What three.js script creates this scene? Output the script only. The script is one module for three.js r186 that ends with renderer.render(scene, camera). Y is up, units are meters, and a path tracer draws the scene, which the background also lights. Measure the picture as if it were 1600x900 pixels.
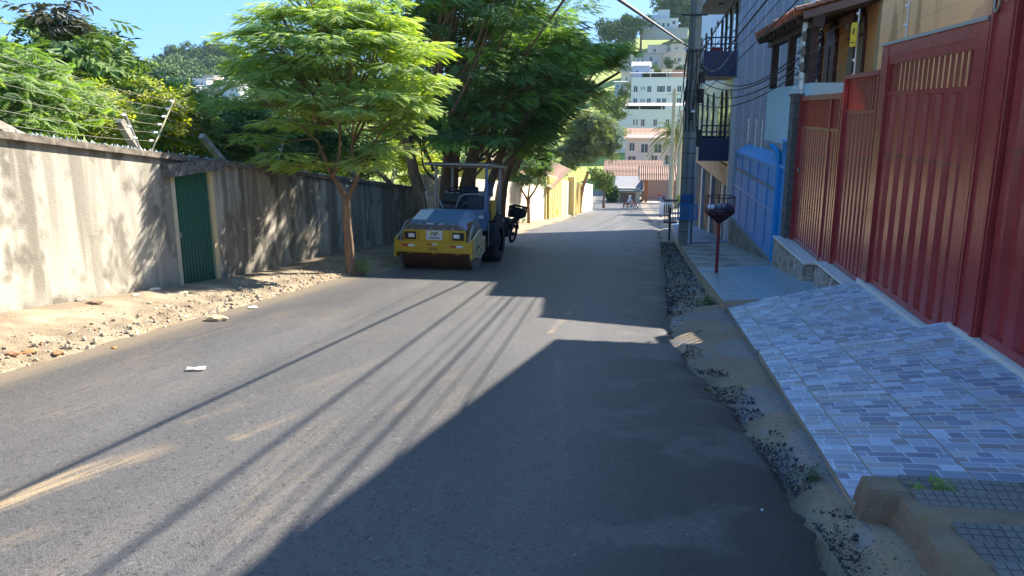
import * as THREE from 'three';
import { mergeGeometries } from 'three/addons/utils/BufferGeometryUtils.js';
import { RoundedBoxGeometry } from 'three/addons/geometries/RoundedBoxGeometry.js';
import { MarchingCubes } from 'three/addons/objects/MarchingCubes.js';

// ---------------------------------------------------------------- camera, sky, sun, exposure
const scene = new THREE.Scene();
const F = 1230, PITCH = 12.7 * Math.PI / 180, YAW = 8.5 * Math.PI / 180, EYE = 1.7, SLOPE = 0.105;
const camera = new THREE.PerspectiveCamera(2 * Math.atan(450 / F) * 180 / Math.PI, 16 / 9, 0.05, 3000);
camera.position.set(0, EYE, 0);
camera.rotation.set(-PITCH, YAW, 0, 'YXZ');
camera.updateMatrixWorld();
const renderer = new THREE.WebGLRenderer({ antialias: true });
renderer.toneMapping = THREE.LinearToneMapping;
renderer.toneMappingExposure = 4.25;
renderer.shadowMap.enabled = true;
renderer.shadowMap.type = THREE.PCFSoftShadowMap;
const AZ = 38 * Math.PI / 180, EL = 35 * Math.PI / 180;      // sun: to the right of the street's run, fairly low
const SUN = new THREE.Vector3(Math.sin(AZ) * Math.cos(EL), Math.sin(EL), -Math.cos(AZ) * Math.cos(EL));
const sun = new THREE.DirectionalLight(new THREE.Color(1.0, 0.93, 0.83), 4.2);
sun.position.copy(SUN).multiplyScalar(120).add(new THREE.Vector3(0, -3, -20));
sun.target.position.set(0, -3, -20);
sun.castShadow = true; sun.shadow.mapSize.set(4096, 4096); sun.shadow.radius = 1;
Object.assign(sun.shadow.camera, { left: -50, right: 50, top: 50, bottom: -50, near: 1, far: 400 });
scene.add(sun, sun.target);
{
  const W = 512, H = 256, a = new Float32Array(W * H * 4);
  for (let j = 0; j < H; j++) {
    const el = ((j + 0.5) / H - 0.5) * Math.PI, s = Math.sin(el);
    for (let i = 0; i < W; i++) {
      const ph = ((i + 0.5) / W - 0.5) * 2 * Math.PI;
      // three's equirect: u = atan(z, x)/2pi + .5
      const d = new THREE.Vector3(Math.cos(ph) * Math.cos(el), s, Math.sin(ph) * Math.cos(el));
      const g = Math.max(0, d.dot(SUN)), up = Math.max(0, s);
      const k = Math.pow(1 - up, 2.6);
      const glow = 0.10 * Math.pow(g, 3) + 0.16 * Math.pow(g, 14);
      let r = 0.033 + 0.075 * k + glow, gg = 0.107 + 0.115 * k + glow, b = 0.28 + 0.09 * k + glow * 0.85;
      if (s < 0) { const m = Math.min(1, -s * 6); r = r * (1 - m) + 0.10 * m; gg = gg * (1 - m) + 0.10 * m; b = b * (1 - m) + 0.08 * m; }
      const o = (j * W + i) * 4; a[o] = r; a[o + 1] = gg; a[o + 2] = b; a[o + 3] = 1;
    }
  }
  const t = new THREE.DataTexture(a, W, H, THREE.RGBAFormat, THREE.FloatType);
  t.mapping = THREE.EquirectangularReflectionMapping; t.magFilter = t.minFilter = THREE.LinearFilter; t.needsUpdate = true;
  scene.background = t; scene.environment = t;
}
scene.fog = new THREE.FogExp2(new THREE.Color(0.62, 0.76, 0.92), 0.00012);

// ---------------------------------------------------------------- helpers
let seed = 1234567;
const rnd = () => { seed = (seed * 1664525 + 1013904223) >>> 0; return seed / 4294967296; };
const rr = (a, b) => a + (b - a) * rnd();
const reseed = s => { seed = s >>> 0; };
const lerp = (a, b, t) => a + (b - a) * t, clamp = (v, a = 0, b = 1) => Math.min(b, Math.max(a, v));
const sstep = (a, b, v) => { const t = clamp((v - a) / (b - a)); return t * t * (3 - 2 * t); };
const V = (x, y, z) => new THREE.Vector3(x, y, z);
const hash = (x, y, s = 0) => { let h = Math.imul(x | 0, 374761393) ^ Math.imul(y | 0, 668265263) ^ Math.imul(s | 0, 1274126177); h = Math.imul(h ^ (h >>> 13), 1274126177); return ((h ^ (h >>> 16)) >>> 0) / 4294967296; };
function vn(x, y, s = 0, px = 0, py = 0) {                      // value noise, optional period
  const xi = Math.floor(x), yi = Math.floor(y), fx = x - xi, fy = y - yi;
  const u = fx * fx * (3 - 2 * fx), v = fy * fy * (3 - 2 * fy);
  const w = (i, p) => p ? ((i % p) + p) % p : i;
  const a = hash(w(xi, px), w(yi, py), s), b = hash(w(xi + 1, px), w(yi, py), s), c = hash(w(xi, px), w(yi + 1, py), s), d = hash(w(xi + 1, px), w(yi + 1, py), s);
  return a + (b - a) * u + (c - a) * v + (a - b - c + d) * u * v;
}
const fbm = (x, y, s = 0, o = 4, p = 0) => { let t = 0, a = 0.5, f = 1; for (let i = 0; i < o; i++) { t += a * vn(x * f, y * f, s + i, p * f, p * f); a *= 0.5; f *= 2; } return t / (1 - Math.pow(0.5, o)); };
const s2 = l => { l = clamp(l); return 255 * (l <= 0.0031308 ? 12.92 * l : 1.055 * Math.pow(l, 1 / 2.4) - 0.055); };
function tex(w, h, fn, linear) {                                // fn(u, v, x, y) -> [r, g, b] (linear colours) or a grey level
  const a = new Uint8Array(w * h * 4);
  for (let j = 0; j < h; j++) for (let i = 0; i < w; i++) {
    const c = fn((i + 0.5) / w, (j + 0.5) / h, i, j), o = (j * w + i) * 4;
    if (typeof c === 'number') { a[o] = a[o + 1] = a[o + 2] = 255 * clamp(c); } else { a[o] = s2(c[0]); a[o + 1] = s2(c[1]); a[o + 2] = s2(c[2]); }
    a[o + 3] = 255;
  }
  const t = new THREE.DataTexture(a, w, h); t.wrapS = t.wrapT = THREE.RepeatWrapping; t.magFilter = THREE.LinearFilter; t.minFilter = THREE.LinearMipmapLinearFilter; t.generateMipmaps = true;
  if (!linear) t.colorSpace = THREE.SRGBColorSpace;
  t.needsUpdate = true; return t;
}
const rep = (t, w, h = w, ox = 0, oy = 0) => { const c = t.clone(); c.repeat.set(1 / w, 1 / h); c.offset.set(ox, oy); c.needsUpdate = true; return c; };
function mat(c, rough = 0.85, o = {}) {
  const m = o.phys ? new THREE.MeshPhysicalMaterial({ roughness: rough }) : new THREE.MeshStandardMaterial({ roughness: rough });
  if (Array.isArray(c)) m.color.setRGB(...c); else m.color.set(c);
  for (const k in o) if (k !== 'phys') m[k] = o[k];
  return m;
}
// pixel of the 1600 x 900 photograph -> point on the street plane (+h), on a plane x = X, or on a plane z = Z
const fwV = V(-Math.sin(YAW) * Math.cos(PITCH), -Math.sin(PITCH), -Math.cos(YAW) * Math.cos(PITCH)), rtV = V(Math.cos(YAW), 0, -Math.sin(YAW)), upV = rtV.clone().cross(fwV);
const ray = (x, y) => fwV.clone().addScaledVector(rtV, (x - 800) / F).addScaledVector(upV, -(y - 450) / F);
const PG = (x, y, h = 0) => { const r = ray(x, y), t = (h - EYE) / (r.y - SLOPE * r.z); return r.multiplyScalar(t).add(V(0, EYE, 0)); };
const PX = (x, y, X) => { const r = ray(x, y); return r.multiplyScalar(X / r.x).add(V(0, EYE, 0)); };
const PZ = (x, y, Z) => { const r = ray(x, y); return r.multiplyScalar(Z / r.z).add(V(0, EYE, 0)); };
const RY = z => { if (z > -95) return SLOPE * z; const d = Math.min(-z - 95, 40); return -95 * SLOPE - SLOPE * (d - d * d / 80); };   // street height

const used = {};
const numbered = n => { const k = used[n] = (used[n] || 0) + 1; return k === 1 ? n : n + '_' + String(k - 1).padStart(3, '0'); };
const tag = (o, label, category, group, kind) => { Object.assign(o.userData, label ? { label } : {}, category ? { category } : {}, group ? { group } : {}, kind ? { kind } : {}); return o; };
function thing(name, label, category, p = [0, 0, 0], turn = 0, group) {
  const o = new THREE.Group(); o.name = numbered(name); scene.add(o); o.position.set(...p); o.rotation.y = turn; return tag(o, label, category, group);
}
const flat = g => { const r = g.index ? g.toNonIndexed() : g; for (const k in r.attributes) if (!['position', 'normal', 'uv', 'color'].includes(k)) r.deleteAttribute(k); return r; };
const merge = gs => { if (!Array.isArray(gs)) return gs; if (gs.length === 1) return gs[0]; gs = gs.map(flat); const hasC = gs.some(g => g.attributes.color); gs.forEach(g => { if (!hasC) return; if (!g.attributes.color) g.setAttribute('color', new THREE.BufferAttribute(new Float32Array(g.attributes.position.count * 3).fill(1), 3)); }); return mergeGeometries(gs, false); };
function part(parent, name, gs, m, label) {
  const o = new THREE.Mesh(merge(gs), m); o.castShadow = o.receiveShadow = true;
  o.name = parent === scene ? numbered(name) : name; parent.add(o); if (label) o.userData.label = label; return o;
}
const solo = (name, label, category, gs, m, group) => tag(part(scene, name, gs, m), label, category, group);
const struct = (name, gs, m, label) => tag(part(scene, name, gs, m), label || name.replace(/_/g, ' '), null, null, 'structure');
function quads(list) {                                            // [[p0,p1,p2,p3,(uvs)]...] counter-clockwise
  const P = [], U = [];
  for (const q of list) {
    const [a, b, c, d] = q; const w = a.distanceTo(b), h = a.distanceTo(d);
    const uv = q[4] || [[0, 0], [w, 0], [w, h], [0, h]];
    for (const [p, k] of [[a, 0], [b, 1], [c, 2], [a, 0], [c, 2], [d, 3]]) { P.push(p.x, p.y, p.z); U.push(...uv[k]); }
  }
  const g = new THREE.BufferGeometry(); g.setAttribute('position', new THREE.Float32BufferAttribute(P, 3)); g.setAttribute('uv', new THREE.Float32BufferAttribute(U, 2)); g.computeVertexNormals(); return g;
}
function box(x0, x1, y0, y1, z0, z1) {                             // metric uv
  const g = [];
  const q = (a, b, c, d, us) => g.push([a, b, c, d, us]);
  q(V(x0, y0, z1), V(x1, y0, z1), V(x1, y1, z1), V(x0, y1, z1), [[x0, y0], [x1, y0], [x1, y1], [x0, y1]]);
  q(V(x1, y0, z0), V(x0, y0, z0), V(x0, y1, z0), V(x1, y1, z0), [[x1, y0], [x0, y0], [x0, y1], [x1, y1]]);
  q(V(x1, y0, z1), V(x1, y0, z0), V(x1, y1, z0), V(x1, y1, z1), [[-z1, y0], [-z0, y0], [-z0, y1], [-z1, y1]]);
  q(V(x0, y0, z0), V(x0, y0, z1), V(x0, y1, z1), V(x0, y1, z0), [[-z0, y0], [-z1, y0], [-z1, y1], [-z0, y1]]);
  q(V(x0, y1, z1), V(x1, y1, z1), V(x1, y1, z0), V(x0, y1, z0), [[x0, -z1], [x1, -z1], [x1, -z0], [x0, -z0]]);
  q(V(x0, y0, z0), V(x1, y0, z0), V(x1, y0, z1), V(x0, y0, z1), [[x0, -z0], [x1, -z0], [x1, -z1], [x0, -z1]]);
  return quads(g);
}
const bx = (w, h, d, x = 0, y = 0, z = 0, rx = 0, ry = 0, rz = 0) => { const g = box(-w / 2, w / 2, -h / 2, h / 2, -d / 2, d / 2); g.applyMatrix4(new THREE.Matrix4().compose(V(x, y, z), new THREE.Quaternion().setFromEuler(new THREE.Euler(rx, ry, rz)), V(1, 1, 1))); return g; };
const rbx = (w, h, d, r, x = 0, y = 0, z = 0, rx = 0, ry = 0, rz = 0) => { const g = flat(new RoundedBoxGeometry(w, h, d, 2, r)); g.applyMatrix4(new THREE.Matrix4().compose(V(x, y, z), new THREE.Quaternion().setFromEuler(new THREE.Euler(rx, ry, rz)), V(1, 1, 1))); return g; };
const cyl = (r0, r1, h, x = 0, y = 0, z = 0, n = 12, rx = 0, ry = 0, rz = 0) => { const g = new THREE.CylinderGeometry(r1, r0, h, n); g.applyMatrix4(new THREE.Matrix4().compose(V(x, y, z), new THREE.Quaternion().setFromEuler(new THREE.Euler(rx, ry, rz)), V(1, 1, 1))); return flat(g); };
function prism(pts, y0, y1) {                                     // footprint polygon [[x,z]...] -> vertical prism, metric uv
  const q = []; const n = pts.length; let area = 0; for (let i = 0; i < n; i++) { const [ax, az] = pts[i], [bx_, bz] = pts[(i + 1) % n]; area += ax * bz - bx_ * az; }
  const P = area > 0 ? pts.slice().reverse() : pts;
  for (let i = 0; i < n; i++) { const [ax, az] = P[i], [cx, cz] = P[(i + 1) % n]; q.push([V(ax, y0, az), V(cx, y0, cz), V(cx, y1, cz), V(ax, y1, az)]); }
  const sh = THREE.ShapeUtils.triangulateShape(P.map(p => new THREE.Vector2(...p)), []);
  const g = quads(q), pos = [], uv = []; for (const t of sh) for (const k of t) { pos.push(P[k][0], y1, P[k][1]); uv.push(P[k][0], -P[k][1]); }
  const top = new THREE.BufferGeometry(); top.setAttribute('position', new THREE.Float32BufferAttribute(pos, 3)); top.setAttribute('uv', new THREE.Float32BufferAttribute(uv, 2)); top.computeVertexNormals();
  return merge([g, top]);
}
function extrude(shape2, depth, m4, bevel = 0) {                    // outline [[x,y]...] extruded along z, centred
  const s = new THREE.Shape(shape2.map(p => new THREE.Vector2(...p)));
  const g = new THREE.ExtrudeGeometry(s, { depth, bevelEnabled: bevel > 0, bevelSize: bevel, bevelThickness: bevel, bevelSegments: 1, curveSegments: 8 });
  g.translate(0, 0, -depth / 2); if (m4) g.applyMatrix4(m4); return flat(g);
}
function sweep(pts, rad, n = 8, wob = 0) {                         // tapering limb through pts with radii; uv: v along in metres
  const P = [], N = [], U = [], idx = []; let len = 0;
  let prev = V(1, 0, 0);
  const bump = Array.from({ length: n }, () => 1 + wob * (rnd() - 0.5));
  pts.forEach((p, i) => {
    const t = (pts[Math.min(i + 1, pts.length - 1)]).clone().sub(pts[Math.max(i - 1, 0)]).normalize();
    if (i) len += p.distanceTo(pts[i - 1]);
    let a = prev.clone().addScaledVector(t, -prev.dot(t)); if (a.lengthSq() < 1e-4) a = V(0, 0, 1).addScaledVector(t, -t.z); a.normalize(); prev = a; const b = t.clone().cross(a);
    for (let k = 0; k <= n; k++) {
      const w = k / n * Math.PI * 2, d = a.clone().multiplyScalar(Math.cos(w)).addScaledVector(b, Math.sin(w)), r = (typeof rad === 'number' ? rad : rad[i]) * bump[k % n] * (1 + wob * 0.4 * (hash(k % n, i, 7) - 0.5));
      P.push(p.x + d.x * r, p.y + d.y * r, p.z + d.z * r); N.push(d.x, d.y, d.z); U.push(k / n * Math.max(0.3, 6.28 * (typeof rad === 'number' ? rad : rad[0])), len);
    }
  });
  for (let i = 0; i < pts.length - 1; i++) for (let k = 0; k < n; k++) { const q = i * (n + 1) + k; idx.push(q, q + 1, q + n + 1, q + 1, q + n + 2, q + n + 1); }
  const g = new THREE.BufferGeometry(); g.setAttribute('position', new THREE.Float32BufferAttribute(P, 3)); g.setAttribute('normal', new THREE.Float32BufferAttribute(N, 3)); g.setAttribute('uv', new THREE.Float32BufferAttribute(U, 2)); g.setIndex(idx);
  const r = g.toNonIndexed(); return r;
}
const rod = (a, b, r, n = 6) => sweep([a, b], r, n);
const curve = (pts, n) => new THREE.CatmullRomCurve3(pts).getPoints(n);
function grid(nx, nz, f, uvf) {                                     // surface patch f(u,v) -> Vector3
  const P = [], U = [], idx = [];
  for (let j = 0; j <= nz; j++) for (let i = 0; i <= nx; i++) { const p = f(i / nx, j / nz); P.push(p.x, p.y, p.z); const u = uvf ? uvf(p, i / nx, j / nz) : [p.x, -p.z]; U.push(u[0], u[1]); }
  for (let j = 0; j < nz; j++) for (let i = 0; i < nx; i++) { const a = j * (nx + 1) + i; idx.push(a, a + 1, a + nx + 2, a, a + nx + 2, a + nx + 1); }
  const g = new THREE.BufferGeometry(); g.setAttribute('position', new THREE.Float32BufferAttribute(P, 3)); g.setAttribute('uv', new THREE.Float32BufferAttribute(U, 2)); g.setIndex(idx); g.computeVertexNormals(); return g;
}
const cable = (a, b, sag, r = 0.008, n = 10, k = 4) => { const pts = []; for (let i = 0; i <= n; i++) { const t = i / n, p = a.clone().lerp(b, t); p.y -= sag * 4 * t * (1 - t); pts.push(p); } return sweep(pts, r, k); };
// ---------------------------------------------------------------- surface textures
const speck = tex(512, 512, (u, v, i, j) => { const a = hash(i >> 1, j >> 1, 3), b = vn(u * 64, v * 64, 5, 64, 64), c = vn(u * 128, v * 128, 6, 128, 128); return clamp(0.25 + 0.35 * b + 0.3 * c + (a > 0.93 ? 0.3 : 0) - (a < 0.1 ? 0.3 : 0)); }, true);
const grit = tex(512, 512, (u, v) => 0.55 * fbm(u * 16, v * 16, 11, 5, 16) + 0.45 * vn(u * 170, v * 170, 17, 170, 170), true);
const smooth = tex(256, 256, (u, v) => fbm(u * 8, v * 8, 21, 4, 8), true);
const mottled = (c0, c1, s, k = 6, dots = 0) => tex(512, 512, (u, v, i, j) => { let n = fbm(u * k, v * k, s, 6, k); n = clamp((n - 0.28) * 2.1); let f = 1 + 0.25 * (hash(i, j, s) - 0.5); if (dots && hash(i >> 1, j >> 1, s + 9) < dots) f *= 0.45; return [0, 1, 2].map(q => lerp(c0[q], c1[q], n) * f); });
const concreteT = mottled([0.20, 0.175, 0.14], [0.40, 0.36, 0.29], 31, 6, 0.01);
const dirtT = mottled([0.24, 0.18, 0.11], [0.39, 0.31, 0.20], 41, 8, 0.02);
const stoneT = mottled([0.13, 0.12, 0.105], [0.36, 0.33, 0.29], 61, 20, 0.03);
const barkT = tex(256, 256, (u, v) => { const n = fbm(u * 24, v * 5, 71, 5, 0), m = vn(u * 6, v * 10, 75); return [lerp(0.07, 0.26, n * 0.8 + 0.2 * m), lerp(0.045, 0.16, n * 0.8 + 0.2 * m), lerp(0.03, 0.095, n)]; });
const barkB = tex(256, 256, (u, v) => fbm(u * 26, v * 6, 77, 5), true);
const roofT = tex(512, 512, (u, v, i, j) => { const t = fbm(u * 10, v * 10, 81, 5, 10), q = hash(Math.floor(u * 16), Math.floor(v * 10), 5); const k = 0.55 + 0.55 * q; return [lerp(0.38, 0.54, t) * k, lerp(0.20, 0.32, t) * k, lerp(0.12, 0.20, t) * k]; });

// new asphalt: 8 m x 22 m, grain, wheel tracks along the street, ochre dust printed by tyres, tarry patches at the edge, deepened as painted shade on the gate side
const dustMarks = [[[-60, 803], [280, 690], 0.17, 0.85], [[370, 684], [480, 640], 0.10, 0.3], [[300, 660], [480, 590], 0.10, 0.18], [[470, 610], [640, 545], 0.12, 0.14], [[860, 520], [905, 470], 0.07, 0.5], [[20, 850], [100, 815], 0.14, 0.2], [[620, 640], [760, 560], 0.12, 0.14], [[870, 560], [880, 800], 0.06, 0.14]].map(([a, b, w, k]) => [PG(...a), PG(...b), w, k]);
const roadT = tex(1024, 2048, (u, v, i, j) => {
  const x = u * 8 - 6.4, z = 3 - v * 22;
  let n = fbm(x * 1.1 + 9, z * 0.35, 91, 4), m = fbm(x * 6, z * 1.1, 95, 3), f = vn(x * 60, z * 60, 97), h1 = hash(i, j, 99), h2 = hash(i >> 1, j >> 1, 101);
  let g = 0.046 + 0.036 * n + 0.014 * (m - 0.5) + 0.028 * (f - 0.5);
  const tr = Math.exp(-Math.pow((x + 3.9) / 0.5, 2)) + Math.exp(-Math.pow((x + 2.1) / 0.45, 2)) + 0.8 * Math.exp(-Math.pow((x + 0.6) / 0.4, 2));
  g += 0.016 * tr * (0.4 + m);
  g *= 0.90 * (0.78 + 0.44 * h1);
  let c = [g * 1.07, g, g * 0.93];
  if (h2 > 0.991) { const k = 0.07 + 0.10 * h1; c = [k, k * 0.96, k * 0.86]; }
  else if (h2 < 0.05) c = c.map(q => q * 0.45);
  let d = 0; for (const [a, b, w, k] of dustMarks) {
    const dx = b.x - a.x, dz = b.z - a.z, L2 = dx * dx + dz * dz, t = clamp(((x - a.x) * dx + (z - a.z) * dz) / L2), e = Math.hypot(x - a.x - dx * t, z - a.z - dz * t);
    if (e < w * 1.5) d = Math.max(d, k * (1 - t * t) * sstep(w, w * 0.3, e + 0.06 * (fbm(x * 5, z * 5, 105, 3) - 0.5)) * (0.35 + 0.65 * sstep(0.35, 0.6, vn(x * 60 + z * 14, z * 3, 107))) * sstep(0.2, 0.55, fbm(x * 3, z * 3, 109, 3)));
  }
  d = Math.max(d, 0.13 * sstep(0.52, 0.8, fbm(x * 1.6 + 30, z * 0.5, 111, 4)) * sstep(0.3, 0.7, vn(x * 50, z * 4, 113)) * sstep(-0.5, -2, x));
  const edgeL = sstep(-5.0, -5.6, x + 0.3 * (m - 0.5)); d = Math.max(d, 0.4 * edgeL);
  c = [lerp(c[0], 0.36, d), lerp(c[1], 0.26, d), lerp(c[2], 0.14, d)];
  const tarShade = sstep(-0.6, 0.5, x + 0.7 * (n - 0.5)) * sstep(0.28, 0.5, fbm(x * 2.2, z * 2.2, 115, 4)); c = c.map(q => q * (1 - 0.66 * tarShade));  // tarry edge, plus shade put into the colour of the gate-side asphalt
  return c;
});
const roadM = mat([1, 1, 1], 0.56, { map: rep(roadT, 8, 22, 6.4 / 8, 3 / 22), bumpMap: rep(speck, 0.55), bumpScale: 0.006 });

// ---------------------------------------------------------------- terrain
const sig = v => 1 / (1 + Math.exp(-v));
function terrain(x, z) {
  let y = RY(Math.max(z, -135)) - 0.22;
  if (z < -138) {
    const d = -z, P = [[138, -12.3], [165, -9.2], [220, 1.0], [290, 17], [350, 32], [420, 47], [520, 56], [900, 60]];
    let h = -12.3; for (let i = 0; i < P.length - 1; i++) if (d >= P[i][0]) { const t = clamp((d - P[i][0]) / (P[i + 1][0] - P[i][0])); h = lerp(P[i][1], P[i + 1][1], t); }
    const k = sig((x + 45) / 22) * 0.82 + 0.18 * sig((x - 20) / 20);
    y = lerp(y + Math.min(20, (d - 138) * 0.02), h, clamp(k));
    y += 3 * (fbm(x * 0.02, z * 0.02, 121, 3) - 0.5) * sstep(138, 200, d);
  }
  const bx_ = (x + 222) / 135, bz = (z + 395) / 130; y += 30 * Math.exp(-(bx_ * bx_ + bz * bz)) * (0.9 + 0.2 * fbm(x * 0.03, z * 0.03, 123, 3));
  if (x < -60) y += -4 * sstep(-60, -120, x) * sstep(-300, -100, z);
  return y;
}
{
  const xs = [], zs = []; for (let x = -700; x <= 700; x += (Math.abs(x) < 60 ? 5 : 14)) xs.push(x); for (let z = 40; z > -900; z -= (z > -140 ? 5 : 10)) zs.push(z);
  const nx = xs.length - 1, nz = zs.length - 1;
  const g = grid(nx, nz, (u, v) => { const x = xs[Math.round(u * nx)], z = zs[Math.round(v * nz)]; return V(x, terrain(x, z), z); });
  const gt = tex(512, 512, (u, v, i, j) => { const n = fbm(u * 12, v * 12, 131, 6, 12), k = 0.7 + 0.6 * hash(i, j, 7); return [lerp(0.16, 0.38, n) * k, lerp(0.22, 0.42, n) * k, lerp(0.03, 0.07, n) * k]; });
  struct('terrain', g, mat([1, 1, 1], 1, { map: rep(gt, 60) }), 'grassy slope of the valley and the hills behind the town');
}

// ---------------------------------------------------------------- road
const table = P => z => { const d = -z; if (d <= P[0][0]) return P[0][1]; for (let i = 0; i < P.length - 1; i++) if (d < P[i + 1][0]) { const t = (d - P[i][0]) / (P[i + 1][0] - P[i][0]); return lerp(P[i][1], P[i + 1][1], t * t * (3 - 2 * t) * 0.4 + t * 0.6); } return P[P.length - 1][1]; };
const XR = table([[-6, 1.25], [3.5, 1.06], [6, 0.90], [9.2, 0.56], [14, 0.72], [22.7, 0.98], [40, 1.5], [77, 2.9], [100, 4.4], [112, 16], [140, 22]]);
const XL = table([[-6, -5.6], [15, -5.55], [22, -5.4], [30, -5.2], [40, -4.75], [71, -4.75], [98, -4.6], [108, -18], [140, -24]]);
{
  const zs = []; for (let z = 9; z > -142; z -= (z > -16 ? 0.05 : z > -40 ? 0.15 : 0.6)) zs.push(z);
  const nx = 40, nz = zs.length - 1;
  const g = grid(nx, nz, (u, v) => {
    const z = zs[Math.round(v * nz)];
    const a = XL(z) - 0.22 + 0.10 * (fbm(1, z * 1.3, 141, 4) - 0.5), b = XR(z) + 0.30 * (fbm(3, z * 0.9, 143, 5) - 0.5) + 0.16 * (fbm(5, z * 9, 145, 4) - 0.5);
    const uu = u < 0.15 ? u * u / 0.3 + u * 0.0 + u * 0.5 : u, x = lerp(a, b, u < 0.15 ? uu : u);
    const e = Math.min(x - a, b - x);
    return V(x, RY(z) - 0.035 * (1 - sstep(0, 0.10, e)) + 0.006 * (fbm(x * 1.2, z * 0.7, 147, 3) - 0.5), z);
  });
  struct('road', g, roadM, 'freshly rolled asphalt street running downhill');
}
// ---------------------------------------------------------------- dirt footway along the long wall
const hw = table([[0, 0.36], [7.8, 0.245], [12.6, 0.145], [14.6, 0.12], [40, 0.12]]);
const verge = (x, z) => {
  const e = XL(z) - x;                                            // metres beyond the road edge
  let h = -0.05 + 0.12 * sstep(-0.15, 0.35, e) + (hw(z) - 0.07) * sstep(0.2, 1.4, e);
  const rub = sstep(-0.1, 0.15, e) * sstep(1.1, 0.5, e) * sstep(-15, -13.2, z);
  h += rub * (0.11 * (fbm(x * 3.4, z * 3.4, 151, 4) - 0.42) + 0.05 * (fbm(x * 14, z * 14, 153, 3) - 0.5));
  h += 0.02 * (fbm(x * 2, z * 2, 155, 3) - 0.5);
  if (z < -15.6) h = Math.max(h, 0) * 1 + (e > 0.05 ? 0.06 : 0);
  return RY(z) + h;
};
{
  const zs = []; for (let z = 9; z > -106; z -= (z > -17 ? 0.045 : z > -40 ? 0.2 : 1)) zs.push(z);
  const nx = 64, nz = zs.length - 1;
  const g = grid(nx, nz, (u, v) => { const z = zs[Math.round(v * nz)], x = lerp(-7.35, XL(z) + 0.35, u); return V(x, verge(x, z), z); });
  struct('pavement_left', g, mat([1, 1, 1], 1, { map: rep(dirtT, 2.3), bumpMap: rep(grit, 0.8), bumpScale: 0.02 }), 'sandy footway of earth and rubble beside the long wall');
}
// ---------------------------------------------------------------- concrete gutter and ramps on the gate side
const E0 = PG(1335, 790, 0.05), E1 = PG(1180, 545, 0.08), E2 = PG(1135, 478, 0.1);
const XT = table([[-6, 1.15], [-E0.z, E0.x], [-E1.z, E1.x], [-E2.z, E2.x], [17, 1.46], [26, 1.62], [40, 2.2], [77, 3.7], [100, 5.2], [108, 16]]);   // inner edge of the gutter
{
  const zs = []; for (let z = 9; z > -104; z -= (z > -13 ? 0.05 : z > -40 ? 0.2 : 1)) zs.push(z);
  const nx = 40, nz = zs.length - 1;
  const g = grid(nx, nz, (u, v) => {
    const z = zs[Math.round(v * nz)], a = XR(z) - 0.35, b = XT(z) + 0.12, x = lerp(a, b, u);
    const flush = sstep(-7.6, -8.3, z) * sstep(-11.4, -10.8, z), dip = lerp(0.09, 0.045, flush);
    let h = -dip + dip * sstep(-0.05, lerp(0.30, 0.10, flush), x - XR(z)) + 0.075 * clamp((x - XR(z)) / Math.max(0.2, XT(z) - XR(z)));
    if (z < -12) h = -0.08 + 0.08 * sstep(-0.05, 0.35, x - XR(z));
    h += 0.05 * (1 - 0.75 * flush) * (fbm(x * 2.4, z * 2.4, 161, 4) - 0.5) * sstep(0.1, 0.4, x - a) + 0.014 * (fbm(x * 13, z * 13, 163, 3) - 0.5);
    h -= 0.05 * sstep(-0.10, 0.03, x - XT(z)) * sstep(-12.2, -11.6, z) * sstep(-3.6, -4.0, z);
    return V(x, RY(z) + h, z);
  });
  const t = tex(512, 1024, (u, v, i, j) => {
    const x = u * 3, z = -v * 6, n = fbm(x * 2.2, z * 1.5, 165, 5), old = sstep(0.48, 0.56, fbm(x * 1.7 + 3, z * 0.8, 167, 5) + 0.10 * (1 - u * 2)), k = 0.75 + 0.5 * hash(i, j, 5);
    let c = [lerp(0.23, 0.37, n), lerp(0.175, 0.285, n), lerp(0.105, 0.18, n)], d = [lerp(0.20, 0.33, n), lerp(0.185, 0.305, n), lerp(0.16, 0.265, n)];
    c = c.map((q, w) => lerp(q, d[w], old) * k); if (hash(i >> 1, j >> 1, 9) < 0.015 * (1 + 2 * old)) c = c.map(q => q * 0.4); return c;
  });
  struct('gutter', g, mat([1, 1, 1], 0.95, { map: rep(t, 3, 6, -0.1, 0), bumpMap: rep(grit, 0.5), bumpScale: 0.02 }), 'cracked concrete gutter between the asphalt and the tiled ramps');
}
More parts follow.
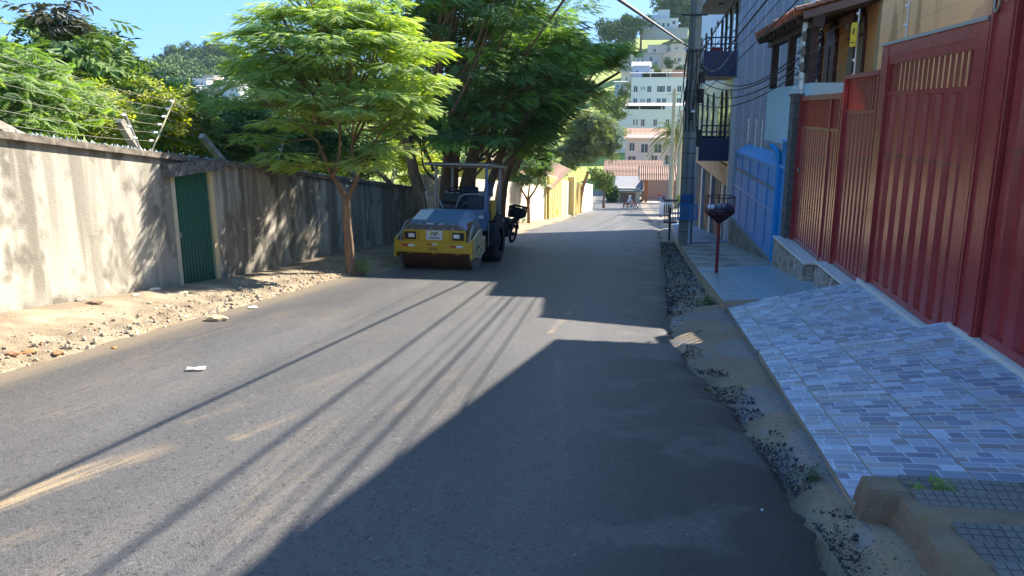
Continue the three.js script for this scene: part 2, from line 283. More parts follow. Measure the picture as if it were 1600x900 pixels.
// glazed tiles: a printed pattern of small blue and brown bricks on each
function brickPrint(s, light) {
  reseed(s); const cv = document.createElement('canvas'); cv.width = cv.height = 512; const c = cv.getContext('2d');
  const hx = (r, g, b) => `rgb(${r | 0},${g | 0},${b | 0})`;
  c.fillStyle = hx(216, 219, 221); c.fillRect(0, 0, 512, 512);
  for (let i = 0; i < 1500; i++) { const k = rr(-26, 26); c.fillStyle = hx(214 + k, 217 + k, 220 + k); c.globalAlpha = 0.5; c.fillRect(rr(0, 512), rr(0, 512), rr(2, 22), rr(1, 5)); }
  c.globalAlpha = 1; let y = 0;
  while (y < 512) {
    const h = rr(64, 124); let x = rr(-110, 0);
    while (x < 512) {
      const w = rr(90, 250), t = rnd(), b = rnd();
      let col = t < 0.26 ? [152, 160, 172] : t < 0.56 ? [182, 189, 196] : t < 0.72 ? [174, 168, 162] : t < 0.86 ? [190, 184, 178] : [200, 204, 208];
      if (light) col = col.map(q => q * 0.5 + 92);
      c.fillStyle = hx(...col.map(q => q * (0.80 + 0.25 * b))); const g = 4; c.fillRect(x + g, y + g, w - 2 * g, h - 2 * g);
      for (let k = 0; k < 44; k++) { c.globalAlpha = 0.4; const d = rr(-34, 40); c.fillStyle = hx(col[0] + d, col[1] + d, col[2] + d); c.fillRect(x + g + rnd() * (w - 2 * g - 14), y + g + rnd() * (h - 2 * g - 5), rr(2, 16), rr(1, 6)); }
      c.globalAlpha = 1; x += w;
    }
    y += h;
  }
  const t = new THREE.CanvasTexture(cv); t.colorSpace = THREE.SRGBColorSpace; t.wrapS = t.wrapT = THREE.RepeatWrapping; return t;
}
const tileM = [7, 19, 43, 77, 101, 133, 171].map(s => mat([0.80, 0.90, 0.95], 0.36, { map: brickPrint(s), bumpMap: rep(smooth, 0.3), bumpScale: 0.002 }));
const tileBackM = mat([1, 1, 1], 0.9, { map: rep(concreteT, 1.1) });
const groutM = mat([0.36, 0.28, 0.19], 0.95, { bumpMap: rep(grit, 0.5), bumpScale: 0.004 });
function ramp(name, label, FL, FR, NL, NR, us, nv, mats, drop = 0.5, off = 0) {   // bilinear slab: far-left, far-right, near-left, near-right
  const S = (u, v) => FL.clone().lerp(FR, u).lerp(NL.clone().lerp(NR, u), v);
  const g = new THREE.Group(); g.name = numbered(name); scene.add(g); tag(g, label, null, null, 'structure');
  const body = []; const D = V(0, -0.004, 0), B = V(0, -drop, 0), k = (a, b) => a.clone().add(b);
  const N = 8; for (let i = 0; i < N; i++) for (let j = 0; j < N; j++) body.push([k(S(i / N, (j + 1) / N), D), k(S((i + 1) / N, (j + 1) / N), D), k(S((i + 1) / N, j / N), D), k(S(i / N, j / N), D)]);
  for (const [a, b] of [[FL, NL], [NL, NR], [NR, FR], [FR, FL]]) body.push([k(a, B), k(b, B), k(b, D), k(a, D)]);
  part(g, 'mortar_bed', quads(body), groutM);
  for (let i = 0; i < us.length - 1; i++) for (let j = 0; j < nv; j++) {
    const e = 0.0035, eu = 0.007, L = FL.distanceTo(FR), M = FL.distanceTo(NL);
    const wob = 0.0025 * (hash(i, j, 3) - 0.5), u0 = us[i] + (i ? eu : 0) / L, u1 = us[i + 1] - eu / L, v0 = j / nv + e / M * 0.7, v1 = (j + 1) / nv - e / M * 0.7;
    const cs = [S(u0, v1), S(u1, v1), S(u1, v0), S(u0, v0)].map((p, q) => p.add(V(0, wob + 0.002 * (hash(i * 4 + q, j, 5) - 0.5), 0)));
    const dn = cs.map(p => p.clone().add(V(0, -0.018, 0)));
    const cut = i === 0 ? 1 - (us[1] - us[0]) * L / 0.55 : 0, uvT = [[cut, 0], [1, 0], [1, 1], [cut, 1]];
    const list = [[cs[0], cs[1], cs[2], cs[3], uvT]]; for (let q = 0; q < 4; q++) { const r = (q + 1) % 4; list.push([dn[q], dn[r], cs[r], cs[q], [[0, 0], [0.02, 0], [0.02, 0.02], [0, 0.02]]]); }
    part(g, 'tile', quads(list), mats[(i * 3 + j * 2 + ((j * j) >> 1) + off) % mats.length]);
  }
  return g;
}
const GX = 3.24;
const W3 = (x, h, z) => V(x, RY(z) + h, z);
ramp('tiled_ramp', 'glazed tile ramp up to the small red gate', E2.clone(), V(3.17, -0.585, -11.2), V(E1.x, E1.y, E1.z + 0.05), V(3.17, -0.585, -8.1), [0, 0.12, 0.41, 0.71, 1], 6, tileM);
const R2 = PG(1185, 548, 0.115);
ramp('tiled_ramp', 'glazed tile ramp in front of the tall barred red gate', R2, V(3.17, -0.36, -8.17), V(E0.x, RY(-4.1) + 0.06, -4.1), V(3.17, -0.37, -4.05), [0, 0.11, 0.41, 0.71, 1], 8, tileM, 0.5, 1);
const paleTileM = [5, 9].map(s => mat([0.56, 0.78, 0.84], 0.3, { map: brickPrint(s, true) }));
ramp('tiled_footway', 'pale blue tiled footway below the stone plinth', W3(1.44, 0.22, -16.6), W3(3.06, 0.33, -16.6), W3(1.40, 0.20, -11.5), W3(3.06, 0.33, -11.5), [0, 0.25, 0.5, 0.75, 1], 12, paleTileM);
// white marble sills under the gates
const marbleM = mat([0.62, 0.60, 0.54], 0.4, { bumpMap: rep(smooth, 1), bumpScale: 0.002 });
const sills = [[-8.16, -11.18, -0.555], [-3.3, -8.02, -0.335]];
// dark cement footway farther down, kerbs
const slabs = (name, label, m, z0, z1, x0f, h0, h1, dz = 0.5, x1 = 3.3) => {
  const q = []; for (let z = z0; z > z1 + 1e-6; z -= dz) { const n = Math.max(z1, z - dz), A = W3(x0f(z), h0, z), B = W3(x1, h1, z), C = W3(x1, h1, n), D = W3(x0f(n), h0, n); const dn = p => p.clone().add(V(-0.02, -0.45, 0)); q.push([A, B, C, D, [[A.x, -A.z], [B.x, -B.z], [C.x, -C.z], [D.x, -D.z]]], [dn(D), dn(A), A, D]); if (z === z0) q.push([dn(A), dn(B), B, A]); }
  return struct(name, quads(q), m, label);
};
slabs('pavement_right', 'weathered cement footway before the blue gate', mat([1, 1, 1], 0.8, { map: rep(concreteT, 1.7), bumpMap: rep(grit, 0.6), bumpScale: 0.01 }), -16.62, -25.4, XT, 0.21, 0.30);
const slabTileM = mat([0.16, 0.22, 0.30], 0.6, { map: rep(mottled([0.7, 0.7, 0.7], [1, 1, 1], 33, 5), 1), bumpMap: rep(grit, 0.6), bumpScale: 0.006 });
slabs('pavement_right', 'grey slab footway around the concrete pole', slabTileM, -25.42, -46, XT, 0.23, 0.30, 0.6);
slabs('pavement_right', 'sunlit cement footway farther down the street', mat([1, 1, 1], 0.9, { map: rep(concreteT, 2.2) }), -46.02, -104, XT, 0.15, 0.25, 2, 8);
{ // slab joints as narrow gaps: separate slabs standing a little proud
  const g = new THREE.Group(); g.name = numbered('pavement_slabs'); scene.add(g); tag(g, 'bluish square paving slabs beside the pole', null, null, 'structure');
  for (let k = 0; k < 14; k++) for (let i = 0; i < 3; i++) { const z = -25.5 - k * 0.62, x0 = XT(z) + 0.04 + i * 0.52; const y = (x, zz) => RY(zz) + 0.23 + 0.07 * (x - XT(zz)) / 1.7 + 0.012; part(g, 'slab', quads([[V(x0, y(x0, z), z), V(x0 + 0.5, y(x0 + 0.5, z), z), V(x0 + 0.5, y(x0 + 0.5, z - 0.6), z - 0.6), V(x0, y(x0, z - 0.6), z - 0.6)]]), slabTileM); }
}
// raised step with gridded cement tiles at the corner
{
  const g = new THREE.Group(); g.name = numbered('raised_footway'); scene.add(g); tag(g, 'raised footway block paved with gridded cement tiles', null, null, 'structure');
  const H = 0.21, top = [[1347, 743], [1358, 764], [1407, 776], [1445, 828], [1488, 900], [1510, 930]].map(p => PG(...p, H));
  const y = z => RY(z) + H, bodyT = tex(512, 512, (u, v, i, j) => { const n = fbm(u * 7, v * 7, 171, 6, 7), k = 0.8 + 0.4 * hash(i, j, 3), o = sstep(0.4, 0.65, fbm(u * 3, v * 3, 173, 4, 3)); return [lerp(0.16, 0.36, n) * k, lerp(0.125, lerp(0.26, 0.23, o), n) * k, lerp(0.085, lerp(0.17, 0.09, o), n) * k]; });
  const bodyM = mat([1.25, 1.2, 1.1], 0.95, { map: rep(bodyT, 0.9), bumpMap: rep(grit, 0.35), bumpScale: 0.018 });
  const zf = top[0].z, out = [...top, V(1.15, 0, 1.5)].map(p => V(p.x, y(p.z), p.z));
  const q = []; for (let i = 0; i < out.length - 1; i++) { const a = out[i], b = out[i + 1], n = 6; for (let k = 0; k < n; k++) { const p = a.clone().lerp(b, k / n), r = a.clone().lerp(b, (k + 1) / n), w = 0.05; for (let s = 0; s < 4; s++) { const f = (o, s_) => V(o.x - w * s_ / 4 - 0.02 * (hash(Math.round(o.z * 50), s_, 3)) * (s_ > 0 && s_ < 4 ? 1 : 0), lerp(o.y, RY(o.z) - 0.15, s_ / 4), o.z); q.push([f(p, s + 1), f(r, s + 1), f(r, s), f(p, s)]); } } }
  const A = out[0], B = V(3.2, y(zf) - 0.05, zf - 0.02); q.push([V(B.x, B.y - 0.5, B.z), V(A.x, A.y - 0.5, A.z), A, B]);
  for (let i = 0; i < out.length - 1; i++) q.push([V(3.2, out[i].y, out[i].z), out[i], out[i + 1], V(3.2, out[i + 1].y, out[i + 1].z)].map(p => p).slice(0, 4));
  part(g, 'block', quads(q), bodyM);
  // gridded tiles, 20 cm, each with 4 x 4 raised studs
  const studs = []; for (let i = 0; i < 4; i++) for (let j = 0; j < 4; j++) studs.push(bx(0.0435, 0.009, 0.0435, -0.0735 + i * 0.049, 0.003, -0.0735 + j * 0.049));
  const tg = merge([bx(0.196, 0.008, 0.196, 0, -0.003, 0), ...studs]);
  const gm = [[0.25, 0.225, 0.19], [0.29, 0.26, 0.22], [0.21, 0.195, 0.17]].map(c => mat(c, 0.95, { bumpMap: rep(grit, 0.3), bumpScale: 0.012 }));
  const edge = z => { for (let i = 0; i < out.length - 1; i++) if (z <= out[i + 1].z && z >= out[i].z) return lerp(out[i].x, out[i + 1].x, (z - out[i].z) / Math.max(1e-6, out[i + 1].z - out[i].z)); return 1.2; };
  for (let j = 0; j < 11; j++) for (let i = 0; i < 10; i++) {
    const z = zf + 0.13 + j * 0.2, x = 1.36 + i * 0.2 + (j > 1 ? 0.04 : 0); if (x - 0.1 < edge(z) + 0.02 || x - 0.1 < edge(z - 0.1) + 0.01 || x > 3.1) continue; if (j === 2 && i < 9) continue;
    const o = part(g, 'cement_tile', tg, gm[(i * 5 + j * 3 + (i * j) % 4) % 3]); o.position.set(x, y(z) + 0.004, z); o.rotation.x = Math.atan(SLOPE); o.rotation.y = 0.05 * 0;
  }
}
// ================================================================ gate side of the street
const redT = tex(512, 512, (u, v, i, j) => { const n = fbm(u * 5, v * 5, 251, 5, 5), r = sstep(0.70, 0.76, fbm(u * 22, v * 22, 253, 4, 22)), s = sstep(0.55, 0.75, fbm(u * 9, v * 9, 255, 4, 9)); let c = [lerp(0.30, 0.37, n), lerp(0.036, 0.052, n), lerp(0.034, 0.050, n)].map(q => q * (1 - 0.12 * s)); return [lerp(c[0], 0.12, r * 0.5), lerp(c[1], 0.05, r * 0.5), lerp(c[2], 0.03, r * 0.5)]; });
const redM = mat([1, 1, 1], 0.26, { map: rep(redT, 1.7), metalness: 0.0, bumpMap: rep(smooth, 0.5), bumpScale: 0.0015 });
const capM = mat([0.42, 0.41, 0.40], 0.35, { metalness: 0.6 });
function foldSheet(z0, z1, y0, y1, x, pitch, depth, wide = 0.55, thick = 0.004) {       // trapezoid-ribbed steel, street face at -x; each fold a face
  const q = []; const n = Math.max(1, Math.round((z0 - z1) / pitch)), p = (z0 - z1) / n, s = p * 0.06; const line = [];
  for (let i = 0; i < n; i++) { const a = z0 - i * p; line.push([a, x], [a - p * (1 - wide) + s * 0, x], [a - p * (1 - wide) - s, x - depth], [a - p + s, x - depth]); if (i === n - 1) line.push([z1, x]); }
  for (let i = 0; i < line.length - 1; i++) { const [za, xa] = line[i], [zb, xb] = line[i + 1]; if (Math.abs(za - zb) < 1e-6 && Math.abs(xa - xb) < 1e-6) continue; q.push([V(xb, y0, zb), V(xa, y0, za), V(xa, y1, za), V(xb, y1, zb)], [V(xa + thick, y0, za), V(xb + thick, y0, zb), V(xb + thick, y1, zb), V(xa + thick, y1, za)]); }
  return quads(q);
}
function barredGate(name, label, z0, z1, y0, yr, yt, y1, o = {}) {                     // z0 near, z1 far; rail at yr, bars to yt, top at y1
  const g = thing(name, label, 'gate', [GX, y0, (z0 + z1) / 2], 0, 'red steel gates in a row'); const zc = (z0 + z1) / 2;
  const B = (x0, x1, a, b, c, d) => box(x0 - GX, x1 - GX, a - y0, b - y0, c - zc, d - zc);
  const w = o.post || 0.07;
  part(g, 'post', B(GX - 0.09, GX + 0.06, y0, y1, z1, z1 + w), redM); part(g, 'post', B(GX - 0.09, GX + 0.06, y0, y1, z0 - w, z0), redM);
  part(g, 'top_beam', B(GX - 0.085, GX + 0.055, yt, y1 - 0.002, z1 + w, z0 - w), redM);
  part(g, 'middle_rail', B(GX - 0.05, GX + 0.03, yr - 0.05, yr, z1 + w, z0 - w), redM);
  part(g, 'bottom_rail', B(GX - 0.05, GX + 0.03, y0 + 0.01, y0 + 0.08, z1 + w, z0 - w), redM);
  const s = foldSheet(z0 - w, z1 + w, y0 + 0.08, yr - 0.05, GX - 0.005, o.pitch || 0.36, o.depth || 0.035, o.wide || 0.55); s.translate(-GX, -y0, -zc); part(g, 'ribbed_sheet', s, redM);
  const n = o.bars || 16; const bg = o.barGeo || box(-0.014, 0.014, 0, yt - yr, -0.015, 0.015);
  for (let i = 0; i < n; i++) { const b = part(g, 'bar', bg, redM); b.position.set(-0.015, yr - y0, lerp(z0 - w, z1 + w, (i + 0.5) / n) - zc); b.rotation.y = o.twist || 0; }
  if (o.cap) part(g, 'cap_flashing', B(GX - 0.11, GX + 0.09, y1, y1 + 0.035, z1 - 0.03, z0), capM);
  for (const [za, ya, yb] of o.stiles || []) part(g, 'stile', B(GX - 0.06, GX + 0.03, ya, yb, za - 0.03, za + 0.03), redM);
  if (o.lock) part(g, 'lock', [B(GX - 0.075, GX - 0.05, o.lock[0], o.lock[0] + 0.07, o.lock[1], o.lock[1] + 0.04)], capM);
  return g;
}
{ // tall gate bays, each on its sill
  const g1 = barredGate('barred_gate', 'tall red steel gate with louvre bars and a metal cap flashing', -7.98, -11.12, -0.54, 1.93, 2.36, 2.50, { post: 0.26, pitch: 0.40, depth: 0.045, bars: 17, cap: true });
  part(g1, 'inner_frame', [box(-0.075, -0.03, 1.93 + 0.54 + 0.33, 1.93 + 0.54 + 0.43, -1.31, 1.31)], redM);
  barredGate('barred_gate', 'narrow red gate bay with upright bars beside the tall capped gate', -11.16, -12.92, -0.66, 1.71, 2.16, 2.22, { pitch: 0.20, bars: 12, depth: 0.03 });
  barredGate('barred_gate', 'lowest red double gate with two barred lights next to the grey pillar', -12.98, -16.08, -0.78, 1.42, 1.88, 1.97, { pitch: 0.19, bars: 22, depth: 0.03, stiles: [[-13.75, -0.78, 1.88]], lock: [0.55, -15.9] });
  const g0 = thing('garage_gate', 'high red ribbed garage gate over the upper ramp', 'gate', [GX, -0.33, -5.4], 0, 'red steel gates in a row');
  const s = foldSheet(-3.2, -7.44, 0.08, 3.6, -0.005, 0.42, 0.05, 0.5); s.translate(0, 0, 5.4); part(g0, 'ribbed_sheet', s, redM);
  part(g0, 'bottom_rail', box(-0.06, 0.03, 0.01, 0.09, -2.0, 2.2), redM); part(g0, 'middle_rail', box(-0.062, 0.03, 2.75, 2.83, -2.0, 2.2), redM); part(g0, 'top_beam', box(-0.08, 0.05, 3.6, 3.75, -2.0, 2.2), redM);
  const p = thing('gate_post', 'broad red steel post carrying metal house numerals', 'post', [GX, -0.36, -7.71]);
  part(p, 'shaft', rbx(0.17, 4.1, 0.44, 0.008, -0.01, 2.05, 0.02), redM); part(p, 'flange', box(-0.115, -0.09, 0, 4.1, -0.19, -0.15), redM); part(p, 'flange', box(-0.115, -0.09, 0, 4.1, 0.19, 0.23), redM);
  const ring = (y, z, a, b) => sweep(Array.from({ length: 17 }, (_, i) => V(-0.118, y + a * Math.sin(i / 16 * 6.2832), z + b * Math.cos(i / 16 * 6.2832))), 0.013, 6);
  const numM = mat([0.34, 0.29, 0.22], 0.35, { metalness: 0.7 });
  part(p, 'numeral', [ring(3.0, -0.10, 0.10, 0.045), sweep([V(-0.118, 3.05, -0.145), V(-0.118, 3.18, -0.12), V(-0.118, 3.24, -0.07)], 0.013, 6)], numM); part(p, 'numeral', [sweep([V(-0.118, 2.97, 0.08), V(-0.118, 3.26, 0.08), V(-0.118, 3.2, 0.04)], 0.013, 6)], numM);
}
for (const [a, b, y] of sills) solo('marble_sill', y < -0.5 ? 'pale marble sill under the tall capped red gate' : 'pale marble sill under the high garage gate', 'sill', [box(3.12, 3.36, y - 0.1, y + 0.012, b, a)], marbleM);
// stone-tiled plinths with marble tops
function plinth(label, z0, z1, yTop, x0) {
  const g = thing('stone_plinth', label, 'plinth', [x0, RY(z1) + 0.2, (z0 + z1) / 2], 0, 'tiled plinths under the gates'); const by = g.position.y, zc = (z0 + z1) / 2, H = yTop - by;
  part(g, 'core', box(0.02, 0.42, -0.1, H - 0.03, z1 - zc + 0.02, z0 - zc - 0.02), groutM);
  part(g, 'marble_top', rbx(0.46, 0.035, z0 - z1 + 0.03, 0.008, 0.21, H - 0.012, 0), marbleM);
  const ms = [[0.33, 0.30, 0.25], [0.44, 0.41, 0.35], [0.25, 0.20, 0.15], [0.38, 0.35, 0.31]].map(c => mat(c, 0.6, { bumpMap: rep(grit, 0.4), bumpScale: 0.006 }));
  reseed(Math.round(-z0 * 100)); let y = -0.06;
  while (y < H - 0.06) { const h = Math.min(rr(0.05, 0.09), H - 0.035 - y); let z = z1 - zc; while (z < z0 - zc - 0.03) { const l = Math.min(rr(0.08, 0.22), z0 - zc - z); part(g, 'stone_tile', box(-rr(0.0, 0.008), 0.03, y + 0.003, y + h - 0.003, z + 0.003, z + l - 0.003), ms[(rnd() * 4) | 0]); z += l; } for (let x = 0.03; x < 0.38; x += 0.12) part(g, 'stone_tile', box(x + 0.003, x + 0.117, y + 0.003, y + h - 0.003, z0 - zc - 0.03, z0 - zc + rr(0, 0.006)), ms[(rnd() * 4) | 0]); y += h; }
}
plinth('long stone-tiled plinth under the lowest red double gate', -13.55, -16.5, -0.79, 2.93);
plinth('short stone-tiled plinth beside the top of the lower ramp', -11.25, -13.05, -0.67, 3.0);
solo('gate_pillar', 'rough grey rendered pillar between the blue door and the red gates', 'pillar', [box(3.06, 3.4, -1.75, 1.97, -16.55, -16.14), box(3.03, 3.43, 1.97, 2.02, -16.58, -16.11)], mat([1, 1, 1], 0.95, { map: rep(mottled([0.13, 0.115, 0.10], [0.26, 0.24, 0.215], 35, 10, 0.05), 0.8), bumpMap: rep(grit, 0.3), bumpScale: 0.02 }));
solo('drain_pipe', 'short white plastic drain pipe at the pillar foot', 'pipe', [sweep([V(2.98, -1.42, -16.58), V(2.98, -1.12, -16.58), V(3.0, -1.07, -16.58), V(3.08, -1.06, -16.54)], 0.035, 10)], mat([0.7, 0.7, 0.68], 0.4));

// ---------------------------------------------------------------- veranda house
const timberM = mat([0.052, 0.022, 0.016], 0.6, { bumpMap: rep(barkB, 0.6), bumpScale: 0.004 });
const rustT = mottled([0.36, 0.12, 0.06], [0.55, 0.25, 0.14], 37, 9, 0.02);
const tileRoofM = [[1, 1, 1], [0.75, 0.7, 0.68], [1.0, 0.85, 0.8]].map(c => mat(c, 0.85, { map: rep(rustT, 0.7), bumpMap: rep(grit, 0.4), bumpScale: 0.01 }));
{
  const Z0 = -15.8, Z1 = -20.5, WX = 4.4;
  const g = thing('veranda_house', 'orange house with arched windows and a tiled veranda roof on dark posts', 'house', [WX, -1.5, -18]);
  const T = gs => { gs = merge(gs); gs.translate(-WX, 1.5, 18); return gs; };
  const orangeM = mat([1, 1, 1], 0.9, { map: rep(mottled([0.66, 0.29, 0.095], [0.76, 0.36, 0.13], 47, 4), 3), bumpMap: rep(grit, 0.5), bumpScale: 0.004 });
  const beigeT = tex(512, 512, (u, v, i, j) => { const n = fbm(u * 4, v * 4, 181, 5, 4), s = sstep(0.52, 0.72, fbm(u * 26, v * 1.4, 183, 4)), p = sstep(0.5, 0.62, fbm(u * 5 + 2, v * 4, 185, 4)); let c = [lerp(0.50, 0.60, n), lerp(0.37, 0.45, n), lerp(0.20, 0.26, n)]; c = c.map((q, k) => q * (1 - 0.4 * s) * (1 - [0.08, 0.10, 0.02][k] * p * 2) * (0.94 + 0.12 * hash(i, j, 3))); return c; });
  const beigeM = mat([1, 1, 1], 0.9, { map: rep(beigeT, 3.2), bumpMap: rep(grit, 0.6), bumpScale: 0.004 });
  const skyWallM = mat([0.42, 0.58, 0.62], 0.85, { bumpMap: rep(grit, 0.5), bumpScale: 0.003 });
  part(g, 'wall', T([box(WX, WX + 0.2, -1.5, 3.7, Z1, Z0 - 0.2)]), orangeM, 'orange painted veranda wall');
  part(g, 'wall', T([quads([[V(WX, -1.5, Z0), V(6.5, -1.5, Z0), V(6.5, 4.22, Z0), V(WX, 3.66, Z0)], [V(WX, 3.66, Z0 - 0.2), V(6.5, 4.22, Z0 - 0.2), V(6.5, -1.5, Z0 - 0.2), V(WX, -1.5, Z0 - 0.2)], [V(WX, -1.5, Z0 - 0.2), V(WX, -1.5, Z0), V(WX, 3.66, Z0), V(WX, 3.66, Z0 - 0.2)]])]), beigeM, 'stained beige side wall');
  part(g, 'pilaster', T([box(6.3, 6.62, -1.5, 3.95, Z0, Z0 + 0.12)]), mat([0.62, 0.64, 0.66], 0.8));
  part(g, 'wall', T([box(6.62, 9, -1.5, 4.2, Z0 - 0.2, Z0 - 0.02), box(WX + 0.2, 9, -1.5, 3.6, Z1, Z1 + 0.2)]), mat([0.5, 0.34, 0.24], 0.9));
  part(g, 'veranda_floor', T([box(3.28, WX, 1.02, 1.2, Z1, Z0)]), mat([0.3, 0.3, 0.3], 0.9));
  part(g, 'parapet', T([box(3.24, 3.40, 1.0, 2.2, Z1, Z0 - 0.04)]), skyWallM, 'pale blue street parapet'); part(g, 'parapet', T([box(3.238, WX - 0.003, 1.0, 2.203, Z0 - 0.04, Z0 + 0.1)]), skyWallM, 'pale blue end parapet');
  for (const z of [-20.25, -18.2, -16.1]) part(g, 'veranda_post', T([bx(0.15, 1.25, 0.15, 3.32, 2.8, z), bx(0.2, 0.1, 0.3, 3.32, 3.36, z)]), timberM);
  const RX0 = 2.93, RX1 = 6.62, ry = x => 3.40 + (x - RX0) * 0.268;
  part(g, 'eave_beam', T([box(3.22, 3.42, 3.2, 3.42, Z1 - 0.3, Z0 + 0.02)]), timberM);
  for (let z = Z1 - 0.2; z < Z0; z += 0.52) part(g, 'rafter', T([quads([])].length ? [bx(3.6, 0.11, 0.07, 4.72, ry(4.72) - 0.09, z, 0, 0, Math.atan(0.268))] : []), timberM);
  part(g, 'roof_boards', T([bx(3.82, 0.02, 4.95, 4.775, ry(4.775) - 0.02, -18.28, 0, 0, Math.atan(0.268))]), timberM);
  part(g, 'barge_board', T([bx(3.5, 0.13, 0.035, 4.72, ry(4.72) - 0.03, Z0 + 0.04, 0, 0, Math.atan(0.268))]), mat([0.16, 0.09, 0.07], 0.7, { bumpMap: rep(barkB, 0.6), bumpScale: 0.004 }));
  // clay pan-and-cover tiles, one mesh each
  const half = (r, a0, a1, L, taper) => grid(6, 1, (u, v) => { const a = lerp(a0, a1, u), k = 1 - taper * v; return V(v * L, Math.sin(a) * r * k, Math.cos(a) * r * k); }, (p, u, v) => [u * 0.2, v * 0.4]);
  const cover = half(0.075, 0, Math.PI, 0.44, 0.18), pan = half(0.085, Math.PI, 2 * Math.PI, 0.44, -0.12);
  reseed(91); for (let z = Z1 - 0.3; z < Z0 - 0.05; z += 0.2) for (let k = 0; k < 9; k++) {
    const x = RX0 - 0.02 + k * 0.385; for (const [gg, dz, dy] of [[pan, 0, 0.085], [cover, 0.1, 0.085]]) { const o = part(g, 'roof_tile', gg, tileRoofM[(rnd() * 3) | 0]); o.position.set(x - WX + rr(-0.012, 0.012), ry(x) + dy + 0.006 * k % 0.01 + 1.5, z + dz + 18); o.rotation.z = Math.atan(0.268) - 0.03; o.rotation.y = rr(-0.02, 0.02); }
  }
  // verge covers along the barge board
  for (let k = 0; k < 10; k++) { const x = RX0 - 0.03 + k * 0.36, o = part(g, 'verge_tile', cover, tileRoofM[k % 3]); o.position.set(x - WX, ry(x) + 0.095 + 1.5, Z0 + 18); o.rotation.z = Math.atan(0.268) - 0.03; }
  // arched windows: dark timber frame, louvred leaf or glass, fan of spokes above
  const arch = (w, h, n = 12) => { const r = w / 2, p = [[-r, 0], [r, 0], [r, h - r]]; for (let i = 1; i < n; i++) { const a = i / n * Math.PI; p.push([Math.cos(a) * r, h - r + Math.sin(a) * r]); } p.push([-r, h - r]); return p; };
  const faceX = new THREE.Matrix4().makeRotationY(-Math.PI / 2);
  const redWood = mat([0.10, 0.018, 0.012], 0.5), glassM = mat([0.05, 0.055, 0.05], 0.08, { metalness: 0 }), curtainM = mat([0.30, 0.25, 0.17], 0.8);
  for (const [pxl, pxr, pyt, pyb, leaf] of [[1273, 1286, 48, 128, 1], [1291, 1309, 34, 128, 0], [1322, 1358, 13, 116, 2]]) {
    const a = PX(pxl, 90, WX), b = PX(pxr, 90, WX), t = PX((pxl + pxr) / 2, pyt, WX), z = (a.z + b.z) / 2, w = Math.min(1.15, Math.abs(a.z - b.z)), y0 = leaf === 0 ? 1.2 : 1.62, h = t.y - y0;
    const win = part(g, leaf === 0 ? 'arched_door' : 'arched_window', (() => { const e = extrude(arch(w, h), 0.05, faceX); e.translate(-0.02, y0 + 1.5, z + 18); return e; })(), redWood);
    const inn = extrude(arch(w - 0.16, h - 0.14), 0.02, faceX); inn.translate(-0.055, y0 + 1.5 + 0.06, z + 18); part(win, leaf === 0 ? 'leaf' : 'pane', inn, leaf === 0 ? redWood : leaf === 2 ? curtainM : glassM);
    part(win, 'mullion', [box(-0.085, -0.06, y0 + 1.5, y0 + 1.5 + h - w / 2, z + 18 - 0.02, z + 18 + 0.02), box(-0.085, -0.06, y0 + 1.5 + h - w / 2 - 0.03, y0 + 1.5 + h - w / 2 + 0.03, z + 18 - w / 2 + 0.02, z + 18 + w / 2 - 0.02)], redWood);
    if (leaf) part(win, 'fan_spokes', [1, 2, 3, 4].map(k => { const an = k / 5 * Math.PI, r = w / 2 - 0.06, y = y0 + 1.5 + h - w / 2; return rod(V(-0.075, y, z + 18), V(-0.075, y + Math.sin(an) * r, z + 18 + Math.cos(an) * r), 0.012, 5); }), redWood);
  }
  part(g, 'lamp', T([bx(0.1, 0.05, 0.1, WX - 0.06, 3.42, -17.7), cyl(0.05, 0.07, 0.1, WX - 0.1, 3.36, -17.7)]), mat([0.4, 0.4, 0.4], 0.5));
  const up = thing('upper_house', 'cream upper storey rising behind the veranda roof', 'house', [6, 3.0, -22.2]);
  part(up, 'wall', [box(-1.55, 2.5, 0, 3.0, -1, 1)], mat([0.55, 0.48, 0.30], 0.9)); part(up, 'corner_pilaster', [box(-1.72, -1.55, 0, 3.0, 0.7, 1.04)], mat([0.7, 0.7, 0.68], 0.8)); part(up, 'roof', [box(-1.8, 2.7, 3.0, 3.1, -1.2, 1.2)], mat([0.4, 0.38, 0.36], 0.9));
}
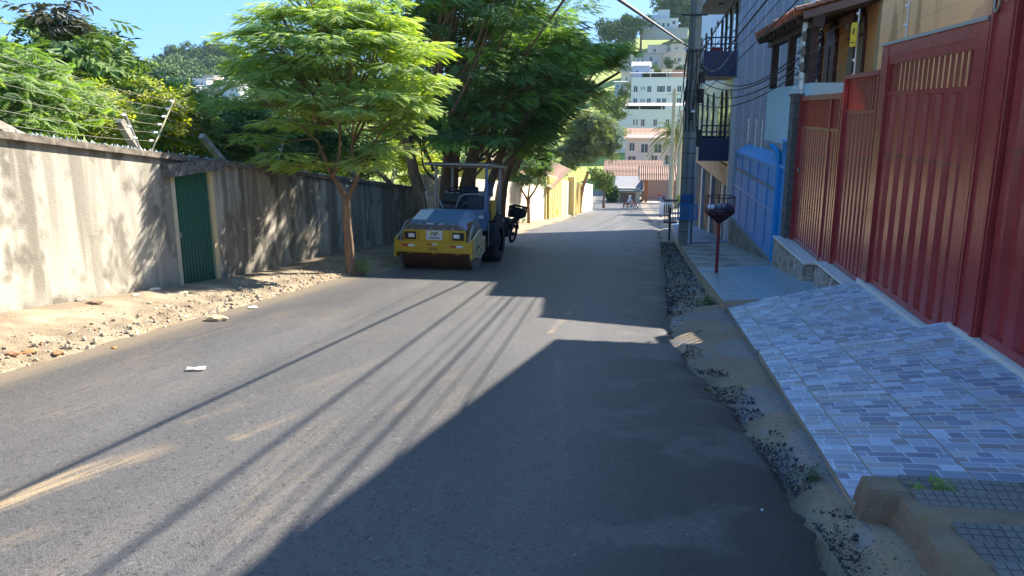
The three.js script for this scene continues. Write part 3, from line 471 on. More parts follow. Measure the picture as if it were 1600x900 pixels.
{ // house behind the high garage gate: broad corrugated gable roof over the yard
  const g = thing('yard_house', 'house with a wide corrugated roof over the yard behind the red gates', 'house', [6, -0.5, -8.4]);
  const wm = mat([0.52, 0.36, 0.27], 0.9, { bumpMap: rep(grit, 0.5), bumpScale: 0.004 }), T = gs => { gs = merge(gs); gs.translate(-6, 0.5, 8.4); return gs; };
  part(g, 'wall', T([box(5.95, 10, -0.5, 3.95, -13.4, -3.0)]), wm); part(g, 'gable', T([extrude([[-5.2, 3.95], [5.2, 3.95], [0, 5.5]], 0.2, new THREE.Matrix4().makeTranslation(-8.2, 0, 6.1).premultiply(new THREE.Matrix4().makeRotationY(Math.PI / 2)))]), wm);
  const roof = (za, ya, zb, yb) => { const q = [], n = 46; for (let i = 0; i < n; i++) { const xa = lerp(3.4, 10.4, i / n), xb = lerp(3.4, 10.4, (i + 1) / n), ha = (i % 2) * 0.04, hb = ((i + 1) % 2) * 0.04; q.push([V(xa, ya + ha, za), V(xb, ya + hb, za), V(xb, yb + hb, zb), V(xa, yb + ha, zb)]); } return quads(q); };
  const rm = mat([0.42, 0.40, 0.38], 0.7, { side: THREE.DoubleSide });
  part(g, 'roof_slope', T([roof(-14.35, 3.86, -8.6, 5.72)]), rm); part(g, 'roof_slope', T([roof(-8.6, 5.72, -1.6, 3.7)]), rm);
  for (const z of [-13, -10.8, -8.6, -6.4, -4.2]) part(g, 'roof_beam', T([box(3.6, 6.1, 3.75 + (z < -8.6 ? (z + 14.35) : (-1.6 - z) * 0.9) * 0.29 - 0.1, 3.75 + (z < -8.6 ? (z + 14.35) : (-1.6 - z) * 0.9) * 0.29, z - 0.05, z + 0.05)]), timberM);
}
// electric fence along the gates
const galvM = mat([0.55, 0.56, 0.56], 0.4, { metalness: 0.6 }), insM = mat([0.78, 0.78, 0.76], 0.4), wireM = mat([0.35, 0.34, 0.33], 0.5, { metalness: 0.7 }), blackM = mat([0.02, 0.02, 0.022], 0.6);
function fencePost(label, p, h, lean, n, group, m = galvM, step = 0.22, side = -1, r = 0.011) {
  const g = thing('electric_fence_post', label, 'fence post', [p.x, p.y, p.z], 0, group); const top = V(lean.x * h, h, lean.z * h);
  part(g, 'rod', rod(V(0, -0.1, 0), top, r, 6), m); const at = [];
  for (let i = 0; i < n; i++) { const t = 1 - (i + 0.25) * step / h, q = top.clone().multiplyScalar(t); part(g, 'insulator', [cyl(0.014, 0.014, 0.09, q.x, q.y, q.z + side * 0.05, 8, Math.PI / 2), cyl(0.021, 0.021, 0.02, q.x, q.y, q.z + side * 0.07, 8, Math.PI / 2)], insM); at.push(q.clone().add(V(p.x, p.y, p.z + side * 0.1))); }
  return at;
}
{
  const s = thing('steel_fence_mast', 'thick pale galvanised mast standing on the grey pillar', 'mast', [3.22, 2.0, -16.3]);
  part(s, 'tube', [cyl(0.085, 0.085, 1.35, 0, 0.67, 0, 16), cyl(0.088, 0.088, 0.02, 0, 1.35, 0, 16)], galvM); for (let i = 0; i < 5; i++) part(s, 'insulator', cyl(0.02, 0.02, 0.16, -0.1, 0.1 + i * 0.2, 0.08, 8, 0.6, 0, 1.2), insM);
  const A = [0, 1, 2, 3, 4].map(i => V(3.16, 2.1 + i * 0.2, -16.22));
  const b = fencePost('slim fence rod with white insulators holding the yellow warning plate', V(3.24, 2.2, -12.75), 0.95, V(0, 0, 0), 5, 'electric fence rods over the red gates');
  const c = fencePost('slim fence rod with white insulators above the tall capped gate', V(3.24, 2.5, -10.55), 1.15, V(0, 0, 0), 5, 'electric fence rods over the red gates');
  for (let i = 0; i < 5; i++) solo('fence_wire', 'thin electric fence wire strung above the red gates', 'wire', [cable(A[4 - i], b[i], 0.02, 0.0016, 6), cable(b[i], c[i], 0.02, 0.0016, 6), cable(c[i], c[i].clone().add(V(0, 0.35, 7)), 0.03, 0.0016, 6)], wireM, 'electric fence wires over the red gates');
  const y = thing('warning_plate', 'small yellow warning plate hung on the fence wires', 'sign', [3.18, 2.62, -12.72]);
  part(y, 'plate', rbx(0.012, 0.34, 0.16, 0.004, 0, 0.17, 0, 0, 0.3), mat([0.8, 0.5, 0.02], 0.5)); part(y, 'bolt_mark', [bx(0.004, 0.12, 0.03, -0.009, 0.2, 0, 0.5, 0.3), bx(0.004, 0.012, 0.1, -0.009, 0.06, 0, 0, 0.3)], blackM);
}
// ---------------------------------------------------------------- blue gate and its base
const blueM = mat([0.010, 0.26, 0.58], 0.55, { bumpMap: rep(smooth, 0.5), bumpScale: 0.002 });
{
  const zA = -18.05, zB = -25.6, yb = -1.60, yt = 0.47;
  const g = thing('blue_gate', 'long bright blue sliding gate above a sloping stone base', 'gate', [GX, yb, (zA + zB) / 2]); const zc = (zA + zB) / 2;
  const s = foldSheet(zA, zB, 0.02, yt - yb, 0.01, 0.14, 0.008, 0.8); s.translate(0, 0, -zc); part(g, 'ribbed_sheet', s, blueM);
  for (let i = 0; i <= 5; i++) { const z = lerp(zB, zA, i / 5) - zc; part(g, 'upright', box(-0.02, 0.0, 0, yt - yb, z - 0.03, z + 0.03), blueM); }
  for (const y of [0.03, 1.05, 2.04]) part(g, 'rail', box(-0.018, 0.002, y - 0.03, y + 0.03, zB - zc, zA - zc), blueM);
  part(g, 'perforated_strip', box(-0.012, 0.0, 1.52, 1.6, zB - zc + 0.1, zA - zc - 0.1), mat([0.12, 0.20, 0.22], 0.7));
  part(g, 'hood_sheet', quads([[V(-0.02, yt - yb - 0.02, zA - zc), V(-0.02, yt - yb - 0.02, zB - zc), V(0.34, yt - yb + 0.24, zB - zc), V(0.34, yt - yb + 0.24, zA - zc)].reverse()]), mat([0.016, 0.26, 0.58], 0.5, { side: THREE.DoubleSide }));
  const b = thing('base_wall', 'sloping stone-faced base wall below the blue gate', 'wall', [GX, -3, (zA + zB) / 2]);
  part(b, 'core', box(-0.06, 0.3, -0.3, 1.38, zB - zc, zA - zc + 0.2), mat([1, 1, 1], 0.9, { map: rep(stoneT, 1.2) }));
  const sm = [[0.24, 0.22, 0.18], [0.32, 0.29, 0.24], [0.18, 0.165, 0.14]].map(c => mat(c, 0.9, { bumpMap: rep(grit, 0.4), bumpScale: 0.012 })); reseed(11);
  let z = zB; while (z < zA + 0.15) { const l = rr(0.22, 0.34); let y = RY(z) + 0.2 + 3; while (y < 1.33) { const h = Math.min(rr(0.16, 0.26), 1.39 - y); part(b, 'stone', rbx(0.06, h - 0.012, l - 0.012, 0.008, -0.07, y + h / 2, z + l / 2 - zc), sm[(rnd() * 3) | 0]); y += h; } z += l; }
  part(b, 'coping', box(-0.10, 0.3, 1.38, 1.405, zB - zc, zA - zc + 0.2), sm[1]);
  const d = thing('blue_door', 'bright blue steel pedestrian door with a picket light above', 'door', [GX, -1.45, -17.28]);
  const ds = foldSheet(-16.62, -17.86, 0, 1.95, 0.005, 0.09, 0.008, 0.7); ds.translate(0, 0, 17.28); part(d, 'leaf', ds, blueM); part(d, 'frame', [box(-0.06, 0.02, 0, 2.0, -0.64, -0.58), box(-0.06, 0.02, 0, 2.0, 0.66, 0.72), box(-0.06, 0.02, 1.95, 2.02, -0.58, 0.66)], blueM);
  for (let i = 0; i < 15; i++) part(d, 'picket', box(-0.03, 0.0, 2.02, 2.5, -0.55 + i * 0.08, -0.51 + i * 0.08), blueM);
  part(d, 'hood_sheet', quads([[V(0.42, 2.78, 0.72), V(0.42, 2.78, -0.6), V(-0.06, 2.52, -0.6), V(-0.06, 2.52, 0.72)]]), mat([0.016, 0.26, 0.58], 0.5, { side: THREE.DoubleSide }));
  const p = thing('blue_pipe_post', 'round blue pipe post with an elbow beside the blue door', 'post', [3.18, -1.65, -17.98]);
  part(p, 'pipe', sweep(curve([V(0, 0, 0), V(0, 1.2, 0), V(0, 2.3, 0), V(-0.03, 2.48, -0.04), V(-0.16, 2.62, -0.16)], 20), 0.055, 12), blueM);
  // spiked crest
  const sp = (za, zb, y, x, n) => { const r = []; for (let i = 0; i < n; i++) { const z = lerp(za, zb, (i + rnd()) / n); r.push(new THREE.ConeGeometry(rr(0.008, 0.02), rr(0.05, 0.13), 4).translate(0, 0.03, 0).applyMatrix4(new THREE.Matrix4().makeRotationFromEuler(new THREE.Euler(rr(-0.9, 0.9), 0, rr(-0.9, 0.9)))).translate(x + rr(-0.03, 0.03), y + rr(-0.02, 0.03), z)); } return r; };
  const spM = mat([0.30, 0.30, 0.29], 0.6);
  tag(solo('spike_strip', 'ragged grey spikes along the crest of the blue gate hood', 'spike strip', sp(zA, zB, 0.72, 3.58, 190), spM), null, null, null, 'stuff'); tag(solo('spike_strip', 'ragged grey spikes over the blue door hood', 'spike strip', sp(-16.95, -18.0, 1.34, 3.64, 60), spM), null, null, null, 'stuff');
  const gr = 'electric fence rods over the blue gate', at = []; for (const zz of [-25.2, -23.7, -22.6, -20.6]) at.push(fencePost('white fence rod standing on the blue gate hood', V(3.5, 0.62, zz), 0.85, V(0, 0, 0), 4, gr, insM, 0.22));
  at.push(fencePost('dark fence rod with pale insulators over the blue door', V(3.5, 1.25, -17.6), 0.62, V(0, 0, 0), 2, gr, timberM, 0.25));
}
// ================================================================ blue tiled building
{
  const Z0 = -26.6, Z1 = -44, X0 = GX, YT = 8.6;
  const g = thing('blue_building', 'tall apartment building clad in blue tiles with corner balconies', 'building', [8, -2.6, -35]);
  const T = gs => { gs = merge(gs); gs.translate(-8, 2.6, 35); return gs; };
  const tileFn = (c0, c1, joint, s) => tex(512, 512, (u, v, i, j) => { const cx = (u * 8) % 1, cy = (v * 32) % 1, q = hash(Math.floor(u * 8), Math.floor(v * 32), s), k = 0.95 + 0.1 * q + 0.06 * (hash(i, j, s) - 0.5), n = fbm(u * 4, v * 4, s, 4, 4); if (cx < 0.075) return joint; if (cy < 0.04) return c1.map(x => x * 1.04); return c0.map((x, w) => lerp(x, c1[w], n) * k); });
  const blueT = tileFn([0.20, 0.235, 0.35], [0.24, 0.28, 0.40], [0.40, 0.44, 0.52], 191), creamT = tileFn([0.44, 0.42, 0.30], [0.52, 0.50, 0.37], [0.32, 0.30, 0.22], 193);
  const wallM = mat([1, 1, 1], 0.32, { map: rep(blueT, 2.0, 2.4) }), creamM = mat([1, 1, 1], 0.35, { map: rep(creamT, 0.9, 1.1) }), navyM = mat([0.012, 0.02, 0.085], 0.35, { bumpMap: rep(grit, 0.4), bumpScale: 0.002 }), slabM = mat([0.34, 0.34, 0.35], 0.8), paleM = mat([0.42, 0.43, 0.46], 0.6);
  part(g, 'wall', T([box(X0 + 0.02, 13, -3.4, YT, Z0 - 0.2, Z0)]), wallM, 'windowless blue tiled side wall');
  part(g, 'wall', T([box(X0, X0 + 0.2, -0.1, 2.75, Z1, Z0 - 0.2), box(12.8, 13, -3.4, YT, Z1, Z0 - 0.2), box(X0, 13, -3.4, YT, Z1, Z1 + 0.2)]), creamM, 'cream tiled street wall');
  part(g, 'wall', T([box(X0, X0 + 0.2, 2.75, YT, Z1, Z0 - 0.2)]), wallM, 'blue tiled upper street wall');
  part(g, 'corner_pilaster', T([box(X0 - 0.1, X0 + 0.02, -2.9, 2.7, Z0 - 0.26, Z0 + 0.01)]), mat([0.30, 0.34, 0.42], 0.5)); part(g, 'roof_slab', T([box(2.25, 13.3, YT, YT + 0.18, Z1 - 0.3, Z0 + 0.25)]), slabM);
  const lancet = (w, h) => { const p = [[-w / 2, 0], [w / 2, 0], [w / 2, h * 0.74]]; for (let i = 1; i <= 6; i++) { const t = i / 6; p.push([w / 2 * (1 - t) * (1 + 0.5 * t), h * (0.74 + 0.26 * t)]); } for (let i = 5; i >= 1; i--) { const t = i / 6; p.push([-w / 2 * (1 - t) * (1 + 0.5 * t), h * (0.74 + 0.26 * t)]); } p.push([-w / 2, h * 0.74]); return p; };
  const faceX = new THREE.Matrix4().makeRotationY(-Math.PI / 2), darkW = mat([0.028, 0.022, 0.02], 0.5), glass = mat([0.03, 0.045, 0.07], 0.06);
  for (const [y, h] of [[0.25, 2.15], [2.95, 2.2]]) for (const z of [-27.5, -29.1, -30.5, -33.5, -36, -38.5, -41]) {
    const e = extrude(lancet(0.62, h), 0.06, faceX); e.translate(X0 - 0.02 - 8, y + 2.6, z + 35); const w = part(g, 'lancet_window', e, darkW);
    const p = extrude(lancet(0.48, h - 0.14), 0.02, faceX); p.translate(X0 - 0.06 - 8, y + 2.66, z + 35); part(w, 'pane', p, glass);
  }
  const big = part(g, 'glazed_bay', T([box(X0 - 0.05, X0, 3.0, 5.0, -34.5, -31.6)]), darkW); for (let i = 0; i < 3; i++) part(big, 'pane', T([box(X0 - 0.07, X0 - 0.05, 3.1, 4.9, -34.4 + i * 0.95, -33.55 + i * 0.95)]), glass);
  // balconies: solid navy front, pale underside edge, two rails above
  for (const [y0, y1, yr] of [[0.07, 0.80, 1.22], [2.76, 3.56, 3.98]]) {
    const b = part(g, 'balcony', T([box(2.2, X0, y0, y0 + 0.14, -30.1, -26.95)]), slabM);
    part(b, 'front_panel', T([box(2.202, X0, y0 + 0.02, y1, -27.03, -26.93)]), navyM); part(b, 'street_panel', T([box(2.19, 2.29, y0 + 0.02, y1 + 0.002, -30.1, -27.03)]), paleM); part(b, 'end_panel', T([box(2.2, X0, y0 + 0.02, y1, -30.12, -30.04)]), navyM);
    for (const y of [yr - 0.2, yr]) part(b, 'rail', T([rod(V(2.25, y, -26.98), V(X0, y, -26.98), 0.025, 6), rod(V(2.25, y, -26.98), V(2.25, y, -30.1), 0.025, 6)]), navyM);
    for (const [x, z] of [[2.25, -26.98], [2.75, -26.98], [2.25, -28.5], [2.25, -30.1]]) part(b, 'rail_post', T([rod(V(x, y1, z), V(x, yr, z), 0.02, 6)]), navyM);
  }
  const top = part(g, 'balcony', T([box(2.2, X0, 5.12, 5.36, -31, -26.9)]), slabM); part(top, 'soffit_lamp', T([cyl(0.08, 0.08, 0.05, 2.75, 5.1, -27.8)]), blackM);
  part(g, 'clothes', T([box(2.5, 2.9, 3.57, 3.75, -28.2, -27.9)]), mat([0.4, 0.05, 0.05], 0.9));
  // ground floor: brown tiled lintel over dark garage doors with pale posts
  part(g, 'lintel', T([box(X0 - 0.08, X0 + 0.2, -0.75, -0.1, Z1, Z0 - 0.27)]), mat([1, 1, 1], 0.6, { map: rep(roofT, 2.4) }));
  for (let i = 0; i < 4; i++) { const z = Z0 - 1.6 - i * 4.1, d = part(g, 'garage_door', T([box(X0 + 0.02, X0 + 0.1, -3.6 - i * 0.35, -0.75, z - 3.4, z)]), mat([0.06, 0.06, 0.065], 0.5, { metalness: 0.3 })); for (let k = 0; k < 6; k++) part(d, 'rib', T([box(X0 - 0.005, X0 + 0.02, -3.4 - i * 0.35, -0.8, z - 0.3 - k * 0.56, z - 0.24 - k * 0.56)]), mat([0.16, 0.16, 0.16], 0.5)); part(g, 'door_post', T([box(X0 - 0.1, X0 + 0.15, -3.9 - i * 0.4, -0.75, z, z + 0.6)]), paleM); }
}
// ---------------------------------------------------------------- litter basket on a red pole
{
  const p = PG(1119, 427, 0.225), g = thing('litter_basket', 'dark red wire basket on a thin red pole', 'litter basket', [p.x, p.y, p.z]);
  const bm = mat([0.085, 0.010, 0.012], 0.5), H = 0.98, R = 0.275, y1 = 1.19, y2 = 1.50;
  part(g, 'pole', [cyl(0.032, 0.032, H + 0.05, 0, H / 2, 0, 12)], mat([0.20, 0.016, 0.02], 0.45));
  const ring = (y, r, t) => sweep(Array.from({ length: 21 }, (_, i) => V(Math.cos(i / 20 * 6.2832) * r, y, Math.sin(i / 20 * 6.2832) * r)), t, 5);
  part(g, 'rim', ring(y2, R, 0.011), bm); part(g, 'hoop', ring(y1, R, 0.011), bm); part(g, 'hoop', ring((y1 + H) / 2, R * 0.55, 0.008), bm); part(g, 'hoop', ring(y1 + 0.07, R, 0.007), bm);
  for (let i = 0; i < 16; i++) { const a = i / 16 * 6.2832; part(g, 'rib', sweep([V(0.02 * Math.cos(a), H, 0.02 * Math.sin(a)), V(R * Math.cos(a), y1, R * Math.sin(a)), V(R * Math.cos(a), y2, R * Math.sin(a))], 0.007, 5), bm); }
  part(g, 'cone', new THREE.CylinderGeometry(R * 0.93, 0.03, y1 - H - 0.02, 16, 1, true).translate(0, (H + y1) / 2, 0), mat([0.03, 0.008, 0.01], 0.7, { side: THREE.DoubleSide }));
  const bag = (c, r, x, y, z, l) => { const s = new THREE.IcosahedronGeometry(r, 4), q = s.attributes.position; for (let i = 0; i < q.count; i++) { const v = V(q.getX(i), q.getY(i), q.getZ(i)), n = 1 + 0.35 * (fbm(v.x * 14 + 5, v.y * 14 + v.z * 11, 201, 3) - 0.5); q.setXYZ(i, v.x * n * 1.15, v.y * n * 0.62, v.z * n); } s.computeVertexNormals(); s.translate(p.x + x, p.y + y, p.z + z); solo('rubbish_bag', l, 'bag', s, c); };
  bag(mat([0.03, 0.035, 0.06], 0.3), 0.2, 0.04, 1.25, 0, 'black plastic bag heaped in the wire basket'); bag(mat([0.6, 0.62, 0.7], 0.4), 0.085, -0.17, 1.29, 0.05, 'small white plastic bag in the wire basket');
}
// ---------------------------------------------------------------- utility pole, fittings and cables
const poleT = tex(256, 256, (u, v, i, j) => { const n = fbm(u * 6, v * 12, 211, 5), s = sstep(0.55, 0.75, fbm(u * 14, v * 2, 213, 4)); const k = (0.85 + 0.3 * hash(i, j, 3)) * (1 - 0.4 * s); return [lerp(0.20, 0.34, n) * k, lerp(0.19, 0.32, n) * k, lerp(0.17, 0.285, n) * k]; });
const poleM = mat([1, 1, 1], 0.9, { map: rep(poleT, 1.2, 2), bumpMap: rep(grit, 0.5), bumpScale: 0.008 });
const PB = PG(1070, 378, 0.3);
{
  const g = thing('utility_pole', 'tall round concrete utility pole hung with cables and black boxes', 'utility pole', [PB.x, PB.y, PB.z]);
  part(g, 'shaft', [cyl(0.215, 0.17, 9.5, 0, 4.75, 0, 20)], poleM); for (const y of [0.35, 0.75, 1.3, 2.0, 2.75, 3.2, 4.6]) part(g, 'band', [cyl(0.222 - y * 0.0047, 0.222 - y * 0.0047, 0.03, 0, y, 0, 20)], mat([0.10, 0.095, 0.09], 0.7));
  part(g, 'crossarm', [bx(0.75, 0.05, 0.05, -0.05, 6.75, 0.2), bx(0.5, 0.04, 0.04, 0.1, 5.75, 0.22)], blackM);
  for (const [w, h, d, x, y, z] of [[0.16, 0.32, 0.14, 0.27, 5.0, 0.06], [0.16, 0.42, 0.14, 0.26, 4.45, 0.08], [0.14, 0.3, 0.14, -0.02, 3.9, 0.26], [0.18, 0.5, 0.12, 0.25, 3.2, 0.02]]) part(g, 'cable_box', rbx(w, h, d, 0.03, x, y, z), blackM);
  reseed(5); for (let k = 0; k < 7; k++) { const a = rr(0, 6.28), y = rr(3.7, 5.6), r = rr(0.15, 0.3); part(g, 'cable_coil', sweep(Array.from({ length: 15 }, (_, i) => { const t = i / 14 * 6.28; return V(Math.cos(a) * 0.24 + 0.1 * Math.sin(t * 1) * r, y + Math.sin(t) * r, 0.22 + Math.cos(t) * r * 0.4); }), 0.014, 5), blackM); }
  for (let k = 0; k < 6; k++) { const a = 0.3 + k * 0.5; part(g, 'drop_cable', sweep(curve([V(Math.cos(a) * 0.22, 5.8, Math.sin(a) * 0.22), V(Math.cos(a) * 0.29, 5.0, Math.sin(a) * 0.27), V(Math.cos(a + 0.2) * 0.23, 4.3, Math.sin(a + 0.2) * 0.25), V(Math.cos(a) * 0.24, 3.4, Math.sin(a) * 0.23)], 12), 0.016, 5), blackM); }
  part(g, 'label_plate', bx(0.12, 0.07, 0.01, 0.03, 4.0, 0.335), mat([0.7, 0.7, 0.7], 0.5)); part(g, 'paint_patch', [cyl(0.2105, 0.209, 0.32, 0, 1.35, 0, 20)], mat([0.05, 0.14, 0.33], 0.8, { bumpMap: rep(grit, 0.3), bumpScale: 0.01 }));
  part(g, 'conduit', [cyl(0.03, 0.03, 1.2, 0.1, 0.55, 0.235, 10), cyl(0.045, 0.045, 0.12, 0.1, 0.05, 0.235, 10)], mat([0.5, 0.55, 0.6], 0.5));
  const b = thing('slatted_basket', 'blue slatted metal basket strapped around the concrete pole', 'litter basket', [PB.x, PB.y + 0.74, PB.z + 0.2]);
  const cage = mat([0.03, 0.20, 0.42], 0.5); for (let i = 0; i < 12; i++) part(b, 'slat', box(-0.27 + i * 0.049, -0.245 + i * 0.049, 0, 0.5, 0.13, 0.15), cage); part(b, 'hoop', [box(-0.28, 0.31, 0.02, 0.05, 0.12, 0.155), box(-0.28, 0.31, 0.43, 0.46, 0.12, 0.155)], cage); for (const s of [-0.28, 0.3]) for (let i = 0; i < 4; i++) part(b, 'slat', box(s, s + 0.02, 0, 0.5, -0.1 + i * 0.06, -0.07 + i * 0.06), cage); part(b, 'tray', box(-0.27, 0.3, 0, 0.03, -0.1, 0.13), cage);
  const bin = thing('wire_bin', 'small dark wire bin behind the concrete pole', 'litter bin', [PB.x - 0.42, PB.y + 0.42, PB.z - 1.2]); for (let i = 0; i < 8; i++) part(bin, 'slat', box(-0.2 + i * 0.05, -0.18 + i * 0.05, 0, 0.75, 0.1, 0.12), blackM); part(bin, 'rim', [box(-0.21, 0.21, 0.72, 0.76, -0.2, 0.13), box(-0.21, 0.21, 0.0, 0.04, -0.2, 0.13)], blackM); part(bin, 'post', box(-0.03, 0.03, -0.6, 0.5, -0.2, -0.15), blackM);
}
{ // overhead lines along the street to the next pole behind the viewer
  const P2 = V(2.45, RY(28), 28), gr = 'overhead cables along the street';
  const q = thing('utility_pole', 'next concrete utility pole up the street by the garage gate', 'utility pole', [P2.x, P2.y, P2.z]); part(q, 'shaft', cyl(0.2, 0.15, 9.5, 0, 4.75, 0, 16), poleM); part(q, 'crossarm', bx(0.8, 0.06, 0.06, 0, 6.8, 0), blackM);
  const L = [[5.55, 0.020, 0.35], [4.75, 0.017, 0.4], [4.95, 0.008, 0.45], [4.35, 0.010, 0.5], [4.62, 0.007, 0.55], [6.75, 0.007, 0.3], [5.2, 0.006, 0.42]];
  L.forEach(([h, r, s], i) => solo('overhead_cable', 'sagging black cable strung from the concrete pole up the street', 'cable', cable(V(PB.x + 0.1, PB.y + h, PB.z + 0.2), V(P2.x - 0.1, P2.y + h + 0.1 * i % 0.3, P2.z), s, r, 28, 6), blackM, gr));
  const far = V(4.9, RY(-104) + 0.2, -104); for (const [h, dx] of [[5.4, 0], [5.0, 0.1], [6.5, -0.1]]) solo('overhead_cable', 'black cable running down the street to the far poles', 'cable', cable(V(PB.x + dx, PB.y + h, PB.z - 0.2), V(far.x, far.y + h + 1, far.z), 1.5, 0.02, 20, 5), blackM, 'overhead cables down the street');
  solo('overhead_cable', 'thick grey cable crossing over the street from the pole', 'cable', cable(V(PB.x, PB.y + 5.75, PB.z + 0.1), V(PB.x, PB.y + 5.75, PB.z + 0.1).lerp(PZ(930, -30, -8), 2.2), 0.02, 0.022, 24, 8), mat([0.12, 0.12, 0.125], 0.6));
  const house = V(3.3, 3.0, -16.2); for (const [h, s, k] of [[5.3, 0.7, 0], [4.9, 0.5, -0.15], [4.6, 0.45, -0.3], [4.2, 0.35, -0.45]]) solo('service_cable', 'slack black service cable from the pole to the veranda post', 'cable', cable(V(PB.x + 0.2, PB.y + h, PB.z + 0.1), house.clone().add(V(0, k, 0)), s, 0.014, 18, 5), blackM, 'service cables to the veranda house');
  for (const [ya, yb, zb, s] of [[5.9, 4.6, -29, 0.35], [5.5, 3.9, -27.0, 0.6], [5.2, 1.5, -28, 0.4]]) solo('service_cable', 'loose pale cable from the pole to the blue building', 'cable', cable(V(PB.x + 0.15, PB.y + ya, PB.z), V(GX - 0.02, yb, zb), s, 0.012, 14, 5), mat([0.25, 0.26, 0.28], 0.6), 'service cables to the blue building');
  const wb = thing('insulator_rack', 'dark insulator rack on the veranda post', 'insulator rack', [3.2, 2.6, -16.12]); part(wb, 'bar', bx(0.04, 0.8, 0.04, 0, 0.2, 0), blackM); for (let i = 0; i < 3; i++) part(wb, 'spool', [cyl(0.05, 0.05, 0.12, -0.06, -0.1 + i * 0.28, 0.05, 10), cyl(0.03, 0.03, 0.18, -0.06, -0.1 + i * 0.28, 0.05, 8)], mat([0.12, 0.10, 0.09], 0.3));
}
// ================================================================ long stained wall with the green door
const WXL = -7.1, wallTop = z => 1.489 - 0.13 * (-z - 8.15), wallFoot = z => RY(z) + hw(z);
const DOORZ = [PX(342, 436, WXL).z, PX(285, 442, WXL).z];         // far and near edge of the door opening
{
  const L = 38, z0 = 9, PT = [[0, 490], [60, 0], [150, 0]];
  const zOf = px => PX(px, 300, WXL).z;
  const streaks = [[zOf(42), 0.13, 0.95, 0.75], [zOf(150), 0.10, 0.4, 0.35], [zOf(195), 0.14, 0.5, 0.4], [zOf(233), 0.16, 0.7, 0.55], [zOf(262), 0.2, 0.75, 0.6], [zOf(352), 0.12, 0.95, 0.75], [zOf(378), 0.12, 0.95, 0.9], [zOf(400), 0.1, 0.6, 0.6], [zOf(432), 0.14, 0.8, 0.8], [zOf(455), 0.12, 0.9, 0.9], [zOf(480), 0.2, 1, 0.8], [zOf(520), 0.3, 1, 0.8], [zOf(560), 0.4, 1, 0.7], [zOf(600), 0.4, 1, 0.75], [zOf(630), 0.5, 1, 0.8]];
  const W = 2048, H = 512;
  const wt = tex(W, H, (u, v, i, j) => {
    const z = z0 - u * L, t = v;                                     // t: 0 at foot, 1 at top
    const n = fbm(z * 0.9, t * 1.7, 221, 6), f = fbm(z * 6, t * 8, 223, 4), g = 0.93 + 0.14 * hash(i, j, 3);
    let c = [lerp(0.34, 0.49, n), lerp(0.31, 0.445, n), lerp(0.245, 0.355, n)];
    let d = 0.45 * sstep(0.5, 0.72, fbm(z * 5, t * 0.7, 225, 4)) * sstep(0.1, 0.9, t + 0.5 * n);           // faint run marks
    for (const [sz, w, len, k] of streaks) { const x = Math.abs(z - sz - 0.08 * (fbm(t * 3, sz, 227, 3) - 0.5)) / w, e = sstep(1.15, 0.35, x + 0.7 * (f - 0.5)) * k * sstep(1 - len - 0.1, 1 - len + 0.25, t + 0.3 * (n - 0.5)); d = Math.max(d, e); }
    const blot = sstep(0.47, 0.57, fbm(z * 1.3 + 4, t * 2.6, 229, 6)) * 0.85 * sstep(0.25, 0.7, f); d = Math.max(d, blot);
    const runs = 0.72 * sstep(0.47, 0.62, fbm(z * 4.2, t * 0.6, 231, 5)) * sstep(0.25, 0.8, fbm(z * 0.8, 3, 235, 3) + 0.2); d = Math.max(d, runs);
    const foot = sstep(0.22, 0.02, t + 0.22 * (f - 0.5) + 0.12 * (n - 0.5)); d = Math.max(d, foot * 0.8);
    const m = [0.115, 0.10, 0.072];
    c = c.map((q, k) => lerp(q, m[k], d) * g);
    const mossy = sstep(0.14, 0.0, t + 0.1 * (f - 0.5)) * sstep(0.45, 0.6, fbm(z * 2, t * 3, 233, 4)); c = [lerp(c[0], 0.10, mossy * 0.7), lerp(c[1], 0.12, mossy * 0.7), lerp(c[2], 0.04, mossy * 0.7)];
    return c;
  });
  const wm = mat([1, 1, 1], 0.95, { map: wt, bumpMap: rep(grit, 0.05, 0.8), bumpScale: 0.006 });
  const g = thing('plaster_wall', 'long rain-stained plastered boundary wall with a green door', 'wall', [WXL, 0, -10]);
  const uv = (z, y) => [(z0 - z) / L, clamp((y - wallFoot(z) + 0.1) / 2.2)];
  const strip = (za, zb, lo, hi) => { const q = []; const n = Math.ceil((za - zb) / 0.5); for (let i = 0; i < n; i++) { const a = lerp(za, zb, i / n), b = lerp(za, zb, (i + 1) / n); q.push([V(0, lo(a), a + 10), V(0, lo(b), b + 10), V(0, hi(b), b + 10), V(0, hi(a), a + 10), [uv(a, lo(a)), uv(b, lo(b)), uv(b, hi(b)), uv(a, hi(a))]], [V(-0.2, lo(b), b + 10), V(-0.2, lo(a), a + 10), V(-0.2, hi(a), a + 10), V(-0.2, hi(b), b + 10), [uv(b, lo(b)), uv(a, lo(a)), uv(a, hi(a)), uv(b, hi(b))]]); } return q; };
  const lo = z => wallFoot(z) - 0.3, hi = z => wallTop(z) - 0.1, dTop = 0.70, zF = DOORZ[0] - 0.07, zN = DOORZ[1] + 0.07;
  const Q = [...strip(9, zN, lo, hi), ...strip(zN, zF, () => dTop + 0.10, hi), ...strip(zF, -26.2, lo, hi)];
  for (const z of [zN, zF]) { const a = z + 10, s = z === zN; Q.push(s ? [V(0, lo(z), a), V(-0.2, lo(z), a), V(-0.2, dTop + 0.1, a), V(0, dTop + 0.1, a)] : [V(-0.2, lo(z), a), V(0, lo(z), a), V(0, dTop + 0.1, a), V(-0.2, dTop + 0.1, a)]); }
  Q.push([V(0, lo(-26.2), -16.2), V(-0.2, lo(-26.2), -16.2), V(-0.2, hi(-26.2), -16.2), V(0, hi(-26.2), -16.2)]);
  part(g, 'wall_face', quads(Q), wm);
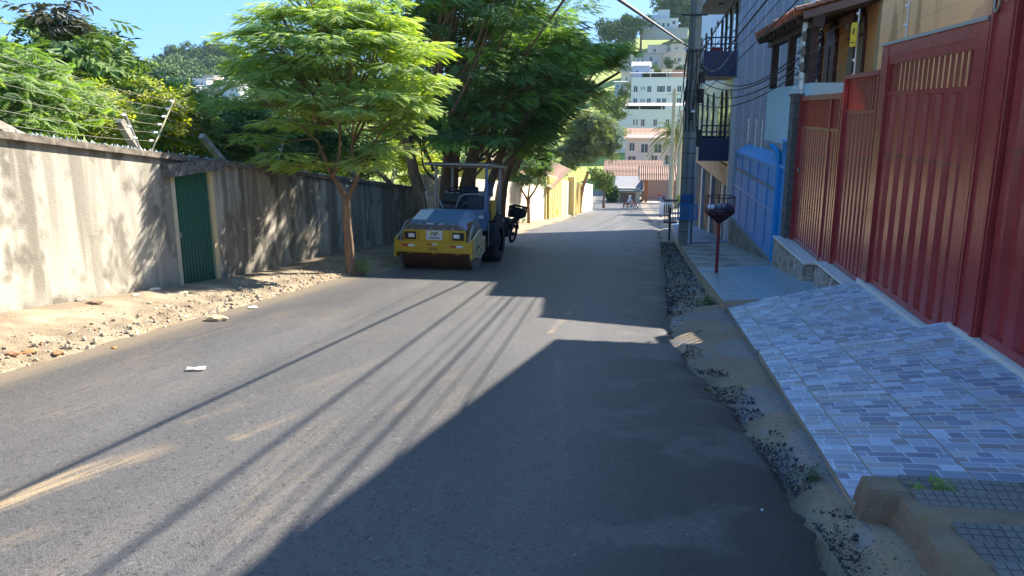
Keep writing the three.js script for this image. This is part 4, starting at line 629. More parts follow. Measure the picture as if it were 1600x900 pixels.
  const cope = []; const cq = (za, zb) => { const n = Math.ceil((za - zb) / 0.6); for (let i = 0; i < n; i++) { const a = lerp(za, zb, i / n), b = lerp(za, zb, (i + 1) / n), A = 0.075, ya = wallTop(a), yb = wallTop(b), P = (x, y, z) => V(x, y, z + 10); cope.push([P(A, ya - 0.1, a), P(A, yb - 0.1, b), P(A, yb - 0.015, b), P(A, ya - 0.015, a)], [P(A, ya - 0.015, a), P(A, yb - 0.015, b), P(-0.28, yb, b), P(-0.28, ya, a)], [P(-0.2, ya - 0.1, a), P(-0.2, yb - 0.1, b), P(A, yb - 0.1, b), P(A, ya - 0.1, a)], [P(-0.28, yb - 0.1, b), P(-0.28, ya - 0.1, a), P(-0.28, ya, a), P(-0.28, yb, b)]); } }; cq(9, -26.25);
  part(g, 'coping', quads(cope), mat([1, 1, 1], 0.95, { map: rep(mottled([0.10, 0.085, 0.065], [0.34, 0.28, 0.21], 53, 9, 0.03), 1.3), bumpMap: rep(grit, 0.4), bumpScale: 0.02 }));
  const lin = box(-0.2, 0.12, dTop, dTop + 0.2, zF - 0.18 + 10, zN + 0.22 + 10); part(g, 'lintel', lin, mat([1, 1, 1], 0.95, { map: rep(stoneT, 0.9), bumpMap: rep(grit, 0.3), bumpScale: 0.03 }));
  const jm = mat([0.60, 0.47, 0.24], 0.85); part(g, 'jamb', box(-0.12, 0.012, lo(zF), dTop, zF + 10, zF + 0.13 + 10), jm); part(g, 'jamb', box(-0.12, 0.012, lo(zN), dTop, zN - 0.10 + 10, zN + 10), mat([0.52, 0.45, 0.30], 0.85));
  const d = thing('green_door', 'dark green ribbed steel door set in the stained wall', 'door', [WXL - 0.04, wallFoot(DOORZ[0]) - 0.02, (DOORZ[0] + DOORZ[1]) / 2]);
  const gm = mat([0.012, 0.10, 0.062], 0.5, { bumpMap: rep(smooth, 0.4), bumpScale: 0.002 }), dh = dTop - d.position.y, dw = DOORZ[1] - DOORZ[0];
  const s = foldSheet(dw / 2 - 0.08, -dw / 2 + 0.08, 0.06, dh - 0.02, 0, 0.095, 0.018, 0.5); const mm = new THREE.Matrix4().makeScale(-1, 1, 1); s.applyMatrix4(mm); const pa = s.attributes.position.array; for (let i = 0; i < pa.length; i += 9) for (let k = 0; k < 3; k++) { const t = pa[i + 3 + k]; pa[i + 3 + k] = pa[i + 6 + k]; pa[i + 6 + k] = t; } s.computeVertexNormals(); part(d, 'leaf', s, gm);
  part(d, 'frame', [box(-0.03, 0.03, 0, dh - 0.005, -dw / 2, -dw / 2 + 0.06), box(-0.03, 0.03, 0, dh - 0.005, dw / 2 - 0.06, dw / 2), box(-0.03, 0.032, 0, 0.07, -dw / 2 + 0.06, dw / 2 - 0.06)], gm); part(d, 'lock', bx(0.02, 0.08, 0.04, 0.025, dh * 0.5, dw / 2 - 0.1), capM);
}
{ // crest: broken glass set in mortar, raking concrete posts, wires
  reseed(77); const sh = []; for (let z = 2; z > -26; z -= 0.028) { const h = rr(0.015, 0.06); sh.push(new THREE.ConeGeometry(rr(0.012, 0.035), h, 3).translate(0, h / 2, 0).applyMatrix4(new THREE.Matrix4().makeRotationFromEuler(new THREE.Euler(rr(-0.5, 0.5), rr(0, 6), rr(-0.5, 0.5)))).translate(WXL + rr(-0.2, 0.0), wallTop(z) - 0.01, z)); }
  tag(solo('glass_shards', 'broken pale glass shards set along the wall crest', 'glass shards', sh, mat([0.22, 0.27, 0.26], 0.2)), null, null, null, 'stuff');
  const pm = mat([1, 1, 1], 0.95, { map: rep(concreteT, 0.8) }), gr = 'raking concrete posts on the wall';
  const at = [], baseRow = [[28, 206, -30, 176], [215, 232, 190, 190], [346, 246, 318, 212], [422, 256, 405, 232], [560, 278, 540, 258], [610, 284, 590, 264]];
  for (const [bx0, by0, tx, ty] of baseRow) { const b = PX(bx0, by0, WXL - 0.18), t = PX(tx, ty, WXL - 0.24); const o = solo('raking_post', 'short square concrete post raking off the wall crest', 'post', [(() => { const L = b.distanceTo(t) + 0.15, d = t.clone().sub(b).normalize(), g = bx(0.10, L, 0.10); g.applyQuaternion(new THREE.Quaternion().setFromUnitVectors(V(0, 1, 0), d)); g.translate((b.x + t.x) / 2, (b.y + t.y) / 2 - 0.05, (b.z + t.z) / 2); return g; })()], pm, gr); }
  const rods = [[222, 232, 194, 175, 1], [233, 232, 272, 150, 0], [432, 258, 448, 214, 0], [148, 200, 184, 198, 1]];
  const pole = (px0, py0, px1, py1, m, lbl, n) => { const b = PX(px0, py0, WXL - 0.12), t = PX(px1, py1, WXL - 0.12); const d = t.clone().sub(b), h = d.y; return fencePost(lbl, b, h, V(d.x / h, 0, d.z / h), n, 'electric fence rods on the wall', m, h / (n + 0.2), 1, 0.016); };
  const a0 = (() => { const b = PX(-60, 190, WXL - 0.12); return [0, 1, 2, 3, 4, 5].map(i => b.clone().add(V(0, 0.85 - i * 0.16, 0))); })();
  const a1 = pole(233, 232, 272, 155, mat([0.35, 0.33, 0.16], 0.6), 'leaning yellowish fence rod with white insulators on the wall', 6);
  const a1b = pole(222, 232, 194, 175, galvM, 'leaning pale steel fence rod beside a raking post', 3);
  const a2 = pole(430, 258, 446, 214, galvM, 'slim fence rod farther along the wall by the bright tree', 5), a3 = pole(612, 286, 620, 262, galvM, 'far fence rod on the wall near the roller', 4);
  const wm = mat([0.26, 0.24, 0.20], 0.6, { metalness: 0.5 });
  for (let i = 0; i < 6; i++) solo('fence_wire', 'thin electric fence wire strung above the stained wall', 'wire', [cable(a0[i], a1[i], 0.04, 0.0024, 8), ...(a2[i] ? [cable(a1[i], a2[i], 0.05, 0.003, 8)] : []), ...(a3[i] ? [cable(a2[i], a3[i], 0.08, 0.003, 8)] : [])], wm, 'electric fence wires over the stained wall');
}
// ---------------------------------------------------------------- walls farther down the left side
{
  const rough = (a, b, s) => mat([1, 1, 1], 0.9, { map: rep(mottled(a, b, s, 5), 3), bumpMap: rep(grit, 0.8), bumpScale: 0.006 });
  const seg = (name, label, xa, za, xb, zb, h, m, foot = 0.1, capM_ = null, n = 6) => { const g = thing(name, label, 'wall', [xa, RY(za), za], 0); const q = []; for (let i = 0; i < n; i++) { const t0 = i / n, t1 = (i + 1) / n, za_ = lerp(za, zb, t0), zb_ = lerp(za, zb, t1), xa_ = lerp(xa, xb, t0), xb_ = lerp(xa, xb, t1); const P = (x, z, y) => V(x - xa, RY(z) + y - RY(za), z - za); const tp = z => RY(z) + h - RY(za); q.push([P(xa_, za_, -0.3), P(xb_, zb_, -0.3), V(xb_ - xa, tp(zb_), zb_ - za), V(xa_ - xa, tp(za_), za_ - za)], [P(xb_ - 0.2, zb_, -0.3), P(xa_ - 0.2, za_, -0.3), V(xa_ - 0.2 - xa, tp(za_), za_ - za), V(xb_ - 0.2 - xa, tp(zb_), zb_ - za)], [V(xa_ - xa, tp(za_), za_ - za), V(xb_ - xa, tp(zb_), zb_ - za), V(xb_ - 0.2 - xa, tp(zb_), zb_ - za), V(xa_ - 0.2 - xa, tp(za_), za_ - za)]); if (!i) q.push([P(xa - 0.2, za, -0.3), P(xa, za, -0.3), V(0, tp(za), 0), V(-0.2, tp(za), 0)]); } part(g, 'face', quads(q), m); return g; };
  const w2 = seg('render_wall', 'pale cream rendered wall behind the parked motorcycle', -7.0, -26.4, -5.35, -49.6, 2.35, rough([0.50, 0.42, 0.29], [0.72, 0.66, 0.52], 57)); 
  part(w2, 'meter_box', box(1.33, 1.37, -0.75, -0.35, -18.4, -18.1), blackM); const dz = thing('meter_cabinet', 'dark cabinet at the end of the stained wall', 'cabinet', [-6.96, wallTop(-26) - 0.75, -26.1]); part(dz, 'case', rbx(0.16, 0.7, 0.5, 0.02, 0, 0.35, 0), mat([0.03, 0.05, 0.10], 0.5)); part(dz, 'glass', box(0.08, 0.09, 0.1, 0.6, -0.2, 0.2), mat([0.02, 0.03, 0.05], 0.1));
  const yM = rough([0.66, 0.50, 0.17], [0.76, 0.60, 0.26], 59), yw = seg('yellow_wall', 'yellow front wall with upright ribs and a tall door', -5.25, -49.8, -5.05, -66, 2.9, yM);
  for (let i = 0; i < 8; i++) { const z = -50.6 - i * 1.2; part(yw, 'rib', box(0.03, 0.17, RY(z) - RY(-49.8) - 0.3, RY(z) - RY(-49.8) + 2.94, z + 49.8 - 0.28, z + 49.8 + 0.28), yM); }
  part(yw, 'coping', box(-0.3, 0.2, 2.0, 2.0001, -0.1, -0.05), yM); part(yw, 'door', box(0.10, 0.16, RY(-62) - RY(-49.8), RY(-62) - RY(-49.8) + 2.1, -13.2, -12.0), mat([0.30, 0.30, 0.22], 0.7)); part(yw, 'gate_grille', box(0.12, 0.2, RY(-64.8) - RY(-49.8), RY(-64.8) - RY(-49.8) + 2.7, -15.8, -14.2), mat([0.55, 0.55, 0.5], 0.6));
  const w3 = seg('cream_wall', 'cream ribbed wall beyond the yellow house', -4.95, -66.4, -4.75, -82, 2.9, rough([0.66, 0.52, 0.27], [0.78, 0.66, 0.40], 63)); for (let i = 0; i < 7; i++) { const z = -68 - i * 1.6; part(w3, 'rib', box(0.1, 0.3, RY(z) - RY(-66.4) - 0.3, RY(z) - RY(-66.4) + 2.9, z + 66.4 - 0.2, z + 66.4 + 0.2), yM); } part(w3, 'pier', box(-0.2, 0.35, -0.3, 3.3, -0.3, 0.4), yM);
  seg('white_wall', 'white gabled wall end beyond the cream wall', -4.7, -82.3, -4.3, -92, 3.0, rough([0.72, 0.70, 0.62], [0.82, 0.80, 0.72], 67));
  const h = thing('yellow_house', 'small yellow house with a clay tile roof behind its wall', 'house', [-9.2, RY(-58), -58]); part(h, 'wall', box(-3.6, 3.6, -1, 3.1, -6.5, 7.5), yM);
  const rq = []; const wav = (x0, y0, x1, y1, za, zb, n) => { for (let i = 0; i < n; i++) { const z0 = lerp(za, zb, i / n), z1 = lerp(za, zb, (i + 0.5) / n), z2 = lerp(za, zb, (i + 1) / n), k = 0.07; rq.push([V(x0, y0, z0), V(x0, y0 + k, z1), V(x1, y1 + k, z1), V(x1, y1, z0)], [V(x0, y0 + k, z1), V(x0, y0, z2), V(x1, y1, z2), V(x1, y1 + k, z1)]); } }; wav(4.3, 2.95, 0, 4.9, 8.2, -7.2, 70); wav(-4.3, 2.95, 0, 4.9, 8.2, -7.2, 70);
  part(h, 'roof', quads(rq), mat([1, 1, 1], 0.85, { map: rep(roofT, 3), side: THREE.DoubleSide })); part(h, 'gable', [extrude([[-3.6, 3.1], [3.6, 3.1], [0, 4.75]], 0.2, new THREE.Matrix4().makeTranslation(0, 0, 7.4))], yM); for (const vz of [8.15, -7.15]) part(h, 'verge', [bx(4.8, 0.12, 0.2, 2.15, 3.98, vz, 0, 0, -0.426)], mat([0.6, 0.5, 0.34], 0.9));
}
// ================================================================ trees and shrubs
function leafGeo(leaves) {                                          // leaves: [pos, dir, length, width, normalHint] -> folded diamond, 4 triangles
  const P = [], N = [];
  for (const [p, d, L, w, nrm] of leaves) {
    const s = d.clone().cross(nrm).normalize(), n = s.clone().cross(d).normalize();
    const a = p, b = p.clone().addScaledVector(d, L * 0.45).addScaledVector(s, w / 2).addScaledVector(n, L * 0.04), c = p.clone().addScaledVector(d, L).addScaledVector(n, -L * 0.10), e = p.clone().addScaledVector(d, L * 0.45).addScaledVector(s, -w / 2).addScaledVector(n, L * 0.04), m = p.clone().addScaledVector(d, L * 0.5).addScaledVector(n, -L * 0.02);
    for (const t of [[a, b, m], [b, c, m], [c, e, m], [e, a, m]]) for (const q of t) P.push(q.x, q.y, q.z);
  }
  const g = new THREE.BufferGeometry(); g.setAttribute('position', new THREE.Float32BufferAttribute(P, 3)); g.computeVertexNormals(); g.setAttribute('uv', new THREE.Float32BufferAttribute(new Float32Array(P.length / 3 * 2), 2)); return g;
}
const UP = V(0, 1, 0);
const frondGeo = (() => {                                           // feathery compound frond, about 0.42 m
  const r = []; for (let i = 0; i < 9; i++) { const t = (i + 0.6) / 9, x = t * 0.42, y = -0.10 * t * t, L = 0.125 * Math.sin(Math.PI * (0.18 + 0.74 * t)); for (const s of [-1, 1]) r.push([V(x, y, 0), V(0.45, -0.22, s).normalize(), L, 0.052, UP]); } r.push([V(0.40, -0.09, 0), V(1, -0.4, 0).normalize(), 0.08, 0.035, UP]); return leafGeo(r); })();
const sprigGeo = (() => { reseed(31); const r = []; for (let i = 0; i < 9; i++) { const t = i / 9, a = i * 2.4; r.push([V(t * 0.22, 0.01 * Math.sin(a), 0), V(0.5, 0.25 * Math.sin(a), Math.cos(a)).normalize(), rr(0.09, 0.13), rr(0.04, 0.055), UP]); } return leafGeo(r); })();
const bigLeafGeo = (() => { reseed(37); const r = []; for (let i = 0; i < 7; i++) { const t = i / 7, a = i * 2.4; r.push([V(t * 0.4, 0, 0), V(0.6, -0.25, Math.cos(a) > 0 ? 0.8 : -0.8).normalize(), rr(0.26, 0.34), rr(0.09, 0.12), UP]); } r.push([V(0.4, 0, 0), V(1, -0.1, 0), 0.3, 0.1, UP]); return leafGeo(r); })();
const tuftGeo = (() => { reseed(41); const r = []; for (let i = 0; i < 26; i++) { const d = V(rr(-1, 1), rr(-0.5, 1), rr(-1, 1)).normalize(); r.push([d.clone().multiplyScalar(rr(0.25, 0.9)), V(rr(-1, 1), rr(-0.4, 0.6), rr(-1, 1)).normalize(), rr(0.35, 0.6), rr(0.25, 0.4), d]); } return leafGeo(r); })();
const leafM = (t = 0.42, rough = 1) => mat([1, 1, 1], rough, { phys: true, transmission: t, thickness: 0, side: THREE.DoubleSide });
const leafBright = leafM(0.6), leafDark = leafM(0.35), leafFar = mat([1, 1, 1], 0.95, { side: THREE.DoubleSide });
// clusters: [[x,y,z,rx,ry,rz,count]...] local to the tree; leaves lie roughly level, tips outwards
function foliage(parent, name, geo, m, clusters, cols, size, o = {}) {
  let n = 0; for (const c of clusters) n += c[6]; const im = new THREE.InstancedMesh(geo, m, n); im.name = name; let k = 0; const M = new THREE.Matrix4(), q = new THREE.Quaternion(), col = new THREE.Color();
  for (const [x, y, z, rx, ry, rz, cnt] of clusters) { const tone = rnd();
    for (let i = 0; i < cnt; i++) {
      const a = rnd() * 6.2832, w = Math.cbrt(rnd()), u = rr(-1, 1), s = Math.sqrt(1 - u * u), px = Math.cos(a) * s * w * rx, py = u * w * ry, pz = Math.sin(a) * s * w * rz;
      const yaw = o.random ? rnd() * 6.28 : -Math.atan2(pz + rr(-0.3, 0.3) * rz, px + rr(-0.3, 0.3) * rx);
      q.setFromEuler(new THREE.Euler(rr(-1, 1) * (o.tilt || 0.45), yaw, rr(-1, 0.7) * (o.droop || 0.5), 'YXZ')); const sc = size * rr(0.7, 1.25);
      M.compose(V(x + px, y + py, z + pz), q, V(sc, sc, sc)); im.setMatrixAt(k, M);
      const t = clamp(0.45 * tone + 0.55 * rnd()) + (o.flush && tone > 0.8 ? 0.55 : 0), [c0, c1] = cols; col.setRGB(lerp(c0[0], c1[0], t), lerp(c0[1], c1[1], t), lerp(c0[2], c1[2], t)); im.setColorAt(k, col); k++;  // flush: backlit sun brightness put into the colour of some clusters
    } }
  im.castShadow = im.receiveShadow = true; parent.add(im); im.userData.kind = 'stuff'; return im;
}
const barkM = mat([1.8, 1.6, 1.5], 0.95, { map: rep(barkT, 0.8, 1.2), bumpMap: rep(barkB, 0.5, 1.0), bumpScale: 0.03 });
const paleBarkM = mat([1.55, 1.5, 1.35], 0.9, { map: rep(barkT, 0.8, 1.2), bumpMap: rep(barkB, 0.6, 1.2), bumpScale: 0.012 });
const limb = (g, name, pts, r0, r1, m = barkM, n = 14) => { const c = curve(pts.map(p => V(...p)), n); return part(g, name, sweep(c, c.map((_, i) => lerp(r0, r1, i / n)), 10, 0.25), m); };
function pads(c, R, n, pr, cnt, o = {}) {                             // pads spread through a dome; denser outside
  const out = []; for (let i = 0; i < n; i++) { const u = lerp(-0.75, 1, Math.pow(rnd(), 0.8)), a = rnd() * 6.2832, s = Math.sqrt(1 - Math.min(1, u * u)), w = lerp(0.35, 1, Math.sqrt(rnd())); const k = rr(0.75, 1.25); let x = Math.cos(a) * s * w * R[0], y = u * w * R[1], z = Math.sin(a) * s * w * R[2]; if (o.keep && !o.keep(c[0] + x, c[1] + y, c[2] + z)) { i -= 0.9; continue; } out.push([c[0] + x, c[1] + y, c[2] + z, pr * k, pr * k * (o.flat || 0.34), pr * k, Math.round(cnt * k)]); } return out; }
function twigs(g, hub, cl, r, m = barkM, every = 2) { const b = []; cl.forEach((c, i) => { if (i % every) return; const e = V(c[0], c[1] - 0.1, c[2]), h = hub(e), mid = h.clone().lerp(e, 0.5).add(V(rr(-0.15, 0.15), rr(-0.25, 0.05), rr(-0.15, 0.15))); b.push(sweep(curve([h, mid, e], 6), [0, 1, 2, 3, 4, 5, 6].map(k => lerp(r, 0.012, k / 6)), 5)); }); if (b.length) { const o = part(g, 'twigs', b, m); o.userData.kind = 'stuff'; } }

{ // young bright-leaved tree on the footway
  reseed(1001); const p = PG(547, 422, 0.1), g = thing('young_tree', 'young tree with bright feathery yellow-green crown on the dirt footway', 'tree', [p.x, verge(p.x, p.z) - 0.03, p.z]);
  const to = (px, py, dz = 0) => { const q = PZ(px, py, p.z + dz); return [q.x - p.x, q.y - p.y, q.z - p.z]; };
  limb(g, 'trunk', [[0, -0.1, 0], to(546, 380), to(542, 335), to(541, 300)], 0.10, 0.075, paleBarkM, 16);
  const a = to(541, 303), L1 = to(515, 258), L2 = to(497, 212, 0.3), M1 = to(521, 262, 0.1), M2 = to(531, 185, -0.2), R1 = to(559, 255, 0.1), R2 = to(549, 220, 0.2);
  limb(g, 'branch', [a, to(525, 275), L1, to(505, 235, 0.2), L2], 0.062, 0.03, paleBarkM); limb(g, 'branch', [L1, M1, to(530, 225, -0.1), M2, to(540, 120, -0.2)], 0.05, 0.02, paleBarkM); limb(g, 'branch', [a, to(553, 280), R1, R2, to(575, 150, 0.4)], 0.055, 0.02, paleBarkM);
  limb(g, 'branch', [M2, to(470, 110, 0.4), to(410, 70, 0.5)], 0.03, 0.01, paleBarkM); limb(g, 'branch', [R2, to(600, 130, -0.3), to(650, 90, -0.6)], 0.03, 0.01, paleBarkM); limb(g, 'branch', [L2, to(450, 170, 0.5), to(400, 150, 0.8)], 0.026, 0.01, paleBarkM); limb(g, 'branch', [R1, to(600, 190, 0.6), to(640, 160, 0.9)], 0.026, 0.01, paleBarkM);
  const C = to(524, 106); const cl = pads(C, [1.85, 1.6, 1.75], 112, 0.45, 95, { flat: 0.24 });
  for (const [px, py, dz] of [[440, 236, 0.8], [470, 246, 0.3], [400, 205, 0.4], [600, 222, 0.5], [630, 190, 0.2], [572, 244, 0.7], [380, 90, 0], [360, 150, 0.2], [668, 118, -0.2], [660, 70, 0.2], [645, 158, 0.4], [370, 45, 0], [610, 20, 0], [520, 5, 0], [450, 10, 0.3]]) { const t = to(px, py, dz); cl.push([t[0], t[1], t[2], 0.5, 0.14, 0.5, 105]); }
  twigs(g, e => V(lerp(a[0], e.x, 0.35), lerp(M2[1] - 0.2, e.y, 0.4), lerp(0, e.z, 0.35)), cl, 0.02, paleBarkM, 2);
  foliage(g, 'crown', frondGeo, leafBright, cl, [[0.15, 0.30, 0.012], [0.56, 0.68, 0.016]], 0.54, { tilt: 0.3, droop: 0.35 });
  // weeds at the foot
}
function bigTree(label, base, crowns, limbs, cols, o = {}) {
  const g = thing('shade_tree', label, 'tree', [base.x, base.y, base.z], 0, 'dark shade trees behind the roller');
  const lim = (x, y) => { const wx = base.x + x + 0.45, wy = base.y + y; return wx < (wy < 3.9 ? -3.0 + (wy - 0.2) * 0.72 : wy < 4.9 ? -1.9 : -0.6); }; o.keep = lim;
  limbs.forEach(([pts, r0, r1, nm]) => limb(g, nm || 'branch', pts, r0, r1)); const cl = []; for (const [c, R, n, pr, cnt] of crowns) cl.push(...pads(c, R, Math.round(n * 0.95), pr * 0.9, Math.round(cnt * 1.25), { flat: 0.30, keep: o.keep }));
  twigs(g, o.hub || (e => V(e.x * 0.45, Math.max(2.0, e.y * 0.62), e.z * 0.45)), cl, 0.05, barkM, 3);
  foliage(g, 'crown', frondGeo, leafDark, cl, cols, o.size || 0.85, { tilt: 0.35, droop: 0.5, flush: true });  // flush colours some sprays as if lit from behind
}
{
  reseed(2002); const D = [[0.05, 0.14, 0.024], [0.26, 0.44, 0.032]], S = [[0.09, 0.22, 0.02], [0.42, 0.58, 0.03]];
  const B = (x, z) => V(x, verge(x, z) - 0.05, z);
  bigTree('tall shade tree with a leaning reddish trunk beside the wall', B(-5.95, -22.4), [[[0.0, 6.9, 0.2], [3.4, 2.4, 3.0], 70, 0.75, 60], [[-3.6, 8.2, 2.2], [2.4, 1.2, 2.0], 22, 0.7, 50]], [[[[0, -0.2, 0], [-0.08, 1.2, 0.0], [-0.35, 2.6, 0.05], [-0.6, 4.2, 0.1], [-0.4, 6, 0.2]], 0.21, 0.10, 'trunk'], [[[-0.45, 3.4, 0.05], [-1.4, 5.2, 0.8], [-3.2, 7.6, 1.8]], 0.1, 0.04], [[[-0.6, 4.4, 0.1], [0.4, 5.8, 0.3], [1.6, 7.2, 0.6]], 0.09, 0.04]], D);
  bigTree('massive shade tree with two thick ribbed trunks behind the roller', B(-5.75, -24.6), [[[1.2, 5.2, 0], [3.2, 2.6, 3.0], 80, 0.8, 62], [[0.6, 3.6, 1.6], [1.9, 0.8, 1.2], 16, 0.6, 60], [[2.6, 8.0, 0.5], [3.4, 2.0, 3], 40, 0.8, 55]], [[[[0, -0.2, 0], [0.02, 1.1, 0], [0.1, 2.4, 0], [0.35, 4.0, 0], [0.6, 6, 0.2]], 0.36, 0.16, 'trunk'], [[[0.25, -0.2, 0.12], [0.42, 1.0, 0.1], [0.7, 2.2, 0.1], [1.2, 4.0, 0.2], [2.0, 6.2, 0.3]], 0.26, 0.10, 'trunk'], [[[0.2, 2.8, 0], [-0.9, 4.4, -0.4], [-1.4, 5.6, -0.8]], 0.13, 0.05], [[[1.0, 3.4, 0.1], [2.2, 4.6, 0.8], [3.4, 5.2, 1.2]], 0.1, 0.04]], D);
  bigTree('dark shade tree with two slim trunks beside the big ribbed one', B(-5.5, -27.2), [[[2.6, 5.6, -0.5], [3.6, 2.6, 3.0], 75, 0.85, 60], [[1.6, 3.7, 0.4], [1.6, 0.8, 1.4], 14, 0.65, 60]], [[[[0, -0.2, 0], [-0.05, 1.4, 0], [0.1, 2.8, 0], [0.7, 4.6, 0]], 0.24, 0.12, 'trunk'], [[[0.3, -0.2, 0], [0.45, 1.2, 0], [0.9, 2.6, 0], [1.9, 4.8, 0.2], [3.0, 6.2, 0.3]], 0.2, 0.08, 'trunk'], [[[0.6, 4.3, 0], [-0.6, 5.6, -0.5], [-1.6, 6.8, -1]], 0.1, 0.04]], D);
  bigTree('forked shade tree arching over the street beside the motorcycle', B(-5.15, -31.0), [[[3.6, 6.0, 0.4], [2.9, 2.2, 2.6], 66, 0.85, 56], [[5.3, 6.9, 0.2], [1.8, 0.9, 1.6], 24, 0.8, 56], [[2.2, 4.1, 0.4], [2.2, 1.0, 1.8], 28, 0.75, 54], [[3.9, 4.4, 0.3], [1.1, 0.9, 1.2], 12, 0.7, 52]], [[[[0, -0.2, 0], [0.04, 1.3, 0], [0.2, 2.3, 0], [0.55, 3.2, 0], [1.1, 4.4, 0.1]], 0.27, 0.13, 'trunk'], [[[0.2, 2.1, 0], [-0.3, 2.9, 0], [-0.75, 3.9, 0.1]], 0.11, 0.05], [[[1.0, 4.2, 0.1], [2.6, 5.2, 0.2], [4.6, 6.4, 0.2]], 0.12, 0.04], [[[0.9, 4.0, 0.1], [1.8, 5.6, 0], [2.4, 7, 0]], 0.1, 0.04]], S);
  // roadside small tree, lit
  const q = PG(826, 350, 0.1), st = thing('small_tree', 'small round-headed tree before the pale cream wall', 'tree', [q.x, RY(q.z) + 0.1, q.z]);
  limb(st, 'trunk', [[0, -0.1, 0], [-0.02, 0.8, 0], [-0.05, 1.35, 0]], 0.1, 0.08); limb(st, 'branch', [[-0.05, 1.3, 0], [-0.45, 2.0, 0.1], [-0.8, 2.8, 0.2]], 0.06, 0.02); limb(st, 'branch', [[-0.05, 1.3, 0], [0.4, 2.0, 0], [0.7, 2.9, 0]], 0.06, 0.02); limb(st, 'branch', [[-0.05, 1.3, 0], [0.0, 2.2, -0.3], [0, 3, -0.5]], 0.05, 0.02);
  foliage(st, 'crown', sprigGeo, leafBright, pads([-0.1, 3.1, 0], [1.35, 1.2, 1.3], 44, 0.42, 44, { flat: 0.7 }), [[0.05, 0.13, 0.01], [0.15, 0.26, 0.02]], 1.3, { random: true, tilt: 0.7, droop: 0.8 });
  const f = V(-3.6, RY(-76), -76), ft = thing('round_tree', 'big rounded tree with reddish tips beyond the yellow house', 'tree', [f.x, f.y, f.z]); limb(ft, 'trunk', [[-1.2, -0.2, 0], [-1.0, 2, 0], [-0.4, 4, 0]], 0.24, 0.14);
  foliage(ft, 'crown', sprigGeo, leafBright, [...pads([0.1, 7.0, 0], [2.5, 2.6, 2.6], 70, 0.7, 42, { flat: 0.7 }), ...pads([-2.2, 5.2, 0.5], [1.7, 1.6, 1.8], 30, 0.6, 40, { flat: 0.7 })], [[0.06, 0.12, 0.02], [0.18, 0.22, 0.05]], 2.1, { random: true, tilt: 0.7, droop: 0.8 });
}
